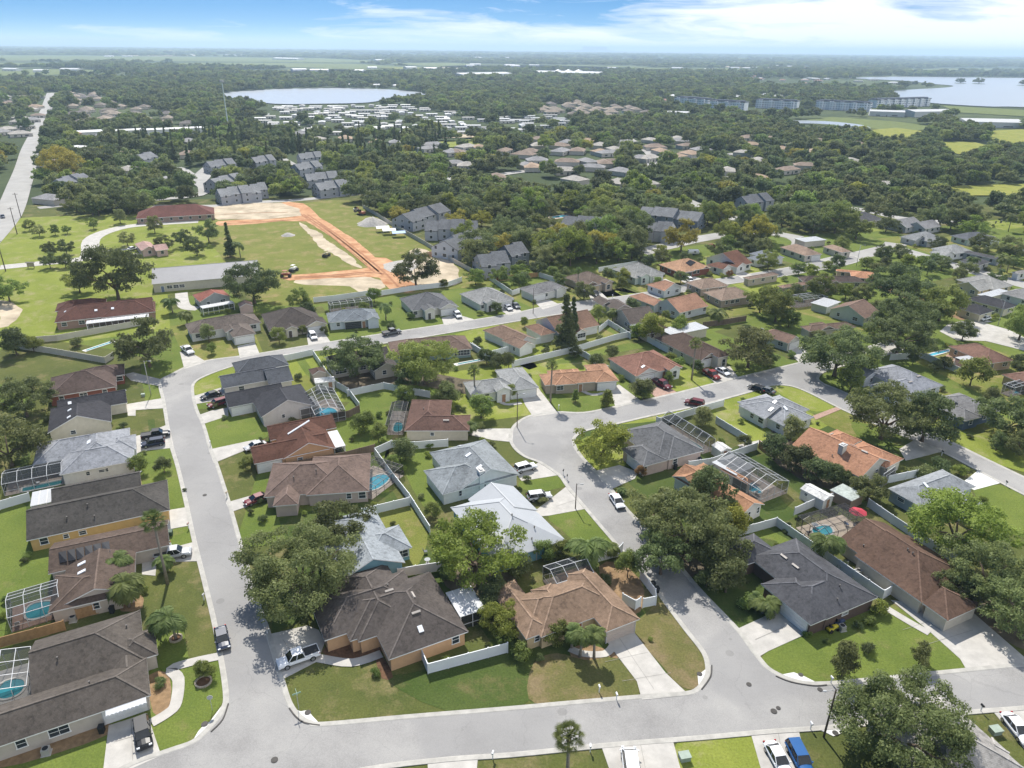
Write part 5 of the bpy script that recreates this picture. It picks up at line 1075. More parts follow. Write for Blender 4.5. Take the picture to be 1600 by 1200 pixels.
# ================================================================== FENCES
F_ = [
 ('white vinyl fence in front of the tan walled corner house', [(660, 1031), (669, 1053), (793, 1020)], VINYL),
 ('long white vinyl fence between the central back yards', [(586, 712), (612, 748), (640, 784), (672, 835)], VINYL),
 ('white vinyl cross fence beside the big oak', [(566, 808), (640, 790)], VINYL),
 ('white vinyl fence behind the silver grey chimney house', [(586, 712), (612, 700), (648, 702), (700, 698)], VINYL),
 ('weathered wooden fence behind the orange walled house', [(441, 737), (500, 726), (540, 718), (586, 706)], WOODF),
 ('dark wooden fence beside the screened light blue pool', [(518, 657), (545, 653), (562, 644)], WOODF),
 ('thin white fence behind the dark slate house', [(490, 557), (512, 590), (526, 606), (545, 617), (562, 640)], VINYL),
 ('white fence around the little back yard inside the bend', [(424, 568), (455, 563), (490, 555)], VINYL),
 ('white vinyl fence bending behind the turquoise pool', [(543, 620), (600, 608), (640, 616), (672, 622)], VINYL),
 ('white vinyl fence along the blue pool by the yellow house', [(0, 797), (20, 791), (48, 783)], VINYL),
 ('white vinyl fence between the orange oak yard and the light blue house', [(622, 903), (650, 898), (690, 892)], VINYL),
 ('white vinyl fence by the paper white gate on the right hand street', [(1000, 905), (1023, 935), (1024, 946), (1004, 950)], VINYL),
 ('short white vinyl fence behind the tan brown house', [(935, 878), (965, 870), (972, 862)], VINYL),
 ('white utility enclosure beside the tan brown house', [(972, 942), (992, 953), (1000, 948)], VINYL),
 ('white fence behind the grey shingled house', [(1025, 662), (1030, 664), (1095, 645), (1130, 635)], VINYL),
 ('white vinyl fence along the narrow sunny yard', [(1118, 662), (1165, 691)], VINYL),
 ('white vinyl fence between the small shed and the peach roofed house', [(1075, 733), (1110, 728), (1182, 703)], VINYL),
 ('long white vinyl fence around the lush side yard', [(1155, 838), (1212, 822), (1252, 850), (1310, 890), (1378, 937), (1398, 925)], VINYL),
 ('white vinyl fence behind the dark screened enclosure', [(1240, 806), (1275, 790), (1330, 775)], VINYL),
 ('white vinyl fence between the long brown roof and the round green tree', [(1355, 792), (1392, 818), (1440, 850), (1490, 880)], VINYL),
 ('white vinyl fence beside the orange shingled house', [(1380, 757), (1432, 746)], VINYL),
 ('white vinyl fence between two central lawns near the conifer', [(900, 552), (915, 560), (950, 582)], VINYL),
 ('long white vinyl fence along the central lawns', [(800, 574), (850, 562), (900, 550), (960, 532), (1000, 523)], VINYL),
 ('white vinyl fence behind the brown roofed sunroom house', [(935, 520), (950, 508), (985, 530)], VINYL),
 ('white vinyl fence behind the terracotta roofed house', [(1000, 528), (1030, 545), (1060, 560)], VINYL),
 ('white vinyl fence behind the white gabled house', [(735, 545), (760, 560), (840, 538), (865, 532)], VINYL),
 ('white fence beside the brown hip roofed lanai house', [(738, 545), (770, 568)], VINYL),
 ('long beige fence of the triangular yard', [(35, 537), (90, 533), (150, 522), (225, 508)], BEIGEF),
 ('beige fence on the near side of the triangular yard', [(15, 543), (80, 553), (165, 568), (178, 560)], BEIGEF),
 ('long beige wall beside the construction site', [(567, 325), (592, 340), (617, 356), (667, 385), (712, 413), (760, 438)], BEIGEF),
 ('white fence along the lower edge of the construction site', [(590, 463), (640, 455), (700, 448), (722, 440)], VINYL),
 ('white fence behind the blue grey hip roofed house', [(490, 473), (520, 470), (590, 460)], VINYL),
 ('white vinyl fence beside the light grey hip roofed house', [(765, 438), (800, 462), (812, 458)], VINYL),
 ('wooden fence behind the small grey hip roofed house', [(775, 440), (840, 433)], TANWOOD),
 ('white fence behind the brown hip roofed house by the slender palm', [(842, 433), (880, 445), (890, 440)], VINYL),
 ('white fence along the townhouse street', [(935, 425), (1010, 412), (1040, 403)], VINYL),
 ('tan wooden fence between the solar panel house and the beige house', [(0, 1013), (60, 997), (103, 985)], TANWOOD),
 ('brown wooden screen fence beside the solar panel house bins', [(122, 968), (150, 960), (168, 955)], TANWOOD),
 ('white fence beside the far blue pool', [(1390, 563), (1440, 560), (1500, 585)], VINYL),
 ('dark hedge coloured fence near the small cottage with palms', [(1098, 512), (1130, 508), (1165, 502)], WOODF),
 ('reddish wooden fence near the small white shed', [(1185, 700), (1200, 712)], TANWOOD),
]
for lab, px, m_ in F_: fence(lab, px, m_)
# ================================================================== TREES
def leafmat(name, rgb, hi, var=0.35):
    m = bpy.data.materials.new(name); m.use_nodes = True; nt = m.node_tree; nt.nodes.clear()
    o = N(nt, 'ShaderNodeOutputMaterial'); b = N(nt, 'ShaderNodeBsdfPrincipled'); tr = N(nt, 'ShaderNodeBsdfTranslucent'); mx = N(nt, 'ShaderNodeMixShader', i_Fac=0.48)
    b.inputs['Roughness'].default_value = .6; b.inputs['Specular IOR Level'].default_value = .22
    src = N(nt, 'ShaderNodeTexCoord').outputs['Object']
    a = N(nt, 'ShaderNodeTexNoise', i_Scale=0.45, i_Detail=3.0); L(nt, src, a.inputs['Vector'])
    c = N(nt, 'ShaderNodeTexNoise', i_Scale=3.0, i_Detail=2.0); L(nt, src, c.inputs['Vector'])
    v = MATH(nt, 'ADD', MATH(nt, 'MULTIPLY', a.outputs[0], .6), MATH(nt, 'MULTIPLY', c.outputs[0], .4))
    g = MIX(nt, RAMP(nt, v, [(0.38, (0, 0, 0)), (0.62, (1, 1, 1))]), rgb, hi)
    oi = N(nt, 'ShaderNodeObjectInfo'); hs = N(nt, 'ShaderNodeHueSaturation')
    L(nt, MATH(nt, 'ADD', MATH(nt, 'MULTIPLY', oi.outputs['Random'], var * 1.6), 1 - var * .8), hs.inputs['Value'])
    L(nt, MATH(nt, 'ADD', MATH(nt, 'MULTIPLY', MATH(nt, 'FRACT', MATH(nt, 'MULTIPLY', oi.outputs['Random'], 9.7)), .045), .475), hs.inputs['Hue'])
    L(nt, g, hs.inputs['Color']); L(nt, hs.outputs[0], b.inputs['Base Color']); L(nt, hs.outputs[0], tr.inputs['Color'])
    L(nt, b.outputs[0], mx.inputs[1]); L(nt, tr.outputs[0], mx.inputs[2]); L(nt, mx.outputs[0], o.inputs[0]); return m
LEAF = {
 'oak': leafmat('oak_leaves', (0.122, 0.153, 0.053), (0.249, 0.290, 0.114)),
 'mid': leafmat('green_leaves', (0.162, 0.215, 0.052), (0.290, 0.354, 0.099)),
 'lime': leafmat('lime_leaves', (0.180, 0.238, 0.042), (0.319, 0.383, 0.087), .2),
 'yellow': leafmat('yellow_leaves', (0.267, 0.273, 0.041), (0.464, 0.441, 0.087), .25),
 'dark': leafmat('dark_leaves', (0.093, 0.122, 0.046), (0.191, 0.232, 0.093)),
 'palm': leafmat('palm_leaves', (0.104, 0.151, 0.041), (0.232, 0.290, 0.093), .2),
 'red': leafmat('reddish_leaves', (0.244, 0.151, 0.066), (0.418, 0.267, 0.116), .2),
 'grey': leafmat('grey_leaves', (0.168, 0.197, 0.072), (0.336, 0.371, 0.151)),
}
def blobs_oak(rs, Rr, Rz, n, br):
    out = []
    while len(out) < n:
        v = rs.normal(size=3); v /= np.linalg.norm(v)
        if v[2] < -.75: continue
        k = rs.uniform(.35, 1.18) ** .6
        p = v * np.array([Rr, Rr, Rz]) * k; p[:2] *= 1 + .12 * math.sin(3 * math.atan2(v[1], v[0]) + rs.uniform(0, .5))
        if p[2] < -Rz * .35: p[2] *= .85
        out.append((p, br * rs.uniform(.5, 1.3)))
    return out
def leaf_mesh(name, blobs, leaf, per, seed, up=.25, m_=None, squash=.8):
    rs = np.random.RandomState(seed); C = []; NN = []
    for p, r in blobs:
        k = max(6, int(per * (r ** 2)))
        d = rs.normal(size=(k, 3)); d /= np.linalg.norm(d, axis=1)[:, None]; d[:, 2] = np.where(d[:, 2] < -.3, -d[:, 2] * .6, d[:, 2])
        rad = r * rs.uniform(.5, 1.15, size=(k, 1)); q = p + d * rad * np.array([1, 1, squash]); C.append(q); NN.append(d)
    C = np.concatenate(C); NN = np.concatenate(NN); n = len(C)
    nr = NN + rs.normal(size=(n, 3)) * .55 + np.array([0, 0, up]); nr /= np.linalg.norm(nr, axis=1)[:, None]
    t = np.cross(nr, rs.normal(size=(n, 3))); t /= np.linalg.norm(t, axis=1)[:, None]; b = np.cross(nr, t)
    s = leaf * rs.uniform(.6, 1.35, size=(n, 1)); a = s * rs.uniform(.55, .95, size=(n, 1))
    V = np.stack([C - t * s, C - b * a + nr * s * .15, C + t * s, C + b * a + nr * s * .15], 1).reshape(-1, 3)
    me = bpy.data.meshes.new(name); me.vertices.add(4 * n); me.vertices.foreach_set('co', V.ravel()); me.loops.add(4 * n); me.loops.foreach_set('vertex_index', np.arange(4 * n)); me.polygons.add(n); me.polygons.foreach_set('loop_start', np.arange(0, 4 * n, 4)); me.polygons.foreach_set('loop_total', np.full(n, 4)); me.update(calc_edges=True)
    if m_: me.materials.append(m_)
    return me
def trunk_mesh(rs, h, r, limbs, spread, m_=BARK, n=8):
    mb = MB(); lean = rs.uniform(-.03, .03, 2) * h
    pts = [(0, 0, -.2), (0, 0, .3), (lean[0] * .5, lean[1] * .5, h * .5), (lean[0], lean[1], h)]; mb.tube(pts, [r * 1.5, r * 1.1, r * .85, r * .7], n)
    for k in range(limbs):
        a = 2 * math.pi * k / limbs + rs.uniform(-.3, .3); s = spread * rs.uniform(.6, 1); p0 = Vector((lean[0], lean[1], h * rs.uniform(.75, 1))); d = Vector((math.cos(a), math.sin(a), 0))
        mb.tube([p0 - Vector((0, 0, .2)), p0 + d * s * .35 + Vector((0, 0, s * .3)), p0 + d * s * .75 + Vector((0, 0, s * .42)), p0 + d * s + Vector((0, 0, s * .62))], [r * .6, r * .42, r * .27, r * .1], 6)
    me = bpy.data.meshes.new('trunk'); me.from_pydata(mb.v, [], mb.f); me.materials.append(m_); me.polygons.foreach_set('use_smooth', [True] * len(mb.f)); me.update(); return me
# unit prototypes: (crown mesh variants, trunk mesh, crown radius, crown centre height, total height)
PROTO = {}
def mkproto(key, Rr, Rz, zc, nb, br, leaf, per, tr, limbs, variants=2, squash=.8, up=.25):
    vs = []
    for i in range(variants):
        rs = np.random.RandomState(hash_(key) + i * 17)
        bl = blobs_oak(rs, Rr - br * .6, Rz - br * .4, nb, br); me = leaf_mesh('crown', bl, leaf, per, hash_(key) + i, up, None, squash)
        me.transform(Matrix.Translation((0, 0, zc))); vs.append((me, trunk_mesh(rs, zc * .55, tr, limbs, Rr * .8)))
    PROTO[key] = (vs, Rr, zc)
def hash_(s): return sum(ord(c) * (i + 3) for i, c in enumerate(s)) % 9973
mkproto('xl', 11.0, 5.6, 7.2, 150, 1.6, .19, 105, .55, 7, 1)
mkproto('big', 7.5, 4.8, 5.3, 100, 1.28, .18, 112, .38, 6, 3)
mkproto('med', 4.6, 3.5, 3.7, 58, 1.0, .16, 160, .24, 5, 3)
mkproto('small', 2.4, 2.1, 2.15, 30, .85, .13, 220, .12, 4, 2)
mkproto('shrub', 1.2, .9, .75, 14, .6, .10, 330, .05, 3, 2)
mkproto('mass', 5.6, 3.8, 4.6, 44, 1.6, .42, 30, .3, 3, 3)        # for woods far off
def cmesh(key, i, leaf):
    k = (key, i, leaf)
    if k not in WCACHE:
        me = PROTO[key][0][i % len(PROTO[key][0])][0].copy(); me.materials.clear(); me.materials.append(LEAF[leaf]); WCACHE[k] = me
    return WCACHE[k]
TREEPOS = []; USEDL = set()
def tree(label, base, width, leaf='oak', key=None, group=None, name=None, cat='tree', zs=1.0, rot=None, force=False):
    """base: world point; width: crown width in metres"""
    r = width / 2
    if key is None: key = 'xl' if r > 9.2 else 'big' if r > 5.6 else 'med' if r > 3.2 else 'small' if r > 1.5 else 'shrub'
    for q_ in ('rounded ', 'leafy ', 'bushy ', 'lopsided ', 'thick ', 'airy '):
        if label not in USEDL or len(label.split()) > 15: break
        if q_ + label not in USEDL: label = q_ + label; break
    USEDL.add(label); vs, Rr, zc = PROTO[key]; s = r / Rr; i = rnd.randrange(len(vs))
    root = empty(name or {'oak': 'oak_tree', 'shrub': 'shrub'}.get('shrub' if key == 'shrub' else leaf, 'leafy_tree'), (base.x, base.y, 0), rnd.uniform(0, 6.28) if rot is None else rot)
    root.scale = (s, s, s * zs * rnd.uniform(.95, 1.12)); tag(root, label, cat, group)
    c = bpy.data.objects.new('crown' if key != 'shrub' else 'foliage', cmesh(key, i, leaf)); col.objects.link(c); c.parent = root
    t = bpy.data.objects.new('trunk' if key != 'shrub' else 'stem', vs[i][1]); col.objects.link(t); t.parent = root
    TREEPOS.append((base.x, base.y, r)); return root
def tpx(label, cx, cy, wpx, leaf='oak', key=None, group=None, base=None, zs=1.0, **k):
    z = 4.0
    for _ in range(4):
        p = at(cx, cy, z); wd = wpx / ppm(p); r = wd / 2; kk = key or ('xl' if r > 9.2 else 'big' if r > 5.6 else 'med' if r > 3.2 else 'small' if r > 1.5 else 'shrub'); z = PROTO[kk][2] * r / PROTO[kk][1] * zs
    b = at(*base) if base else Vector((p.x, p.y, 0))
    return tree(label, b, wd, leaf, kk, group, zs=zs, **k)
# ---- palms
def frond_palm(nf=20, L_=2.8, seed=1, droop=1.0):
    rs = np.random.RandomState(seed); mb = MB()
    for k in range(nf):
        a = 2.4 * k + rs.uniform(-.2, .2); el = rs.uniform(-.1, 1.15) * (1 - .3 * (k / nf)); ln = L_ * rs.uniform(.8, 1.1); d = Vector((math.cos(a), math.sin(a), 0)); pts = []
        p = Vector((0, 0, 0)); e = el
        for s in range(9):
            pts.append(p.copy()); p = p + (d * math.cos(e) + Vector((0, 0, math.sin(e)))) * ln / 8; e -= .23 * droop
        side = Vector((-d.y, d.x, 0))
        for s in range(1, 9):
            q0, q1 = pts[s - 1], pts[s]; wl = .75 * math.sin(math.pi * (s / 9.0) ** .8) + .12
            for sg in (-1, 1):
                for h_ in (0, .5):
                    m0 = q0.lerp(q1, h_); m1 = q0.lerp(q1, h_ + .62); tip = m0.lerp(m1, .9) + side * sg * wl * .85 + (q1 - q0).normalized() * .25 + Vector((0, 0, -wl * rs.uniform(.25, .6)))
                    mb.face([m0, m1, tip + (q1 - q0) * .5, tip])
        for s in range(8): mb.bar(pts[s], pts[s + 1], .05)
    return mb
def fan_palm(nf=34, seed=2):
    rs = np.random.RandomState(seed); mb = MB()
    for k in range(nf):
        a = 2.4 * k; el = 1.3 - 2.1 * (k / nf) ** 1.1 + rs.uniform(-.1, .1); d = Vector((math.cos(a) * math.cos(el), math.sin(a) * math.cos(el), math.sin(el))); ln = rs.uniform(.75, .95)
        c = d * ln; mb.bar((0, 0, 0), c, .04); s = d.cross(Vector((0, 0, 1)))
        s = s.normalized() if s.length > .05 else Vector((1, 0, 0)); u = s.cross(d).normalized()
        for q in range(11):
            b = (q - 5) * .26; b2 = b + .17; l2 = .78 * (1 - .05 * abs(q - 5)); f1 = c + (d * math.cos(b) + s * math.sin(b)) * l2 + Vector((0, 0, -.18 - .03 * abs(q - 5))); f2 = c + (d * math.cos(b2) + s * math.sin(b2)) * l2 + Vector((0, 0, -.2)) + u * .05
            mb.face([c, c + (d * math.cos(b) + s * math.sin(b)) * .3, f1, c + (d * math.cos(b2) + s * math.sin(b2)) * .35]); mb.face([c, f1.lerp(c, .55), f2])
    return mb
PALMS = {}
for key, mb in (('feather', frond_palm(20, 2.9, 1)), ('feather2', frond_palm(24, 2.5, 5, 1.15)), ('fan', fan_palm())):
    me = bpy.data.meshes.new('crown'); me.from_pydata(mb.v, [], mb.f); me.materials.append(LEAF['palm']); me.update(); PALMS[key] = me
def palm(label, basepx, h, cw=5.0, kind='feather', group=None, leaf=None, base=None):
    b = base or at(*basepx); root = empty('palm_tree', b, rnd.uniform(0, 6.28)); tag(root, label, 'palm tree', group)
    mb = MB(); lx, ly = rnd.uniform(-.25, .25), rnd.uniform(-.25, .25); r = .2 if kind == 'fan' else .17
    if h > .8: mb.tube([(0, 0, -.1), (lx * .3, ly * .3, h * .4), (lx, ly, h)], [r * 1.4, r, r * .85], 10); mb.build('trunk', PBARK, root, smooth=True)
    if kind == 'fan' and h > 2: mb = MB(); mb.tube([(lx, ly, h - .9), (lx, ly, h - .1)], [.26, .34], 9); mb.build('boot', mat('dead_fronds', (.2, .16, .1), .95, .3, 5), root)
    c = bpy.data.objects.new('crown', PALMS[kind]); col.objects.link(c); c.parent = root; c.location = (lx, ly, h); s = cw / (4.6 if kind != 'fan' else 3.0); c.scale = (s, s, s)
    TREEPOS.append((b.x, b.y, cw / 2)); return root
# ---- conifer / cypress
def cone_mesh(h, r, leaf, n, seed, pw=1.0, per=220, mn=.45):
    rs = np.random.RandomState(seed); bl = []
    for k in range(n):
        t = (k + .5) / n; rr_ = r * (1 - t) ** pw; a = rs.uniform(0, 6.28)
        bl.append((np.array([math.cos(a) * rr_ * .6, math.sin(a) * rr_ * .6, .6 + t * (h - .8)]), max(mn, rr_ * .55)))
    return leaf_mesh('crown', bl, leaf, per, seed, .1)
CONE = cone_mesh(12, 2.0, .16, 90, 3, .8); CONE.materials.append(LEAF['dark'])
CYP = cone_mesh(3.2, .75, .08, 34, 4, .45, 900, .3); CYP.materials.append(LEAF['mid'])
def conifer(label, base, h, me=CONE, group=None, name='conifer_tree', cat='tree', h0=12.0, wf=1.0):
    root = empty(name, base, rnd.uniform(0, 6)); tag(root, label, cat, group); s = h / h0; root.scale = (s * wf, s * wf, s)
    mb = MB(); mb.tube([(0, 0, -.1), (0, 0, h0 * .9)], [.02 * h0, .03], 7); mb.build('trunk', BARK, root)
    c = bpy.data.objects.new('crown', me); col.objects.link(c); c.parent = root; TREEPOS.append((base.x, base.y, 2)); return root
T = tpx
T('huge spreading oak over the pavement and light blue house', 450, 866, 186, 'oak', 'xl', base=(474, 936))
T('smaller oak crown reaching over the light blue roof', 532, 818, 96, 'oak', 'med')
T('dense yellow green round tree between the blue house and white roofed house', 742, 860, 152, 'lime', 'big')
T('bright green leafy tree beside the silver patio cover', 783, 966, 68, 'lime', 'med')
T('largest of the street oaks shading the curved street', 1070, 826, 150, 'oak', 'big', base=(1072, 862))
T('oak growing in front of the peach roofed house', 1108, 770, 88, 'oak', 'med')
T('oak hanging over the kerb near the white parked car', 1022, 792, 84, 'oak', 'med')
T('low oak crown above the shaded bend of the street', 1035, 868, 90, 'oak', 'med')
T('olive green tree behind the charcoal house fence', 1128, 860, 90, 'oak', 'med')
T('pale olive tree at the far end of the white side fence', 1148, 812, 56, 'yellow', 'small')
T('low bushy tree beside the charcoal grey house wing', 1137, 902, 66, 'oak', 'small')
T('huge oak filling the bottom corner beyond the lamp pole', 1411, 1130, 200, 'oak', 'xl', base=(1400, 1182))
T('wide oak overhanging the driveway of the long brown house', 1545, 892, 135, 'oak', 'big')
T('dark oak at the frame edge behind the driveway oak', 1592, 945, 130, 'oak', 'big')
T('small oak touching the roof corner of the long brown house', 1500, 920, 70, 'oak', 'med')
T('round yellow green tree behind the long white vinyl fence', 1500, 818, 150, 'lime', 'big')
T('dense oak beside the blue grey hip roof and shed', 1359, 763, 56, 'oak', 'med')
T('spreading oak with forked trunk in front of the silver roof', 1366, 628, 118, 'oak', 'big', base=(1376, 686), zs=1.1)
T('spreading oak leaning over the street beside the forked one', 1450, 655, 100, 'oak', 'med', base=(1440, 690))
T('broad oak by the blue walled turret house', 1578, 652, 92, 'oak', 'med')
T('oak at the frame edge below the turret house', 1600, 690, 60, 'oak', 'med')
T('yellow green round tree inside the cul-de-sac bend', 937, 694, 80, 'lime', 'med', base=(938, 722))
T('oak at the frame edge west of the silver blue roof', 8, 692, 104, 'oak', 'med')
T('dark oak west of the dark brown brick house', 34, 622, 92, 'oak', 'big')
T('round oak hiding the narrow pool house at the bend', 235, 546, 92, 'oak', 'med', base=(234, 573))
T('wide dark oak behind the long reddish brown house', 186, 437, 112, 'dark', 'big', base=(186, 470), zs=1.25)
T('smaller tree beside the wide dark meadow oak', 121, 440, 44, 'mid', 'med')
T('tree at the frame edge of the sunny meadow', 10, 452, 50, 'mid', 'med')
T('big dark oak between the cottage and the dirt road', 396, 441, 90, 'dark', 'big', base=(398, 474))
T('dark round oak at the end of the orange dirt road', 648, 430, 68, 'dark', 'med', base=(650, 448))
T('large dark oak on the street behind the slate houses', 557, 549, 96, 'dark', 'big', base=(558, 588))
T('large bright green willowy tree in the middle yard', 664, 566, 106, 'mid', 'big', base=(664, 600))
T('grey green oak shading the house with tall arched entry', 1173, 543, 84, 'grey', 'med')
T('wide oak over the side street corner', 1311, 550, 116, 'oak', 'big')
T('spreading oak in front of the bright blue pool', 1405, 532, 110, 'oak', 'big', base=(1400, 556))
T('oak behind the spreading one nearer the far cul-de-sac', 1412, 493, 88, 'oak', 'big')
T('green oak beside the far cul-de-sac', 1474, 474, 72, 'mid', 'med')
T('big oak hiding the orange tile roof', 1410, 446, 92, 'dark', 'big')
T('bushy tree south of the flat pinkish roof', 1215, 478, 66, 'mid', 'med')
T('tree next to the bushy one by the vegetable garden', 1234, 498, 34, 'mid', 'med')
T('low tree behind the small flat roof', 1288, 448, 50, 'mid', 'med')
T('lime tree among the garden oaks', 1323, 455, 28, 'lime', 'small')
T('oak crown east of the lime tree', 1348, 460, 34, 'oak', 'med')
T('round light green tree beside the tan house patio', 1521, 583, 48, 'mid', 'small')
T('olive shrub tree by the back fence corner', 699, 614, 38, 'oak', 'small')
T('green bush at the bend of the white back fence', 634, 617, 32, 'mid', 'small')
T('small round tree on the silver roof lawn', 752, 636, 42, 'mid', 'small')
T('light green fruit tree in the central yard', 567, 659, 38, 'mid', 'small')
T('second fruit tree nearer the wooden fence', 591, 678, 32, 'mid', 'small')
T('dark tree at the top of the long white fence', 633, 703, 42, 'oak', 'small')
T('narrow bush below the dark fence tree', 614, 722, 22, 'mid', 'small')
T('round green bush beside the white roofed house fence', 676, 797, 30, 'mid', 'small')
T('round clipped tree on the lawn of the pale blue grey house', 255, 728, 27, 'oak', 'small')
T('small young tree ringed with stones by the corner walk', 318, 1047, 32, 'mid', 'small')
T('bronze leaved magnolia on the corner lawn by the kerb', 1321, 1033, 48, 'oak', 'small', zs=1.5)
T('smaller magnolia in the middle of the corner lawn', 1440, 1022, 34, 'oak', 'small', zs=1.4)
T('spiky dark shrub between the two magnolias', 1357, 1014, 24, 'dark', 'shrub')
T('rounded yellow green shrub by the charcoal house corner', 1376, 951, 28, 'lime', 'shrub')
T('little shrub at the garage corner of the charcoal house', 1262, 990, 14, 'lime', 'shrub')
T('bronze tree beside the grey house garage', 1002, 737, 18, 'red', 'small', zs=1.4)
T('street tree in front of the terracotta roofed house', 1004, 607, 34, 'oak', 'small')
T('bush under the street tree by the paver drive', 1006, 617, 26, 'mid', 'shrub')
T('small tree by the terracotta house entry', 1045, 590, 16, 'mid', 'small', zs=1.3)
T('olive bush beside the grey screened enclosure', 1098, 652, 36, 'grey', 'small')
T('dark bush near the long sunny yard corner', 1164, 690, 24, 'dark', 'small')
T('thicket tree nearest the small sunny yard', 1213, 700, 48, 'dark', 'small')
T('thicket tree in the middle of the back row', 1246, 714, 50, 'dark', 'small')
T('thicket tree beside the long white shed', 1281, 735, 46, 'dark', 'small')
T('tree between the sheds and the orange roof', 1306, 742, 36, 'oak', 'small')
T('small tree behind the silver roofed white house', 1238, 672, 40, 'grey', 'small')
T('dark bush under the yellow green tree', 768, 925, 56, 'dark', 'small')
T('dark tree beside the patio under the yellow green tree', 815, 885, 44, 'dark', 'small')
T('bushy tropical shrub beside the white framed enclosure', 848, 862, 38, 'mid', 'small')
T('leafy shrub behind the white framed enclosure', 878, 855, 34, 'mid', 'small')
T('large leafed shrub in front of the tan brown house', 870, 988, 42, 'mid', 'small')
T('shrub at the corner of the tan brown house', 815, 1022, 34, 'mid', 'shrub')
T('bush beside the house wall at the white fence end', 1170, 940, 30, 'mid', 'shrub')
T('bird of paradise clump behind the white roadside fence', 982, 884, 38, 'mid', 'small', zs=1.3)
T('shrub by the neighbouring wing of the white gated fence', 945, 905, 22, 'dark', 'shrub')
T('dark bush by the garage of the dark slate house', 350, 622, 12, 'dark', 'shrub')
T('bush beside the red brick house porch', 170, 608, 14, 'mid', 'shrub')
T('green shrub by the cream gabled wall', 166, 660, 18, 'mid', 'shrub')
T('palmetto style bush in front of the pale blue house', 216, 724, 32, 'mid', 'small')
T('shrub by the garage of the orange walled house', 383, 725, 24, 'mid', 'small')
T('pale green shrub on the blue house side yard', 1444, 738, 28, 'grey', 'shrub')
T('dark shrub next to the pale green one', 1468, 728, 34, 'dark', 'shrub')
T('yellow green shrub at the end of the front bed', 1500, 735, 22, 'lime', 'shrub')
T('oak beside the orange roof gable', 1320, 748, 26, 'oak', 'small')
T('shaded tree behind the fence by the charcoal house', 1105, 905, 34, 'oak', 'small')
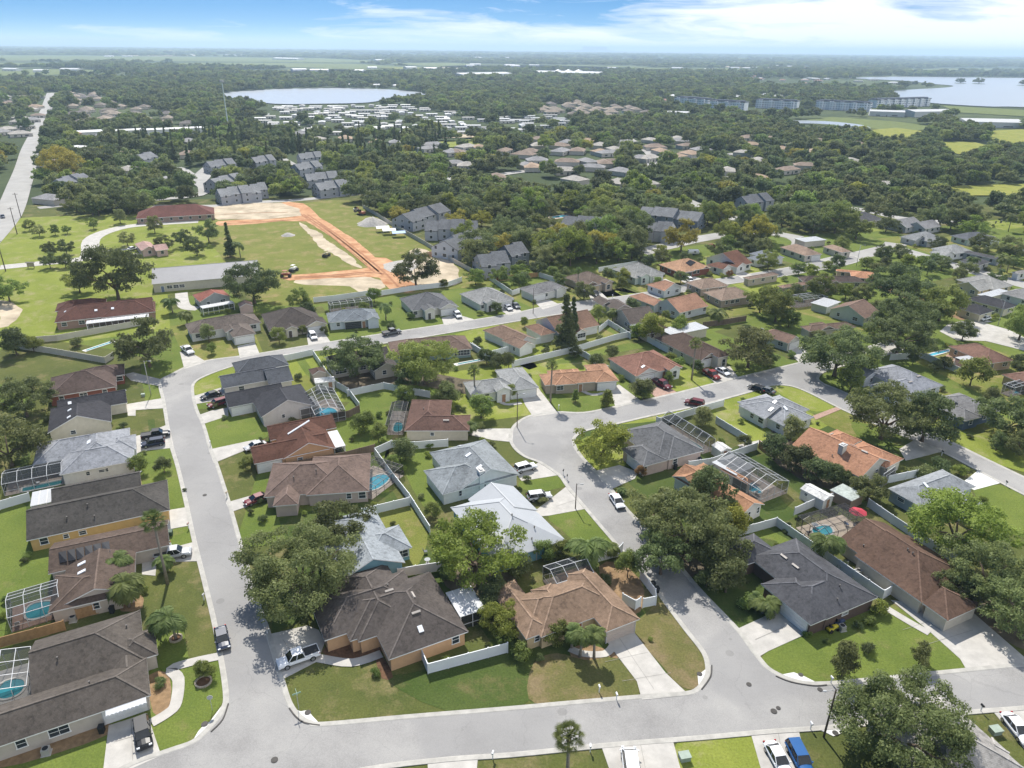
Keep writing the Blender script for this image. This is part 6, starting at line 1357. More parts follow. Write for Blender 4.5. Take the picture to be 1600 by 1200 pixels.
for lab, x, y, w_, lf, k in [
 ('round bush tree closest to the little meadow sign', 76, 407, 26, 'oak', 'med'), ('round bush tree beside it near the curved drive', 100, 406, 26, 'oak', 'med'), ('dark pointed tree behind the first round bush', 76, 388, 25, 'dark', 'med'), ('dark pointed tree behind the second round bush', 102, 386, 25, 'dark', 'med'),
 ('small meadow tree in the middle of the lawn', 145, 350, 17, 'mid', 'med'), ('little round meadow tree by the hedge line', 85, 360, 16, 'mid', 'med'), ('roundish meadow shrub by the main road', 60, 360, 20, 'grey', 'med'), ('small meadow tree between two shrubs', 104, 358, 15, 'mid', 'med'),
 ('tall tree at the meadow corner by the main road', 44, 352, 18, 'mid', 'med'), ('bushy tree at the side of the wide reddish building', 186, 338, 24, 'oak', 'med'), ('tall tree behind the pink gabled building', 285, 372, 30, 'dark', 'med'), ('round tree in front of the pink gabled building', 256, 380, 28, 'oak', 'med'),
 ('round tree behind the pale metal roof', 306, 385, 30, 'dark', 'med'), ('broad tree beside the sand lot corner', 324, 362, 36, 'oak', 'med'), ('sparse tree by the white van drive', 197, 372, 26, 'grey', 'med'), ('sparse tree behind the pink building', 240, 352, 26, 'grey', 'med'), ('small tree beside the dark hip roofed hedge house', 480, 485, 26, 'dark', 'small'),
 ('hedge tree behind the dark hip roofed house', 468, 468, 34, 'mid', 'med'), ('green tree behind the blue grey hip roofs', 584, 461, 22, 'mid', 'small'), ('small round tree by the construction fence', 694, 442, 14, 'mid', 'small'), ('bush tree by the dark slate street house front', 435, 524, 24, 'mid', 'small'),
 ('clipped bush beside the cream garage', 472, 515, 15, 'mid', 'small'), ('rounded bush at the driveway of the hedge house', 507, 516, 13, 'dark', 'small'), ('tree by the white garage brown roofed house', 325, 522, 26, 'grey', 'small'), ('small tree on the lawn below the brown hip roofed house', 330, 545, 16, 'mid', 'small'),
 ('bush tree beside the brown lanai house lawn', 746, 533, 15, 'dark', 'small'), ('bush at the white gabled house drive', 820, 504, 15, 'mid', 'small'), ('shrub tree beside the stepped gable house', 936, 491, 28, 'mid', 'small'), ('small green tree by the pale side wall', 1040, 492, 14, 'mid', 'small'),
 ('dense green tree by the brown cul-de-sac houses', 1600, 505, 60, 'mid', 'med'), ('young tree by the pale grey mint house', 972, 442, 22, 'mid', 'small'), ('red leaved tree by the orange roofed lawn', 1140, 428, 10, 'red', 'small'), ('big tree past the long low pinkish roof', 1190, 468, 46, 'mid', 'med'),
 ('tree at the frame edge by the far blue pool', 1598, 568, 40, 'dark', 'med'), ('hedge like tree behind the dark brown arched house', 1020, 512, 44, 'lime', 'small'), ('round ficus between the stepped gable house and fence', 1000, 518, 26, 'lime', 'small'), ('ficus hedge tree next to the dark fence', 1062, 508, 30, 'lime', 'small'),
 ('shrub tree along the brown terracotta side wall', 1048, 558, 18, 'mid', 'shrub'), ('shrub along the arched entry house wall', 1062, 566, 18, 'mid', 'shrub'), ('dark shrub near the tall arched entry', 1090, 572, 20, 'dark', 'small'), ('big tree in the yard behind the oak cul-de-sac', 1205, 560, 26, 'grey', 'med'),
 ('shrub beside the far pool fence', 1428, 560, 20, 'dark', 'small'), ('second shrub beside the far pool fence', 1462, 573, 20, 'dark', 'small'), ('tree shading the yard of the blue grey corner house', 1332, 592, 40, 'mid', 'small'), ('olive tree beside the round turret', 1560, 690, 30, 'oak', 'small'),
 ('yellow tree standing by the main road bend', 92, 255, 62, 'yellow', 'big'), ('low hedge tree behind the brown lanai pool', 776, 567, 26, 'dark', 'small'), ('second hedge tree behind the brown lanai pool', 795, 565, 24, 'dark', 'small'), ('dark tree under the willowy middle tree', 636, 592, 40, 'dark', 'small'), ('bush behind the turquoise cage', 720, 660, 18, 'mid', 'shrub'),
 ('front lawn shrub of the silver roofed cul-de-sac house', 797, 612, 20, 'mid', 'small'), ('tree over the fence beside the bend fence', 120, 535, 20, 'grey', 'shrub'), ('dark hedge tree at the tip of the triangular yard', 20, 533, 44, 'dark', 'small'), ('second hedge tree at the triangular yard', 50, 537, 26, 'mid', 'small'),
]: T(lab, x, y, w_, lf, k, zs=1.2)
conifer('tall dark conifer between the brown roofs', at(882, 546), 16.5, wf=1.25)
conifer('second slimmer conifer beside the tall dark one', at(894, 530), 13)
conifer('dark pointed conifer beside the pale metal roof', at(360, 402), 14)
conifer('rounded cone hedge on the orange roofed house lawn', at(899, 628), 3.4, CYP, name='cone_shrub', cat='shrub', h0=3.2, wf=1.2)
conifer('large egg shaped hedge beside the garage drive', at(948, 636), 4.6, CYP, name='cone_shrub', cat='shrub', h0=3.2, wf=1.6)
for lab, b, h_, cw, kd in [
 ('fan palm at the bottom edge by the street', (886, 1222), 7.6, 4.0, 'fan'),
 ('royal palm nearest the tan house garage', (928, 1029), 4.6, 3.1, 'feather'), ('royal palm beside the first on the same bed', (906, 1026), 4.3, 3.1, 'feather'),
 ('short palm against the tan house entry', (893, 1012), 3.0, 3.4, 'feather'),
 ('tall slender palm leaning over the white car driveway', (262, 912), 12.0, 4.2, 'fan'),
 ('feathery palm alone on the grey house lawn', (275, 998), 4.2, 5.6, 'feather'), ('big feathery palm beside the brown solar roof', (202, 948), 4.5, 6.4, 'feather2'), ('dark palm rising behind the big feathery one', (190, 902), 3.6, 5.2, 'feather2'), ('short bushy palm beside the tall slender palm', (262, 893), 2.4, 3.8, 'feather2'), ('low dark palm at the yellow house driveway', (228, 845), 1.0, 3.8, 'feather2'),
 ('large feathery palm beside the white roofed house', (917, 884), 4.6, 6.6, 'feather'), ('palm behind the fence of the long brown house', (1280, 874), 4.2, 4.8, 'feather'), ('palm beside the teal kidney pool', (1300, 872), 3.4, 4.4, 'feather2'),
 ('palm at the walkway of the charcoal house', (1192, 958), 2.2, 4.4, 'feather'), ('short palm by the charcoal house porch', (1178, 948), 2.0, 3.6, 'feather2'),
 ('tall fan palm on the cul-de-sac lawn edge', (860, 629), 9.9, 3.4, 'fan'), ('tall fan palm on the arched entry house lawn', (1080.5, 594), 10.3, 3.8, 'fan'), ('tall fan palm beside the silver roofed house', (742, 623), 7.6, 3.6, 'fan'),
 ('feathery palm between the cottage and long brown roof', (270, 489), 4.2, 5.6, 'feather'), ('palm behind the brown hip roofed house', (293, 507), 3.6, 5.6, 'feather2'), ('palm in front of the blue grey hip roofed house', (603, 500), 4.4, 4.8, 'feather'), ('palm at the pale side wall lawn of the tan orange house', (1120, 506), 3.8, 5.8, 'feather'),
 ('palm beside the stepped gable house', (957, 503), 3.6, 5.0, 'feather2'), ('slender palm by the cream garage and black pickup', (902, 462), 9.0, 3.0, 'fan'), ('bushy palm by the cream garage cars', (641, 497), 1.6, 3.6, 'feather2'), ('curved palm by the pool cage corner', (735, 680), 2.6, 3.6, 'feather'),
 ('palm on the sand lot corner by the pale metal roof', (376, 402), 5.5, 6.0, 'feather'), ('palm near the far dark hip roofed house', (1516, 424), 5.2, 5.0, 'feather'), ('taller palm of the pair by the far yard', (1560, 430), 7.0, 5.4, 'feather'), ('shorter palm of the pair by the far yard', (1573, 426), 5.4, 5.0, 'feather'), ('palm by the distant pale roof at the edge', (1575, 362), 7.5, 5.6, 'feather'),
 ('palm behind the white roofed house fence', (955, 870), 2.2, 3.4, 'feather2'), ('palm by the white roofed house corner', (700, 905), 2.0, 3.2, 'feather2'), ('small palm on the peach house lawn', (972, 772), 1.0, 2.4, 'feather2'), ('palm on the drive lawn of the charcoal house', (1138, 905), 1.2, 3.0, 'feather'),
 ('banana like palm beside the blue green gable', (515, 905), 1.5, 3.0, 'feather2')]:
    palm(lab, b, h_, cw, kd)
def ring(label, px, r, m_):
    c = at(*px); mb = MB(); n = 20
    for k in range(n):
        a = 2 * math.pi * k / n; mb.box((c.x + r * math.cos(a), c.y + r * math.sin(a), .12), (2 * math.pi * r / n * .93, .22, .24), 0, a + math.pi / 2)
    tag(mb.build('tree_ring', m_), label, 'edging')
    q = [Vector((c.x + (r - .1) * math.cos(k * .35), c.y + (r - .1) * math.sin(k * .35), 0)) for k in range(18)]; sheet('dirt', q, DIRT['mulch'], .07)
ring('pale block ring around the huge oak trunk', (474, 936), 1.75, mat('ring_block', (.5, .44, .33), .9, .15, 2))
ring('pale stone ring round the young corner tree', (318, 1066), 1.0, mat('ring_stone', (.4, .34, .26), .9, .2, 2))
ring('pale stone ring under the feathery lawn palm', (275, 998), .8, mat('ring_stone', (.4, .34, .26), .9, .2, 2))
# ================================================================== VEHICLES
TYRE = mat('tyre', (.02, .02, .02), .9, .1); RIM = mat('rim', (.45, .45, .46), .35, .1, metal=.8); HEADL = mat('headlight', (.75, .77, .78), .15, .03); TAILL = mat('taillight', (.35, .02, .02), .3, .05); CGL = mat('car_glass', (.012, .015, .018), .07, .1, 1, .6); CHR = mat('bumper_dark', (.04, .04, .042), .6, .1)
def paint(rgb): return mat('paint_%d_%d_%d' % tuple(int(c * 999) for c in rgb), rgb, .4, .03, .5, .35)
def loft(mb, st, mi=0, m_=12, pw=3.2):
    rings = []
    for (x, zb, zt, hw) in st:
        zc, hz = (zb + zt) / 2, (zt - zb) / 2; n = len(mb.v); rings.append(n)
        for k in range(m_):
            a = 2 * math.pi * (k + .5) / m_; c, s = math.cos(a), math.sin(a); q = (abs(c) ** pw + abs(s) ** pw) ** (-1 / pw); y = c * q * hw; z = s * q * hz
            mb.v.append((x, y * (1 - .10 * max(0, z / hz if hz else 0)), zc + z))
    for a, b in zip(rings, rings[1:]):
        for k in range(m_): mb.f.append((a + k, a + (k + 1) % m_, b + (k + 1) % m_, b + k)); mb.m.append(mi)
    mb.f.append(tuple(rings[0] + k for k in range(m_))[::-1]); mb.m.append(mi); mb.f.append(tuple(rings[-1] + k for k in range(m_))); mb.m.append(mi)
SPEC = {  # length, half width, body stations (x fraction from the rear, top height), cabin (x0, x1 base, x0, x1 roof, belt, roof height), wheel r
 'sedan': (4.75, .91, [(0, .62), (.02, .86), (.08, .97), (.30, .96), (.70, .93), (.92, .80), (.98, .66), (1, .55)], (.13, .75, .27, .57, .93, 1.42), .33),
 'suv': (4.7, .94, [(0, .7), (.015, 1.0), (.05, 1.08), (.35, 1.08), (.72, 1.05), (.93, .95), (.985, .8), (1, .62)], (.02, .76, .07, .60, 1.04, 1.70), .37),
 'pickup': (5.8, .99, [(0, .75), (.01, 1.05), (.05, 1.12), (.35, 1.12), (.75, 1.12), (.94, 1.03), (.985, .85), (1, .65)], (.36, .76, .40, .64, 1.10, 1.86), .41),
 'van': (5.1, .98, [(0, .75), (.01, 1.0), (.05, 1.05), (.5, 1.05), (.86, 1.0), (.95, .9), (1, .6)], (.015, .90, .04, .70, 1.0, 1.95), .36)}
def car(label, px, hpx, kind, rgb, group=None, rim=True):
    """hpx: two points along the axis, rear then front"""
    Ln, hw, st, cb, wr = SPEC[kind]; a, b = at(*hpx[0], .7), at(*hpx[1], .7); ang = math.atan2(b.y - a.y, b.x - a.x); c = at(*px, .75); c.z = .1
    root = empty('parked_' + {'suv': 'suv'}.get(kind, kind), c, ang); tag(root, label, {'pickup': 'pickup truck', 'van': 'van'}.get(kind, 'car'), group)
    P = paint(rgb); X = lambda f: (f - .5) * Ln
    mb = MB(); loft(mb, [(X(f), .30 if 0 < f < 1 else .36, z, hw * (.93 if f in (0, 1) else .99 if f < .05 or f > .95 else 1)) for f, z in st])
    if kind == 'pickup': # open bed cut as a dark tray with side rails
        mb.box((X(.185), hw - .09, 1.16), (Ln * .33, .12, .12)); mb.box((X(.185), -hw + .09, 1.16), (Ln * .33, .12, .12)); mb.box((X(.012), 0, 1.14), (.09, 2 * hw - .1, .14))
    mb.build('body', P, root, smooth=False)
    if kind == 'pickup': m2 = MB(); m2.box((X(.185), 0, 1.135), (Ln * .33, 2 * hw - .3, .03)); m2.build('bed', CHR, root)
    x0, x1, t0, t1, zb, zr = cb; g = MB(); wr0, wr1 = hw * .93, hw * .74
    B = [(X(x0), -wr0, zb), (X(x1), -wr0, zb), (X(x1), wr0, zb), (X(x0), wr0, zb)]; Tt = [(X(t0), -wr1, zr - .05), (X(t1), -wr1, zr - .05), (X(t1), wr1, zr - .05), (X(t0), wr1, zr - .05)]
    g.add(B + Tt, [(4, 5, 6, 7), (0, 1, 5, 4), (1, 2, 6, 5), (2, 3, 7, 6), (3, 0, 4, 7)]); g.build('windows', CGL, root)
    rf = MB(); k = .02; rf.prism([(X(t0) - k, -wr1 - k, zr), (X(t1) + k, -wr1 - k, zr), (X(t1) + k, wr1 + k, zr), (X(t0) - k, wr1 + k, zr)], .055)
    for sg in (-1, 1):
        for (bx, tx) in ((x0, t0), (x1, t1), ((x0 * .48 + x1 * .52), (t0 * .48 + t1 * .52))): rf.bar((X(bx), sg * wr0, zb), (X(tx), sg * (wr1 + .01), zr - .03), .07, .06)
    rf.build('roof', P, root)
    for fx in (.19, .80):
        for sg in (-1, 1):
            w_ = MB(); w_.tube([(X(fx), sg * (hw - .2), wr), (X(fx), sg * (hw + .015), wr)], [wr, wr], 16); wo = w_.build('wheel', TYRE, root)
            if rim: r_ = MB(); r_.tube([(X(fx), sg * (hw - .1), wr), (X(fx), sg * (hw + .03), wr)], [wr * .62, wr * .62], 12); r_.build('rim', RIM, wo)
    for sg in (-1, 1):
        h_ = MB(); h_.box((X(.972), sg * (hw - .26), st[-3][1] - .17), (.18, .34, .14)); h_.build('headlight', HEADL, root)
        h_ = MB(); h_.box((X(.018), sg * (hw - .17), st[2][1] - .17), (.14, .22, .2)); h_.build('taillight', TAILL, root)
        h_ = MB(); h_.box((X(x1 - .05), sg * (hw + .09), zb + .02), (.14, .18, .13)); h_.build('mirror', P, root)
    m2 = MB(); m2.box((X(.995), 0, .48), (.1, hw * 1.5, .2)); m2.build('grille', CHR, root)
    FOOT.append([c + Vector((2.5, 1, 0)), c + Vector((2.5, -1, 0)), c + Vector((-2.5, -1, 0)), c + Vector((-2.5, 1, 0))])
WH = (.75, .76, .77); BK = (.015, .016, .018); NV = (.02, .03, .06); RD = (.15, .015, .02); SV = (.42, .43, .44); GY = (.13, .14, .15)
for a in [
 ('white crew cab pickup with black tonneau on the corner driveway', (466, 1027), ((497, 1018), (434, 1040)), 'pickup', WH),
 ('dark blue sedan parked along the street kerb', (347, 996), ((345, 980), (352, 1014)), 'sedan', NV),
 ('black sedan on the driveway below the scalloped awning', (223, 1146), ((220, 1125), (226, 1168)), 'suv', BK),
 ('white suv beside the tall slender palm', (245, 859), ((268, 854), (228, 866)), 'suv', WH),
 ('silver pickup tucked behind the white suv', (270, 865), ((245, 868), (283, 862)), 'pickup', SV),
 ('black pickup on the pale blue house driveway', (243, 679), ((222, 682), (266, 675)), 'pickup', BK),
 ('dark blue suv beside the black pickup', (239, 692), ((256, 689), (221, 695)), 'suv', NV),
 ('black sedan by the blue grey roofed house', (329, 617), ((343, 613), (315, 621)), 'sedan', BK),
 ('red suv in front of the dark slate garage', (340, 630), ((355, 626), (326, 634)), 'suv', RD),
 ('white pickup by the oak at the street bend', (293, 547), ((286, 541), (302, 553)), 'pickup', WH),
 ('silver car on the drive of the orange walled house', (399, 696), ((412, 692), (385, 700)), 'sedan', SV),
 ('dark red car half hidden by the pinkish brown house', (401, 779), ((413, 775), (388, 784)), 'sedan', RD),
 ('white hatchback on the hedge house driveway', (489, 525), ((486, 519), (494, 531)), 'suv', WH),
 ('dark pickup parked on the upper street', (612, 519), ((600, 521), (625, 516)), 'pickup', GY),
 ('white suv on the driveway by the cream garage', (715, 492), ((709, 485), (722, 499)), 'suv', WH),
 ('white car on the light grey roofed house drive', (794, 480), ((788, 475), (801, 485)), 'sedan', WH),
 ('dark car at the kerb beside the small grey roofed house', (806, 477), ((803, 474), (812, 481)), 'sedan', GY),
 ('grey suv outside the cream garage', (910, 457), ((905, 453), (917, 461)), 'suv', SV),
 ('black pickup outside the cream garage', (929, 459), ((921, 454), (938, 465)), 'pickup', BK),
 ('black car in the carport of the bright orange roofed house', (1056, 429), ((1050, 426), (1063, 432)), 'sedan', BK),
 ('white suv on the bright orange roofed house drive', (1078, 438), ((1072, 433), (1085, 443)), 'suv', WH),
 ('dark red pickup on the paver driveway', (1034, 600), ((1022, 595), (1046, 606)), 'pickup', (.13, .02, .03)),
 ('bright red pickup by the tall arched entry house', (1112, 585), ((1100, 578), (1124, 592)), 'pickup', (.22, .025, .02)),
 ('silver car beside the bright red pickup', (1130, 580), ((1121, 575), (1140, 585)), 'sedan', WH),
 ('maroon car parked on the cul-de-sac street', (1085, 629), ((1095, 631), (1076, 627)), 'suv', (.12, .02, .025)),
 ('black car parked at the street corner', (1183, 606), ((1192, 609), (1174, 603)), 'sedan', BK),
 ('dark grey car near the silver roofed house corner', (1197, 609), ((1205, 611), (1189, 606)), 'sedan', GY),
 ('white sedan parked at the kerb of the curved street', (964, 782), ((955, 768), (973, 795)), 'sedan', WH),
 ('white suv outside the chimney house', (821, 730), ((806, 734), (836, 726)), 'suv', WH),
 ('silver suv outside the white metal roofed house', (843, 775), ((832, 776), (855, 773)), 'suv', (.55, .56, .57)),
 ('white van cut by the bottom edge', (986, 1196), ((990, 1225), (984, 1183)), 'van', WH),
 ('white sedan with sunroof at the bottom edge', (1216, 1184), ((1206, 1166), (1226, 1202)), 'sedan', WH),
 ('blue car beside the white sedan at the bottom edge', (1250, 1184), ((1240, 1163), (1262, 1206)), 'suv', (.02, .10, .28)),
 ('white sedan at the edge of the last driveway', (1590, 1137), ((1580, 1122), (1604, 1152)), 'sedan', WH),
 ('white sedan by the far cul-de-sac garage', (1539, 497), ((1546, 495), (1531, 499)), 'sedan', WH),
 ('white sedan on the meadow side drive', (207, 388), ((199, 390), (215, 386)), 'sedan', WH),
 ('dark car on the wide road at the frame edge', (4, 338), ((3, 334), (6, 342)), 'sedan', NV),
 ('dark suv on the far shady street', (1140, 367), ((1146, 369), (1133, 365)), 'suv', BK),
 ('red car by the fence of the far shady street', (1112, 385), ((1106, 387), (1119, 383)), 'suv', (.2, .03, .03)),
 ('dark car in the parking court', (857, 368), ((850, 366), (864, 370)), 'sedan', GY),
]: car(*a)
# small parked trailers
def trailer(label, px, hpx, Ln=4.6, h=2.3, rgb=WH):
    a, b = at(*hpx[0]), at(*hpx[1]); ang = math.atan2(b.y - a.y, b.x - a.x); c = at(*px); root = empty('camper_trailer', c, ang); tag(root, label, 'trailer')
    mb = MB(); loft(mb, [(-Ln / 2, .5, h - .3, 1.0), (-Ln / 2 + .25, .42, h, 1.08), (Ln / 2 - .4, .42, h, 1.08), (Ln / 2, .6, h - .5, 1.0)]); mb.build('body', paint(rgb), root)
    mb = MB(); mb.bar((Ln / 2, 0, .5), (Ln / 2 + 1, 0, .45), .1); mb.build('drawbar', CHR, root)
    for sg in (-1, 1): w_ = MB(); w_.tube([(0, sg * .85, .33), (0, sg * 1.12, .33)], [.33, .33], 12); w_.build('wheel', TYRE, root)
    mb = MB(); mb.box((.4, -1.09, 1.5), (.9, .03, .5)); mb.build('window', CGL, root)
trailer('white box trailer behind the bright orange roof', (1083, 398), ((1078, 398), (1090, 398)))
# ================================================================== STREET FURNITURE AND SMALL THINGS
WPOLE = mat('pole_wood', (.09, .07, .055), .9, .2, 3); GALV = mat('galvanised', (.4, .41, .41), .5, .1)
def lamp(label, px, h, m_, arm=1.6, adir=1, name='street_lamp', cat='street lamp', r=.11):
    c = at(*px); root = empty(name, c); tag(root, label, cat); mb = MB(); mb.tube([(0, 0, -.1), (0, 0, h)], [r, r * .65], 10); mb.build('pole', m_, root, smooth=True)
    mb = MB(); mb.tube([(0, 0, h - .3), (adir * arm * .5, -.2, h + .1), (adir * arm, -.4, h + .15)], [.045, .04, .035], 6); mb.build('arm', GALV, root)
    mb = MB(); loft(mb, [(adir * arm - .1, h + .08, h + .2, .07), (adir * arm + .25 * adir, h + .05, h + .24, .15), (adir * arm + .55 * adir, h + .08, h + .2, .1)]); mb.v = [(x, y - .4, z) for x, y, z in mb.v]; mb.build('lamp_head', GALV, root)
lamp('wooden lamp pole beside the huge bottom oak', (1287, 1152), 8.1, WPOLE, 1.2, -1, r=.14)
lamp('concrete street lamp at the bend beside the dark brick house', (236, 617), 9.0, mat('concrete_pole', (.42, .40, .37), .8, .1), 1.4)
lamp('street lamp beside the cul-de-sac lawn', (808, 668), 8.5, WPOLE, 1.2, 1)
lamp('street lamp by the far cul-de-sac lawn', (1559, 509), 8.5, GALV, 1.2, -1)
lamp('street lamp on the far bend beyond the orange tile roof', (1338, 416), 8.5, GALV, 1.2, 1)
lamp('slim street lamp near the white metal roofed house drive', (899, 795), 5.5, WPOLE, .7, 1)
lamp('street lamp beside the small grey roofed house', (833, 490), 8.5, WPOLE, 1.2, 1)
def upole(label, px, h=12):
    c = at(*px); root = empty('utility_pole', c); tag(root, label, 'utility pole'); mb = MB(); mb.tube([(0, 0, 0), (0, 0, h)], [.2, .13], 8); mb.build('pole', WPOLE, root)
    mb = MB(); mb.box((0, 0, h - .7), (2.6, .14, .16)); mb.build('crossarm', WPOLE, root)
    for x in (-1.1, 0, 1.1): mb = MB(); mb.tube([(x, 0, h - .62), (x, 0, h - .4)], [.06, .04], 6); mb.build('insulator', GALV, root)
upole('utility pole closest on the wide road by the meadow', (9, 424)); upole('second utility pole along the wide road', (27, 366)); upole('third utility pole along the wide road', (33, 340))
c = at(358, 207); root = empty('light_mast', c); tag(root, 'very tall pale mast with lamp ring before the lake', 'mast'); mb = MB(); mb.tube([(0, 0, 0), (0, 0, 46)], [.75, .4], 8); mb.build('pole', mat('pale_mast', (.55, .62, .58), .5), root); mb = MB(); mb.tube([(0, 0, 45.5), (0, 0, 47.5)], [2.2, 2.2], 10); mb.build('lamp_ring', GALV, root)
def mailbox(label, px, rgb=WH):
    c = at(*px); root = empty('mailbox', c, rnd.uniform(-.3, .3)); tag(root, label, 'mailbox'); mb = MB(); mb.box((0, 0, .5), (.11, .11, 1.0)); mb.build('post', VINYL, root)
    mb = MB(); mb.box((0, 0, 1.08), (.22, .5, .16)); mb.tube([(0, -.25, 1.16), (0, .25, 1.16)], [.11, .11], 10); mb.build('box', paint(rgb), root)
for lab, px, rg in [('white mailbox on the dry lawn nearer the palms', (936, 1082), WH), ('white mailbox on the dry lawn nearer the driveway', (963, 1094), WH), ('white mailbox across the street from the corner house', (770, 1186), WH), ('white mailbox by the lamp pole corner', (1298, 1068), WH), ('white mailbox by the blue car driveway', (1266, 1140), WH), ('black mailbox at the last driveway', (1532, 1112), BK), ('tan mailbox beside the dry side lawn', (355, 777), (.5, .42, .3)), ('pink mailbox at the yellow house driveway', (295, 826), (.45, .3, .25)), ('pale mailbox by the corner pickup drive', (418, 990), (.5, .45, .4)), ('white mailbox on the lush inner bend lawn', (329, 697), WH), ('black mailbox on the blue house side street', (1471, 712), BK), ('black mailbox by the round white drive lawn', (1571, 760), BK), ('white mailbox near the fan palm', (922, 1175), WH), ('dark mailbox by the chimney house drive', (886, 750), BK), ('dark mailbox by the silver suv drive', (880, 742), BK), ('pale mailbox on the hedge lawn of the orange roof', (873, 640), WH), ('white mailbox by the paver driveway', (1004, 622), WH), ('pale mailbox by the palm lawn', (319, 938), (.5, .5, .48)), ('white mailbox by the upper street lawn', (957, 466), WH)]: mailbox(lab, px, rg)
def boxy(name, label, cat, px, size, m_, lid=None, ang=0.2):
    c = at(*px); root = empty(name, c, ang); tag(root, label, cat); mb = MB(); t = .93
    mb.add([(-size[0] / 2 * t, -size[1] / 2 * t, 0), (size[0] / 2 * t, -size[1] / 2 * t, 0), (size[0] / 2 * t, size[1] / 2 * t, 0), (-size[0] / 2 * t, size[1] / 2 * t, 0), (-size[0] / 2, -size[1] / 2, size[2]), (size[0] / 2, -size[1] / 2, size[2]), (size[0] / 2, size[1] / 2, size[2]), (-size[0] / 2, size[1] / 2, size[2])], [(0, 3, 2, 1), (4, 5, 6, 7), (0, 1, 5, 4), (1, 2, 6, 5), (2, 3, 7, 6), (3, 0, 4, 7)]); mb.build('body', m_, root)
    mb = MB(); mb.box((0, -.03, size[2] + .04), (size[0] + .06, size[1] + .08, .08)); mb.build('lid', lid or m_, root)
    if name == 'trash_bin':
        for sg in (-1, 1): w_ = MB(); w_.tube([(sg * .2, .3, .12), (sg * .27, .3, .12)], [.12, .12], 8); w_.build('wheel', TYRE, root)
    return root
BIN = mat('bin_plastic', (.02, .022, .025), .6, .1)
for lab, px in [('black wheeled bin against the beige house wall', (160, 1144)), ('black wheeled bin beside the white corner fence', (1026, 926)), ('second black wheeled bin further up the white corner fence', (1020, 918)), ('black wheeled bin by the solar roofed house wall', (176, 957)), ('black bin beside the grey shingled house wall', (1055, 733)), ('black bin by the peach roof fence', (1093, 722)), ('dark blue bin behind the light blue gable', (565, 920)), ('second blue bin behind the light blue gable', (583, 916))]: boxy('trash_bin', lab, 'bin', px, (.6, .7, 1.05), BIN)
ACM = mat('ac_grey', (.36, .35, .32), .6, .1)
def acunit(label, px):
    c = at(*px); root = empty('air_conditioner', c, .3); tag(root, label, 'air conditioner'); mb = MB(); mb.box((0, 0, .45), (.85, .85, .85))
    mb.build('casing', ACM, root); mb = MB(); mb.tube([(0, 0, .87), (0, 0, .90)], [.34, .34], 16); mb.build('fan_grille', BIN, root); mb = MB(); mb.box((0, 0, .02), (1.1, 1.1, .06)); mb.build('base_slab', CONC, root)
for lab, px in [('grey air conditioner by the long beige wall', (73, 1177)), ('air conditioner on the slab behind the charcoal garage', (1315, 984)), ('air conditioner beside the long brown house wall', (1340, 897)), ('air conditioner by the solar panel house wall', (115, 970)), ('air conditioner between the enclosure and grey shingled wall', (1088, 720)), ('air conditioner at the orange walled house fence', (448, 742))]: acunit(lab, px)
GRN = mat('utility_green', (.30, .36, .30), .6, .1)
boxy('utility_box', 'pale green utility box on the sunny bottom lawn', 'utility box', (1069, 1186), (1.3, 1.0, .75), GRN); boxy('utility_box', 'pale green utility box near the last driveway', 'utility box', (1554, 1145), (1.3, 1.0, .75), GRN); boxy('utility_box', 'green utility box by the pink mailbox', 'utility box', (265, 836), (1.1, .9, .8), mat('dark_green', (.05, .09, .06), .6)); boxy('utility_box', 'small pale green pedestal by the street lamp', 'utility box', (224, 619), (.8, .6, .6), GRN)
# covers on the road and on the inlet pads
IRON = mat('cast_iron', (.06, .055, .05), .7, .2)
for lab, px, r in [('round manhole cover in the street junction', (429, 1188), .42), ('manhole cover in the long side street', (320, 774), .38), ('manhole cover by the corner mouth', (1170, 1070), .35), ('larger of two covers in the bottom street', (1209, 1112), .42), ('smaller of two covers in the bottom street', (1216, 1107), .3), ('round inlet cover at the signpost corner', (481, 1114), .4), ('round inlet cover at the long beige house corner', (320, 1132), .42), ('round inlet cover at the dry lawn corner', (1093, 1054), .38), ('round inlet cover at the magnolia corner', (1251, 1055), .35), ('round inlet cover beside the lamp pole', (1305, 1146), .38), ('dark patch cover near the lamp corner kerb', (1281, 1078), .35)]:
    c = at(*px); mb = MB(); mb.tube([(c.x, c.y, .05), (c.x, c.y, .118)], [r, r], 20); mb.tube([(c.x, c.y, .1), (c.x, c.y, .126)], [r * .7, r * .7], 16); tag(mb.build('manhole_cover', IRON, None), lab, 'manhole cover')
# kerb inlets: shade inside the openings painted as solid dark bars
for lab, seg in [('dark kerb inlet at the signpost corner', [(452, 1107), (462, 1120), (476, 1130), (500, 1134)]), ('dark kerb inlet at the dry lawn corner', [(1112, 1040), (1110, 1058), (1096, 1078)]), ('dark kerb inlet at the magnolia corner', [(1212, 1057), (1235, 1066), (1270, 1072), (1292, 1071)]), ('dark kerb inlet at the long beige house corner', [(357, 1100), (348, 1125), (330, 1144)])]:
    P = smooth([at(*p) for p in seg], 4, False); mb = MB()
    for a, b in zip(P, P[1:]): mb.bar(a + Vector((0, 0, .10)), b + Vector((0, 0, .10)), .16, .09)
    tag(mb.build('kerb_inlet', IRON), lab, 'drain')
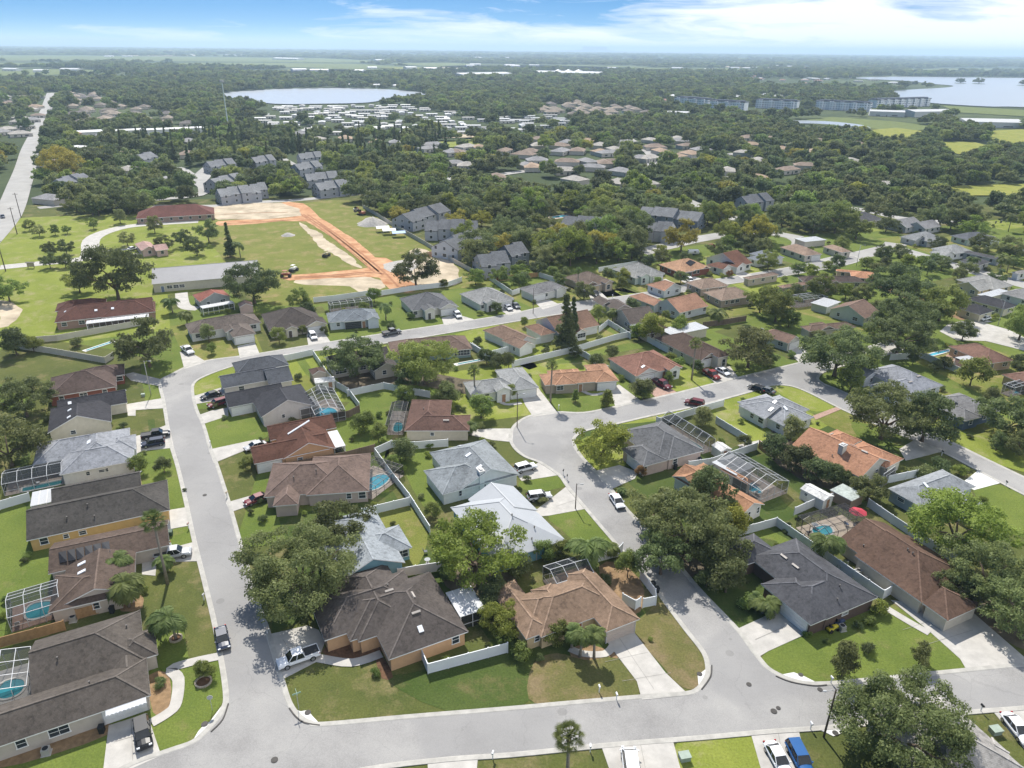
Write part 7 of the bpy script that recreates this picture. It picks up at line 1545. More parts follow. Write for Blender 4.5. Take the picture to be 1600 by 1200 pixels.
# street name sign, round sign
c = at(467, 1108); root = empty('street_sign', c, .5); tag(root, 'green street name sign on the corner lawn', 'street sign'); mb = MB(); mb.tube([(0, 0, 0), (0, 0, 3.0)], [.035, .035], 8); mb.build('post', GALV, root)
for i, (sz, z) in enumerate((((1.1, .03, .23), 2.75), ((.03, 1.1, .23), 3.0))): mb = MB(); mb.box((0, 0, z), sz); mb.build('blade', mat('sign_green', (.25, .40, .30), .5), root)
c = at(332, 1110); root = empty('stop_sign', c, .3); tag(root, 'sign with pale back at the long beige house corner', 'road sign'); mb = MB(); mb.tube([(0, 0, 0), (0, 0, 2.2)], [.035, .035], 8); mb.build('post', GALV, root); mb = MB(); mb.tube([(0, -.02, 2.25), (0, .02, 2.25)], [.38, .38], 8); mb.build('plate', GALV, root)
# umbrella by the pool
c = at(1337, 814); c = Vector((c.x, c.y, 0)); root = empty('patio_umbrella', c); tag(root, 'red patio umbrella beside the teal kidney pool', 'umbrella'); mb = MB(); mb.tube([(0, 0, .1), (0, 0, 2.5)], [.03, .03], 8); mb.build('pole', ALU, root); mb = MB(); n = 8
for k in range(n): a0, a1 = 2 * math.pi * k / n, 2 * math.pi * (k + 1) / n; mb.face([(0, 0, 2.55), (1.6 * math.cos(a0), 1.6 * math.sin(a0), 2.0), (1.6 * math.cos(a1), 1.6 * math.sin(a1), 2.0)])
mb.build('canopy', mat('red_canvas', (.40, .04, .06), .8, .1), root)
def lawn_chair(label, px, ang, rgb):
    c = at(*px); c.z = .08; root = empty('patio_chair', c, ang); tag(root, label, 'chair'); M_ = mat('chair_%d_%d' % (int(rgb[0] * 99), int(rgb[2] * 99)), rgb, .6, .05)
    mb = MB(); mb.box((0, 0, .42), (.6, .6, .06)); mb.build('seat', M_, root); mb = MB(); mb.bar((-.28, 0, .45), (-.45, 0, 1.0), .58, .05, 0, Vector((1, 0, 0))); mb.build('backrest', M_, root)
    for a in (-.26, .26):
        for b in (-.26, .26): mb = MB(); mb.bar((a, b, 0), (a, b, .42), .05); mb.build('leg', M_, root)
for lab, px, a_, rg in [('blue lounge chair beside the red umbrella', (1322, 822), .4, (.05, .1, .2)), ('dark chair at the covered pool nearest the palm', (1268, 845), 1.2, (.06, .06, .07)), ('dark chair on the cream deck by the fence', (1262, 835), 2.0, (.06, .06, .07)), ('pale chair by the orange walled house patio', (535, 702), .5, (.6, .58, .52)), ('white chair beside the bright blue far pool', (1480, 565), .3, WH), ('white chair on the brick deck by the kidney pool', (28, 978), 2.2, WH), ('pale chair on the deck of the long green pool', (60, 757), .9, WH), ('white chair on the deck behind the peach roof', (1180, 772), 1.9, WH), ('white chair beside the light blue pool cage', (505, 650), 1.2, WH), ('dark chair by the yellow green tree fence', (665, 865), .2, (.08, .09, .1))]: lawn_chair(lab, px, a_, rg)
def table_(label, px, r=.6):
    c = at(*px); c.z = .08; root = empty('patio_table', c); tag(root, label, 'table'); mb = MB(); mb.tube([(0, 0, .70), (0, 0, .74)], [r, r], 16); mb.build('table_top', mat('table_glass', (.3, .32, .33), .2, .05), root); mb = MB(); mb.tube([(0, 0, 0), (0, 0, .7)], [.06, .06], 8); mb.tube([(0, 0, 0), (0, 0, .05)], [.3, .3], 12); mb.build('leg', BRONZE, root)
table_('round table at the covered pool behind the brown roof', (1272, 825)); table_('round table beside the far bright blue pool', (1488, 572)); table_('small table on the orange walled house patio', (528, 706)); table_('round table by the fence of the light blue house', (668, 880), .5)
def mower(label, px, ang, rgb):
    c = at(*px); root = empty('lawn_tractor', c, ang); tag(root, label, 'lawn tractor'); M_ = paint(rgb); mb = MB(); loft(mb, [(-.9, .3, .62, .42), (-.2, .3, .66, .45), (.1, .35, .9, .34), (.9, .35, .8, .3)]); mb.build('body', M_, root); mb = MB(); mb.box((-.35, 0, .85), (.45, .45, .1)); mb.box((-.58, 0, 1.1), (.08, .45, .45)); mb.build('seat', CHR, root)
    for x, r_ in ((-.6, .3), (.65, .22)):
        for sg in (-1, 1): mb = MB(); mb.tube([(x, sg * .36, r_), (x, sg * .56, r_)], [r_, r_], 12); mb.build('wheel', TYRE, root)
mower('yellow lawn tractor on the slab behind the charcoal garage', (1300, 985), .4, (.55, .45, .03)); mower('dark blue lawn tractor beside the yellow one', (1310, 976), .4, (.03, .05, .12))
for lab, px, rg in [('white water barrel by the long brown house wall', (1322, 882), WH), ('dark barrel beside the long brown house wall', (1352, 908), BK), ('blue barrel behind the light blue gable', (574, 922), (.03, .12, .3))]:
    c = at(*px); root = empty('barrel', c); tag(root, lab, 'barrel'); mb = MB(); mb.tube([(0, 0, 0), (0, 0, .1), (0, 0, .45), (0, 0, .8), (0, 0, .9)], [.26, .29, .32, .29, .26], 14); mb.build('body', paint(rg), root)
    mb = MB(); mb.tube([(0, 0, .9), (0, 0, .94)], [.27, .27], 14); mb.build('lid', CHR, root)
# ---- construction site
def heap(label, px, r, h, m_, name='gravel_heap', cat='heap'):
    c = at(*px); mb = MB(); n = 22; rs = np.random.RandomState(int(px[0])); rings = []
    for j, (q, z) in enumerate(((1, -.05), (.72, .35), (.42, .75), (.12, 1.0))):
        rings.append([(c.x + r * q * rs.uniform(.88, 1.12) * math.cos(2 * math.pi * k / n), c.y + r * q * rs.uniform(.88, 1.12) * math.sin(2 * math.pi * k / n), h * z * rs.uniform(.85, 1.1)) for k in range(n)])
    vs = [v for r_ in rings for v in r_] + [(c.x, c.y, h * 1.03)]; fs = [(j * n + k, j * n + (k + 1) % n, (j + 1) * n + (k + 1) % n, (j + 1) * n + k) for j in range(3) for k in range(n)] + [(3 * n + k, 3 * n + (k + 1) % n, 4 * n) for k in range(n)]
    mb.add(vs, fs); tag(mb.build(name, m_, smooth=True), label, cat)
heap('large pale gravel heap by the beige wall', (582, 350), 7.5, 3.2, DIRT['gravel']); heap('small grey heap on the green lot', (450, 368), 3.2, 1.2, DIRT['gravel']); heap('dark soil heap near the beige wall', (674, 398), 4.5, 1.2, DIRT['mulch'], 'soil_heap'); heap('low pinkish sand heap beside the dark soil', (672, 408), 4.5, .7, DIRT['sand'], 'sand_heap')
YEL_ = mat('machine_yellow', (.35, .30, .16), .5, .1); ORG = mat('machine_orange', (.30, .09, .04), .5, .2); WM = mat('machine_white', (.6, .6, .55), .5)
def excavator(label, px, m_, ang=.5, s=1.0):
    c = at(*px); root = empty('excavator', c, ang); root.scale = (s, s, s); tag(root, label, 'excavator')
    for sg in (-1, 1): mb = MB(); mb.box((0, sg * 1.1, .45), (3.4, .55, .7)); mb.tube([(-1.7, sg * .83, .45), (-1.7, sg * 1.37, .45)], [.35, .35], 12); mb.tube([(1.7, sg * .83, .45), (1.7, sg * 1.37, .45)], [.35, .35], 12); mb.build('track', CHR, root)
    mb = MB(); mb.box((-.4, 0, 1.35), (2.8, 2.2, .9)); mb.build('body', m_, root); mb = MB(); mb.box((.5, .6, 2.2), (1.3, .95, 1.2)); mb.build('cab', CGL, root)
    mb = MB(); mb.bar((.9, -.3, 1.5), (2.9, -.3, 3.6), .35); mb.bar((2.9, -.3, 3.6), (4.3, -.3, 1.6), .28); mb.build('boom', m_, root); mb = MB(); mb.box((4.3, -.3, 1.2), (.8, .9, .7)); mb.build('bucket', CHR, root)
def roller(label, px, m_, ang=0.3):
    c = at(*px); root = empty('road_roller', c, ang); tag(root, label, 'road roller')
    for x in (-1.4, 1.4): mb = MB(); mb.tube([(x, -.9, .6), (x, .9, .6)], [.6, .6], 16); mb.build('drum', CHR, root)
    mb = MB(); mb.box((0, 0, 1.15), (3.2, 1.1, .8)); mb.build('body', m_, root); mb = MB(); mb.box((-.2, 0, 2.5), (1.7, 1.3, .1)); [mb.bar((a, b, 1.5), (a, b, 2.5), .07) for a in (-.9, .5) for b in (-.55, .55)]; mb.build('canopy', m_, root)
excavator('dark excavator beside the gravel heap', (565, 336), ORG, 2.6); roller('rust red road roller at the end of the orange track', (447, 433), ORG, .1); roller('pale road roller on the sand strip', (459, 424), WM, 1.2); roller('small yellow roller standing on the green lot', (510, 401), YEL_, 1.3)
def loader_(label, px, ang):
    c = at(*px); root = empty('skid_loader', c, ang); tag(root, label, 'loader'); mb = MB(); mb.box((0, 0, 1.0), (2.4, 1.3, .9)); mb.build('body', WM, root); mb = MB(); mb.box((-.1, 0, 1.85), (1.2, 1.0, .9)); mb.build('cab', CGL, root); mb = MB(); mb.box((1.7, 0, .5), (.7, 1.8, .6)); mb.build('bucket', CHR, root)
    for x in (-.7, .7):
        for sg in (-1, 1): mb = MB(); mb.tube([(x, sg * .6, .42), (x, sg * .9, .42)], [.42, .42], 12); mb.build('wheel', TYRE, root)
loader_('white skid loader near the sandy edge', (652, 400), .6); loader_('dark skid loader beside the excavator', (556, 330), .3)
for lab, px, a_, rg in [('blue tarp tent on the construction grass', (623, 370), .3, (.15, .3, .55)), ('white tarp tent beside the blue one', (608, 366), .3, (.65, .67, .7)), ('second white tarp tent nearer the gravel heap', (598, 362), .3, (.6, .62, .64))]:
    c = at(*px); root = empty('tarp_tent', c, a_); tag(root, lab, 'tent'); mb = MB(); mb.prism([(-3, -2, 2.0), (3, -2, 2.0), (3, 0, 2.7), (-3, 0, 2.7)], .06); mb.prism([(-3, 0, 2.7), (3, 0, 2.7), (3, 2, 2.0), (-3, 2, 2.0)], .06); mb.build('canopy', mat('tarp_%d' % int(rg[0] * 100), rg, .5, .1), root)
    for a in (-2.9, 2.9):
        for b in (-1.9, 1.9): mb = MB(); mb.bar((a, b, 0), (a, b, 2), .08); mb.build('pole', GALV, root)
# meadow sign
c = at(49, 419); root = empty('garden_sign', c, .1); tag(root, 'low roofed noticeboard on the meadow', 'sign'); mb = MB(); mb.box((0, 0, 1.3), (2.6, .2, 1.4)); mb.build('board', mat('board_tan', (.42, .36, .27), .8, .1), root); mb = MB(); mb.prism([(-1.6, -.5, 2.1), (1.6, -.5, 2.1), (1.6, 0, 2.5), (-1.6, 0, 2.5)], .06); mb.prism([(-1.6, 0, 2.5), (1.6, 0, 2.5), (1.6, .5, 2.1), (-1.6, .5, 2.1)], .06); mb.build('roof', mat('board_roof', (.3, .27, .22), .8, .1), root)
for x in (-1.1, 1.1): mb = MB(); mb.box((x, 0, .35), (.15, .15, .7)); mb.build('post', WPOLE, root)
# ================================================================== FAR NEIGHBOURHOODS
rs = np.random.RandomState(21)
def zone_points(poly, n, dmin):
    xs = [p[0] for p in poly]; ys = [p[1] for p in poly]; W_ = [at(*p) for p in poly]; xw = (min(p.x for p in W_), max(p.x for p in W_)); yw = (min(p.y for p in W_), max(p.y for p in W_)); out = []; tries = 0
    while len(out) < n and tries < 6000:
        tries += 1; p = (rs.uniform(*xw), rs.uniform(*yw)); q = topx([(p[0], p[1], 0)])
        if not inpoly(q, poly)[0]: continue
        if any((p[0] - o[0]) ** 2 + (p[1] - o[1]) ** 2 < dmin ** 2 for o in out): continue
        out.append(p)
    return out
def simple_house(label, p, L_, W_, ang, wc, rc, he=2.8, pitch=.35, hip=True, group=None, name='house', cat='house', fl=False):
    root = empty(name, (p[0], p[1], 0), ang); tag(root, label, cat, group); mb = MB(); mb.box((0, 0, he / 2), (L_ - .6, W_ - .6, he)); 
    mb.box((L_ * .22, -W_ * .5 + .28, 1.3), (L_ * .16, .12, 1.2), 1); mb.box((-L_ * .25, -W_ * .5 + .28, 1.3), (L_ * .12, .12, 1.1), 1); mb.box((0, -W_ * .5 + .28, 1.0), (1, .12, 2.0), 1); mb.build('wall', [wallmat(wc), GLASS], root)
    r = MB(); hz = he + W_ / 2 * pitch; k = W_ / 2 if hip else 0
    c = [(-L_ / 2, -W_ / 2, he), (L_ / 2, -W_ / 2, he), (L_ / 2, W_ / 2, he), (-L_ / 2, W_ / 2, he), (-L_ / 2 + k, 0, hz), (L_ / 2 - k, 0, hz)]
    r.add(c, [(0, 1, 5, 4), (2, 3, 4, 5), (1, 2, 5), (3, 0, 4), (3, 2, 1, 0)]); r.build('roof', rc if not isinstance(rc, tuple) else roofmat(rc), root)
    FOOT.append([Vector((p[0] - L_ / 2, p[1] - W_ / 2, 0)), Vector((p[0] + L_ / 2, p[1] - W_ / 2, 0)), Vector((p[0] + L_ / 2, p[1] + W_ / 2, 0)), Vector((p[0] - L_ / 2, p[1] + W_ / 2, 0))])
ROOFS_T = [(.28, .24, .20), (.22, .19, .165), (.32, .27, .22), (.2, .18, .17)]
MOB = [mat('mobile_roof_%d' % i, c, .5, .06, .3, .3) for i, c in enumerate([(.46, .47, .48), (.34, .35, .36), (.27, .265, .25), (.52, .52, .51)])]
MPARK = [(385, 178), (430, 168), (640, 166), (765, 188), (765, 214), (690, 206), (560, 214), (430, 206)]
ZONES = [
 (MPARK, 120, 12.5, 'mob', 'white roofed mobile home in the park by the lake', 'mobile homes in the lakeside park'),
 ([(770, 186), (860, 182), (890, 190), (890, 206), (790, 214)], 26, 13, 'mob', 'pale roofed mobile home in the second park', 'mobile homes in the second park'),
 ([(100, 147), (150, 145), (180, 165), (330, 176), (330, 200), (100, 196)], 40, 19, 'tan', 'tan hip roofed house in the tree filled far estate', 'tan houses of the far estate'),
 ([(838, 164), (900, 161), (1005, 172), (1015, 182), (930, 184), (850, 180)], 30, 18, 'tan', 'tan roofed house in the packed estate before the apartments', 'houses before the apartments'),
 ([(860, 226), (1060, 215), (1090, 250), (1060, 262), (880, 268)], 17, 22, 'mix', 'house roof showing between the woodland crowns', 'houses among the woodland crowns'),
 ([(400, 200), (560, 222), (760, 228), (820, 250), (700, 262), (560, 240)], 8, 22, 'mix', 'low roof peeking from the trees beyond the pines', 'roofs beyond the pines'),
 ([(0, 150), (66, 150), (60, 200), (30, 240), (0, 250)], 20, 20, 'mix', 'pale roof across the wide road', 'roofs across the wide road'),
 ([(660, 236), (960, 240), (1000, 300), (760, 300)] , 13, 24, 'mix', 'small roof among the trees past the construction wall', 'roofs past the construction wall'),
 ([(600, 215), (840, 222), (1180, 208), (1240, 240), (1200, 300), (1000, 300), (860, 280), (640, 262)], 24, 34, 'mix', 'scattered roof deep in the tree belt', 'scattered roofs of the tree belt'),
 ([(75, 205), (330, 222), (330, 290), (60, 320)], 12, 28, 'mix', 'roof under the trees behind the meadow', 'roofs behind the meadow'),
 ([(1190, 215), (1400, 225), (1390, 300), (1180, 290)], 12, 24, 'mix', 'lone roof in the big oak wood', 'roofs in the oak wood'),
 ([(1010, 150), (1300, 150), (1300, 160), (1010, 160)], 14, 24, 'far', 'tiny roof behind the lakeside apartments', 'roofs behind the apartments'),
 ([(1140, 112), (1400, 112), (1395, 134), (1190, 138)], 40, 20, 'far', 'tiny roof in the distant lakeside town', 'roofs of the distant town'),
 ([(410, 136), (560, 133), (680, 138), (560, 134)], 10, 25, 'far', 'tiny lakeshore house across the water', 'lakeshore houses'),
]
for poly, n, dm, kd, lab, grp in ZONES:
    for p in zone_points(poly, n, dm):
        if kd == 'mob': simple_house(lab, p, rs.uniform(12, 18), rs.uniform(6, 8), .15 + rs.choice([0, 0, 0, 1.57]) + rs.normal() * .04, (.6, .58, .54), MOB[rs.randint(4)], 2.7, .14, False, grp, 'mobile_home', 'mobile home')
        elif kd == 'tan': simple_house(lab, p, rs.uniform(15, 21), rs.uniform(12, 15), .2 + rs.choice([0, 1.57]) + rs.normal() * .1, (.5, .45, .38), ROOFS_T[rs.randint(4)], 3.0, .4, True, grp)
        elif kd == 'far': simple_house(lab, p, rs.uniform(14, 28), rs.uniform(9, 16), rs.uniform(0, 3), (.6, .56, .5), MOB[rs.randint(4)] if rs.rand() < .6 else (.35, .2, .15), 3.2, .3, True, grp)
        else: simple_house(lab, p, rs.uniform(14, 19), rs.uniform(10, 13), rs.uniform(0, 3), (.5, .47, .42), [(.28, .22, .18), (.30, .30, .31), (.42, .40, .37), (.40, .30, .22)][rs.randint(4)], 2.9, .38, True, grp)
# white street of long roofs near the estate
for lab, a, b, wd, he in [('long white warehouse in front of the tan estate', (175, 213), (225, 210), 14, 5), ('second long white warehouse by the storage yard', (228, 211), (318, 207), 14, 5), ('pale house roof behind the yellow road tree', (104, 240), (128, 236), 14, 4), ('white flat store beside the wide road', (120, 213), (160, 211), 18, 4), ('brick coloured low roof beside the white store', (100, 216), (122, 214), 16, 4),
 ('big white factory on the wooded horizon plain', (712, 122), (790, 120), 60, 10), ('wide white roofed mall with peaked canopies', (838, 117), (940, 119), 70, 9), ('white long store in front of the mall', (912, 131), (930, 130), 30, 6), ('long white depot below the lakeside apartments', (1357, 180), (1412, 182), 24, 6), ('white depot hall beside the long one', (1415, 182), (1478, 181), 30, 7), ('pale flat roofed works at the frame edge', (1498, 196), (1588, 198), 40, 6), ('low pale clubhouse by the marsh', (1042, 181), (1078, 182), 20, 5),
 ('distant long pale shed in the far fields', (432, 93), (470, 94), 60, 8), ('distant pale shed right under the far horizon', (585, 96), (612, 96), 60, 8)]:
    A_, B_ = at(*a), at(*b); c = (A_ + B_) / 2; simple_house(lab, (c.x, c.y), (B_ - A_).length, wd, math.atan2(B_.y - A_.y, B_.x - A_.x), (.6, .6, .58) if 'brick' not in lab else (.4, .25, .2), MOB[3] if 'brick' not in lab else (.4, .2, .14), he, .12, False, None, 'warehouse', 'warehouse')
# peaks of the mall canopies
for i, x in enumerate((872, 888, 904)):
    c = at(x, 117); r_ = MB(); r_.tube([(0, 0, 8), (0, 0, 17)], [22, 1], 8); o = r_.build('mall_canopy', MOB[3]); o.location = c; tag(o, 'white peaked canopy on the distant mall roof', 'canopy', 'mall canopies')
# apartments
def aptmat():
    m = bpy.data.materials.new('apartment_facade'); m.use_nodes = True; nt = m.node_tree; b = nt.nodes['Principled BSDF']; b.inputs['Roughness'].default_value = .8
    src = N(nt, 'ShaderNodeTexCoord').outputs['Object']; sx = N(nt, 'ShaderNodeSeparateXYZ'); L(nt, src, sx.inputs[0])
    fx = MATH(nt, 'FRACT', MATH(nt, 'MULTIPLY', sx.outputs[0], .28)); fz = MATH(nt, 'FRACT', MATH(nt, 'MULTIPLY', sx.outputs[2], .32))
    w_ = MATH(nt, 'MULTIPLY', MATH(nt, 'MULTIPLY', MATH(nt, 'GREATER_THAN', fx, .5), MATH(nt, 'GREATER_THAN', fz, .35)), MATH(nt, 'LESS_THAN', fz, .85))
    L(nt, MIX(nt, w_, (.85, .86, .88), (.22, .25, .30)), b.inputs['Base Color']); return m
APM = aptmat()
for lab, a, b, h in [('white four storey apartment block at the marsh end', (1058, 164), (1110, 168), 13), ('white apartment block second from the marsh end', (1112, 170), (1165, 173), 13), ('white apartment block in the middle of the lakeside row', (1182, 168), (1246, 171), 13), ('long white apartment block before the lake', (1275, 170), (1360, 174), 13), ('white apartment block nearest the lake', (1362, 168), (1445, 165), 13)]:
    A_, B_ = at(*a), at(*b); c = (A_ + B_) / 2; ln = (B_ - A_).length; FOOT.append([A_ + Vector((0, 30, 0)), A_ - Vector((0, 30, 0)), B_ - Vector((0, 30, 0)), B_ + Vector((0, 30, 0))]); FOOT.append([A_.lerp(B_, .0), A_.lerp(B_, .5), A_.lerp(B_, .5), A_]); root = empty('apartment_building', c, math.atan2(B_.y - A_.y, B_.x - A_.x)); tag(root, lab, 'apartment building'); h = 11
    mb = MB(); mb.box((0, 0, h / 2), (ln, 16, h)); n = max(2, int(ln / 14))
    for k in range(n): mb.box((-ln / 2 + ln * (k + .5) / n, -9, h / 2 + .4), (6, 3, h + .8))
    mb.build('wall', APM, root); mb = MB(); mb.box((0, 0, h + .5), (ln + 1.5, 17.5, .9)); mb.box((0, 0, h + 1.6), (ln - 6, 10, 1.4)); mb.build('roof', roofmat((.13, .15, .19)), root)
# power works on the horizon
c = at(929, 80.8); root = empty('power_station', c); tag(root, 'hazy power station with one chimney on the horizon', 'power station'); c.length
s_ = c.y / F
mb = MB(); mb.box((0, 0, 22 * s_ / 6), (34 * s_, 200, 6 * s_)); mb.box((8 * s_, 0, 3 * s_), (14 * s_, 200, 7 * s_)); mb.build('hall', wallmat((.3, .32, .36)), root); mb = MB(); mb.tube([(0, 0, 0), (0, 0, 8 * s_)], [.7 * s_, .5 * s_], 10); mb.build('stack', wallmat((.3, .32, .36)), root)
# ================================================================== WOODS
def fastin(px, polys):
    r = np.zeros(len(px), bool)
    for p in polys: r |= inpoly(px, p)
    return r
NEARZONE = [(-900, 1400), (-900, 420), (-300, 372), (0, 338), (60, 336), (210, 338), (235, 322), (330, 316), (540, 308), (572, 322), (640, 362), (680, 392), (760, 440), (800, 436), (880, 424), (940, 414), (1010, 404), (1040, 396), (1110, 390), (1190, 386), (1240, 378), (1330, 372), (1360, 390), (1450, 425), (1520, 440), (1600, 470), (2300, 560), (2300, 1400)]
CLEAR = [NEARZONE] + LAKES + FIELDS + FAR_FIELDS + [
 [(684, 222), (735, 218), (750, 226), (700, 231)], [(352, 186), (385, 185), (390, 195), (355, 198)], [(680, 208), (745, 206), (752, 215), (690, 216)],
 [(838, 122), (838, 112), (945, 114), (945, 124)], [(708, 125), (708, 114), (795, 114), (795, 124)], [(1350, 184), (1490, 184), (1490, 176), (1350, 176)], [(1490, 184), (1600, 184), (1600, 202), (1490, 202)], [(1150, 186), (1320, 184), (1320, 175), (1160, 176)],
 [(165, 214), (325, 214), (325, 204), (165, 206)], [(320, 214), (350, 214), (350, 200), (325, 200)]]
OPEN = LAKES + FIELDS + FAR_FIELDS
EL = [(rs.uniform(-.66, .66), rs.uniform(2300, 9500), rs.uniform(90, 260), rs.uniform(90, 260)) for _ in range(34)]
EL = [(a * d, d, rx * (1 + d / 5000), ry * (1 + d / 4500)) for a, d, rx, ry in EL]
def farclear(P):
    r = np.zeros(len(P), bool)
    for x, y, rx, ry in EL: r |= ((P[:, 0] - x) / rx) ** 2 + ((P[:, 1] - y) / ry) ** 2 < 1
    return r
for k_, (x, y, rx, ry) in enumerate(EL):
    q_ = topx([(x, y, 0)]); 
    if fastin(q_, LAKES)[0]: continue
    sheet('field', ragged([Vector((x + rx * .96 * math.cos(a * .35), y + ry * .96 * math.sin(a * .35), 0)) for a in range(18)], 12, k_), [DIRT['farfield'], GR['mid'], DIRT['farfield'], DIRT['marsh'], DIRT['sand']][k_ % 5], .35)
    if k_ % 2 == 0:
        for j_ in range(3): simple_house('pale farm shed in a distant clearing', (x + rs.uniform(-.5, .5) * rx, y + rs.uniform(0, .5) * ry), rs.uniform(30, 70), rs.uniform(20, 35), rs.normal() * .3, (.6, .6, .58), MOB[3], 6, .2, False, 'sheds in distant clearings', 'farm_shed', 'farm shed')
SPARSE = [ZONES[2][0], ZONES[3][0], ZONES[6][0], ZONES[11][0], ZONES[12][0], [(1240, 380), (1300, 365), (1400, 345), (1560, 322), (1700, 330), (1700, 500), (1450, 430)]]
VSPARSE = [MPARK, ZONES[1][0]]
cand = []
def ringpts(d0, d1, sp):
    ys = np.arange(d0, d1, sp); out = []
    for y in ys:
        hw_ = y * .80 + 40; xs = np.arange(-hw_, hw_, sp); p = np.stack([xs + rs.uniform(-.42, .42, len(xs)) * sp, y + rs.uniform(-.42, .42, len(xs)) * sp, np.zeros(len(xs))], 1); out.append(p)
    return np.concatenate(out)
segs = [(255, 950, 8.8, 1.0), (950, 1800, 11.5, 1.15), (1800, 3200, 16, 1.5), (3200, 6500, 34, 2.6), (6500, 14000, 90, 5.5)]
allp = []
for d0, d1, spc, s in segs:
    P = ringpts(d0, d1, spc); px = topx(P); ok = (px[:, 0] > -120) & (px[:, 0] < 1720)
    P, px = P[ok], px[ok]; ok = ~fastin(px, CLEAR)
    for zt_ in (3.0, 7.5): ok &= ~fastin(topx(P + np.array([0, 0, zt_])), OPEN)
    P, px = P[ok], px[ok]; ok = ~farclear(P); P, px = P[ok], px[ok]
    dens = np.full(len(P), .83); dens[fastin(px, SPARSE)] = .42; dens[fastin(px, VSPARSE)] = .16
    gap = np.sin(P[:, 0] * .021 + 1.3) * np.sin(P[:, 1] * .017 + .4) + .5 * np.sin(P[:, 0] * .053 + P[:, 1] * .041); dens -= np.clip(gap - .35, 0, 1) * .9
    if d0 > 1700: dens -= np.clip(np.sin(P[:, 0] * .0031 + 2) * np.sin(P[:, 1] * .0024) - .2, 0, 1) * 1.0
    ok = rs.rand(len(P)) < dens; P = P[ok]; allp.append(np.concatenate([P[:, :2], np.full((len(P), 1), s)], 1))
allp = np.concatenate(allp)
# keep off houses and roads
fc = np.array([[sum(v.x for v in f) / 4, sum(v.y for v in f) / 4, max((f[0] - f[2]).length, (f[1] - f[3]).length) / 2] for f in FOOT])
near_m = allp[:, 1] < 3200; keep = np.ones(len(allp), bool); idx = np.where(near_m)[0]
for x, y, r in fc:
    d = (allp[idx, 0] - x) ** 2 + (allp[idx, 1] - y) ** 2; keep[idx[d < (r * .75 + 3.6) ** 2]] = False
    # open the view from the camera onto each roof a little
    ry = 16 if y < 500 else 30 if y < 1000 else 52; dx_ = (allp[idx, 0] - (x - x / y * ry)) / (r * (.35 if y < 500 else .85)); dy_ = (allp[idx, 1] - (y - ry)) / ry; keep[idx[dx_ ** 2 + dy_ ** 2 < 1]] = False
for P_, hw_ in ROADS:
    if P_ is netw: continue
    for a in range(len(P_) - 1):
        p, q = P_[a], P_[a + 1]
        if max(p.y, q.y) < 300: continue
        k = max(2, int((q - p).length / 8))
        for t in range(k):
            c = p.lerp(q, t / k); far = allp[:, 1] < 3000; keep &= ~(((allp[:, 0] - c.x) ** 2 + (allp[:, 1] - c.y) ** 2 < (hw_ + 4.2) ** 2) & far)
allp = allp[keep]
for x, y, r in TREEPOS:
    if y > 280: allp = allp[(allp[:, 0] - x) ** 2 + (allp[:, 1] - y) ** 2 > (r * .8) ** 2]
pxx = topx(np.concatenate([allp[:, :2], np.full((len(allp), 1), 4.0)], 1))
# the trees that show largest become individuals
vis = (pxx[:, 0] > 0) & (pxx[:, 0] < 1600); order = np.argsort(np.where(vis, allp[:, 1], 1e9)); NIND = 118; ind = order[:NIND]; rest = np.ones(len(allp), bool); rest[ind] = False
def zone_name(x, y):
    if x < 210: return 'beside the wide road', 'trees beside the wide road'
    if x < 560: return 'around the far townhouse rows', 'trees around the far townhouses'
    if x < 830: return 'behind the construction site wall', 'trees behind the construction wall'
    if x < 1180: return 'around the dark walled townhouses', 'trees around the dark townhouses'
    return 'in the oak wood beyond the end houses', 'trees of the oak wood'
for i in ind:
    x, y = pxx[i]; zn, zg = zone_name(x, y); q = rs.rand(); yl = .2 if 560 < x < 1260 else .05
    lf = 'yellow' if q < yl * .55 else 'lime' if q < yl else 'mid' if q < yl + .22 else 'dark' if q < yl + .36 else 'oak'
    cn = {'yellow': 'yellowing', 'lime': 'pale green', 'mid': 'mid green', 'dark': 'dark', 'oak': 'olive green'}[lf]
    hp = Vector((allp[i, 0], allp[i, 1], 0)); hd = min(HLAB, key=lambda t: (t[0] - hp).length); dv_ = hp - hd[0]; ds = dv_.length; sl = hd[1]
    for cut in (' with ', ' and ', ' behind ', ' beside ', ' among ', ' near', ' past ', ' by ', ' at the ', ' across ', ' in front ', ' beyond '):
        sl = sl.split(cut)[0] if len(sl.split(cut)[0].split()) > 2 else sl
    rel = 'close behind' if dv_.y > abs(dv_.x) and ds < 18 else 'in front of' if -dv_.y > abs(dv_.x) and ds < 22 else 'close beside' if ds < 20 else 'standing well back behind' if dv_.y > abs(dv_.x) else 'standing off to the side of'
    wd = rs.uniform(9.5, 16.5); cn = ('small ' if wd < 11.2 else 'broad ' if wd > 14.5 else 'tall ' if rs.rand() < .5 else '') + cn; wds = ('%s tree %s the %s' % (cn, rel, sl)).replace('the the', 'the').split()
    tree(' '.join(wds[:16] if wds[15:] and wds[15] not in ('the', 'of', 'a', 'at') else wds[:14]), Vector((allp[i, 0], allp[i, 1], 0)), wd, lf, 'med' if rs.rand() < .6 else 'big', zg, zs=rs.uniform(.9, 1.25))
R_ = allp[rest]; PR = pxx[rest]; n = len(R_); print('woodland instances', n)
me = bpy.data.meshes.new('woodland'); me.vertices.add(n); co = np.zeros((n, 3)); co[:, :2] = R_[:, :2]; me.vertices.foreach_set('co', co.ravel())
def attr(nm, ty, data): a = me.attributes.new(nm, ty, 'POINT'); a.data.foreach_set('value' if ty != 'FLOAT_VECTOR' else 'vector', data)
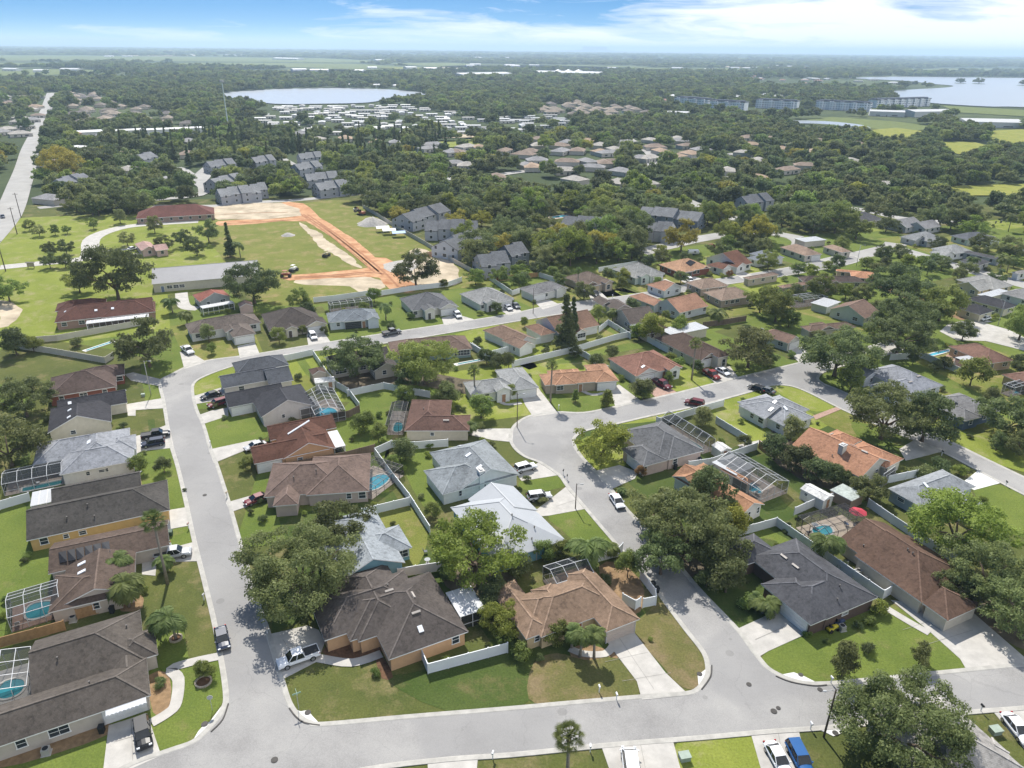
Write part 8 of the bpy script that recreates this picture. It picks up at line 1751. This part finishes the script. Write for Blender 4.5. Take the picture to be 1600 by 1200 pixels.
scl = R_[:, 2] * rs.uniform(.78, 1.35, n) * 1.0; sv = np.stack([scl, scl, scl * rs.uniform(.85, 1.2, n) / np.where(R_[:, 2] > 1.5, np.sqrt(R_[:, 2]), 1)], 1)
attr('tscale', 'FLOAT_VECTOR', sv.ravel().astype(np.float32)); attr('trot', 'FLOAT', rs.uniform(0, 6.28, n).astype(np.float32))
q = rs.rand(n); yl = np.where((PR[:, 0] > 560) & (PR[:, 0] < 1260) & (PR[:, 1] > 225), .12, np.where(PR[:, 1] > 190, .025, .004))
kd = np.where(q < yl, 3, np.where(q < yl + yl * .4, 4, np.where(q < yl + .22, 1, np.where(q < yl + .5, 2, 0))))
pine = (PR[:, 1] > 205) & (PR[:, 1] < 252) & (PR[:, 0] > 190) & (PR[:, 0] < 700) & (rs.rand(n) < .35); kd = np.where(pine, 5, kd)
attr('kind_id', 'INT', kd.astype(np.int32)); me.update()
wo = bpy.data.objects.new('woodland', me); col.objects.link(wo); wo['kind'] = 'stuff'; wo['label'] = 'dense mixed wood running to the horizon'
# prototypes: single tree meshes (crown and trunk joined) held outside the scene
def protoobj(nm, key, i, leaf):
    if key == 'pine': me_ = CONE.copy(); me_.materials.clear(); me_.materials.append(LEAF['dark'])
    else: me_ = cmesh(key, i, leaf)
    return bpy.data.objects.new(nm, me_)
PO = [protoobj('wood_oak', 'mass', 0, 'oak'), protoobj('wood_green', 'mass', 1, 'mid'), protoobj('wood_dark', 'mass', 2, 'dark'), protoobj('wood_lime', 'mass', 0, 'lime'), protoobj('wood_yellow', 'mass', 1, 'yellow'), protoobj('wood_pine', 'pine', 0, 'dark')]
ng = bpy.data.node_groups.new('woodland_scatter', 'GeometryNodeTree'); ng.interface.new_socket('Geometry', in_out='INPUT', socket_type='NodeSocketGeometry'); ng.interface.new_socket('Geometry', in_out='OUTPUT', socket_type='NodeSocketGeometry')
gi, go = ng.nodes.new('NodeGroupInput'), ng.nodes.new('NodeGroupOutput'); jn = ng.nodes.new('GeometryNodeJoinGeometry')
def named(nm, ty): x = ng.nodes.new('GeometryNodeInputNamedAttribute'); x.data_type = ty; x.inputs[0].default_value = nm; return x.outputs[0]
sA, rA, kA = named('tscale', 'FLOAT_VECTOR'), named('trot', 'FLOAT'), named('kind_id', 'INT'); cx_ = ng.nodes.new('ShaderNodeCombineXYZ'); ng.links.new(rA, cx_.inputs[2])
for i, po in enumerate(PO):
    oi = ng.nodes.new('GeometryNodeObjectInfo'); oi.inputs['Object'].default_value = po; oi.inputs['As Instance'].default_value = True
    cmpn = ng.nodes.new('FunctionNodeCompare'); cmpn.data_type = 'INT'; cmpn.operation = 'EQUAL'; ng.links.new(kA, cmpn.inputs[2]); cmpn.inputs[3].default_value = i
    ip = ng.nodes.new('GeometryNodeInstanceOnPoints'); ng.links.new(gi.outputs[0], ip.inputs['Points']); ng.links.new(cmpn.outputs[0], ip.inputs['Selection']); ng.links.new(oi.outputs['Geometry'], ip.inputs['Instance']); ng.links.new(cx_.outputs[0], ip.inputs['Rotation']); ng.links.new(sA, ip.inputs['Scale']); ng.links.new(ip.outputs[0], jn.inputs[0])
ng.links.new(jn.outputs[0], go.inputs[0])
md = wo.modifiers.new('scatter', 'NODES'); md.node_group = ng
# islands and a low rise on the horizon
for lab, x, y, wd in [('lone tree on the first little island in the lake', 1500, 129.5, 26), ('lone tree on the second little island in the lake', 1529, 130.5, 28), ('tree clump on the island at the frame edge', 1600, 133, 30)]:
    b = at(x, y + 1); i_ = MB(); i_.tube([(b.x, b.y, .2), (b.x, b.y, 1.4)], [wd * .7, wd * .5], 14); i_.build('island', GR['dark'])['kind'] = 'structure'; tree(lab, b, wd, 'dark', 'mass', zs=.7)
hp_ = []; mb = MB(); yb = at(920, 80.8).y; xs_ = [at(x, 80.8).x for x in range(840, 1000, 8)]; n_ = len(xs_)
top_ = [(x, yb, (62 if 9 <= k <= 13 else 40) * math.sin(math.pi * k / (n_ - 1)) ** 1.2 + 1) for k, x in enumerate(xs_)]
for k in range(n_ - 1):
    a, b = top_[k], top_[k + 1]; mb.face([(a[0], yb - 900, -1), (b[0], yb - 900, -1), b, a]); mb.face([a, b, (b[0], yb + 900, -1), (a[0], yb + 900, -1)])
tag(mb.build('hills', mat('far_rise', (.03, .045, .03), .95, .2, .002)), kind='structure')
# small trees and shrubs of the yards
netpoly = [NETPX]; RP = []
for P_, hw_ in ROADS:
    if P_ is netw: continue
    for a in range(len(P_) - 1):
        k = max(1, int((P_[a + 1] - P_[a]).length / 4))
        for q_ in range(k): c = P_[a].lerp(P_[a + 1], q_ / k); RP.append((c.x, c.y, hw_))
RP = np.array(RP); FB = []
for f in FOOT: c = sum((Vector(v) for v in f), Vector()) / 4; FB.append((c, f))
def infoot(x, y, m):
    for c, f in FB:
        if abs(c.x - x) > 30 or abs(c.y - y) > 30: continue
        ins = True
        for k in range(4):
            a, b = f[k], f[(k + 1) % 4]; e = b - a
            if e.length < .01: continue
            if (e.x * (y - a.y) - e.y * (x - a.x)) / e.length < -m: ins = False; break
        if ins: return True
    return False
def yard(poly, n, wlo, whi, leaves, what, where, group, cat='tree', hug=False, key=None):
    W_ = [at(*p) for p in poly]; xw = (min(p.x for p in W_), max(p.x for p in W_)); yw = (min(p.y for p in W_), max(p.y for p in W_)); k = 0; t = 0
    while k < n and t < 9000:
        t += 1; x, y, wd = rs.uniform(*xw), rs.uniform(*yw), rs.uniform(wlo, whi); q = topx([(x, y, 0)])
        if not inpoly(q, poly)[0] or inpoly(q, NETPX)[0] or infoot(x, y, wd * .4 + .2): continue
        if hug and not infoot(x, y, wd * .5 + 2.2): continue
        if len(RP) and (np.hypot(RP[:, 0] - x, RP[:, 1] - y) < RP[:, 2] + wd * .5 + .5).any(): continue
        if any(math.hypot(x - a, y - b) < (r + wd / 2) * .8 for a, b, r in TREEPOS): continue
        if any(inpoly(q, d)[0] for d in DRV): continue
        hp = Vector((x, y, 0)); hd = min(HLAB, key=lambda t_: (t_[0] - hp).length); sl = hd[1]
        for cut in (' with ', ' and ', ' behind ', ' beside ', ' among ', ' near', ' past ', ' by ', ' at the ', ' across ', ' in front ', ' beyond '): sl = sl.split(cut)[0] if len(sl.split(cut)[0].split()) > 2 else sl
        d_ = hp - hd[0]; lf = leaves[rs.randint(len(leaves))]; cn = {'yellow': 'yellowing', 'lime': 'pale green', 'mid': 'green', 'dark': 'dark', 'oak': 'olive green', 'grey': 'grey green'}[lf]
        rel = 'behind' if d_.y > abs(d_.x) else 'in front of' if -d_.y > abs(d_.x) else 'beside'
        tree(' '.join(((('small ' if wd < wlo + (whi - wlo) * .33 else 'full ' if wd > wlo + (whi - wlo) * .7 else '') + '%s %s %s the %s') % (cn, what, rel, sl)).split()[:15]), hp, wd, lf, key, group, cat=cat, zs=1.0); k += 1
YR = [(1180, 440), (1240, 425), (1400, 400), (1480, 440), (1600, 490), (1600, 780), (1500, 740), (1420, 670), (1300, 590), (1180, 520)]
yard(YR, 24, 4, 8.0, ['oak', 'mid', 'dark', 'oak', 'lime'], 'yard tree', '', 'trees in the far side yards')
yard([(700, 440), (860, 415), (1010, 400), (1190, 380), (1400, 375), (1620, 400), (1620, 480), (1400, 420), (1190, 440), (1000, 470), (800, 480)], 44, 4.0, 9.0, ['oak', 'mid', 'dark', 'lime', 'oak'], 'back yard tree', '', 'trees along the upper street yards')
yard([(300, 500), (560, 470), (900, 430), (1180, 400), (1200, 580), (1000, 620), (760, 600), (560, 640), (300, 620)], 12, 3.0, 5.0, ['oak', 'mid', 'dark'], 'garden tree', '', 'trees in the middle yards')
yard([(860, 415), (1190, 370), (1400, 340), (1640, 340), (1640, 480), (1400, 430), (1190, 440)], 40, 1.6, 3.0, ['oak', 'mid', 'dark', 'lime', 'mid'], 'shrub', '', 'foundation shrubs of the upper street houses', 'shrub', True, 'shrub')
yard([(300, 480), (900, 410), (1330, 390), (1600, 470), (1600, 700), (1180, 640), (700, 640), (300, 640)], 90, 1.2, 2.8, ['oak', 'mid', 'dark', 'lime', 'mid'], 'shrub', '', 'foundation shrubs of the middle houses', 'shrub', True, 'shrub')
yard([(0, 560), (300, 560), (400, 640), (850, 640), (1600, 620), (1600, 1020), (1100, 1000), (700, 1100), (400, 1060), (0, 1190)], 100, .8, 2.0, ['oak', 'mid', 'dark', 'lime', 'mid', 'grey'], 'shrub', '', 'foundation shrubs of the near houses', 'shrub', True, 'shrub')
# ================================================================== AIR
hb = MB(); zt, zb = 170, -1.5; x_, y0_, y1_ = 44000, -280, 44500
hb.box((0, (y0_ + y1_) / 2, (zt + zb) / 2), (2 * x_, y1_ - y0_, zt - zb)); hz = hb.build('haze', []); hz.data.materials.clear()
hm = bpy.data.materials.new('haze_air'); hm.use_nodes = True; nt = hm.node_tree; nt.nodes.clear(); o = N(nt, 'ShaderNodeOutputMaterial'); pv = N(nt, 'ShaderNodeVolumePrincipled', i_Density=HAZE); pv.inputs['Color'].default_value = (.60, .79, 1.0, 1); pv.inputs['Anisotropy'].default_value = 0.2
L(nt, pv.outputs[0], o.inputs['Volume']); hz.data.materials.append(hm); hz['kind'] = 'stuff'; hz['label'] = 'thin pale haze filling the air to the horizon'
print('objects', len(bpy.data.objects))
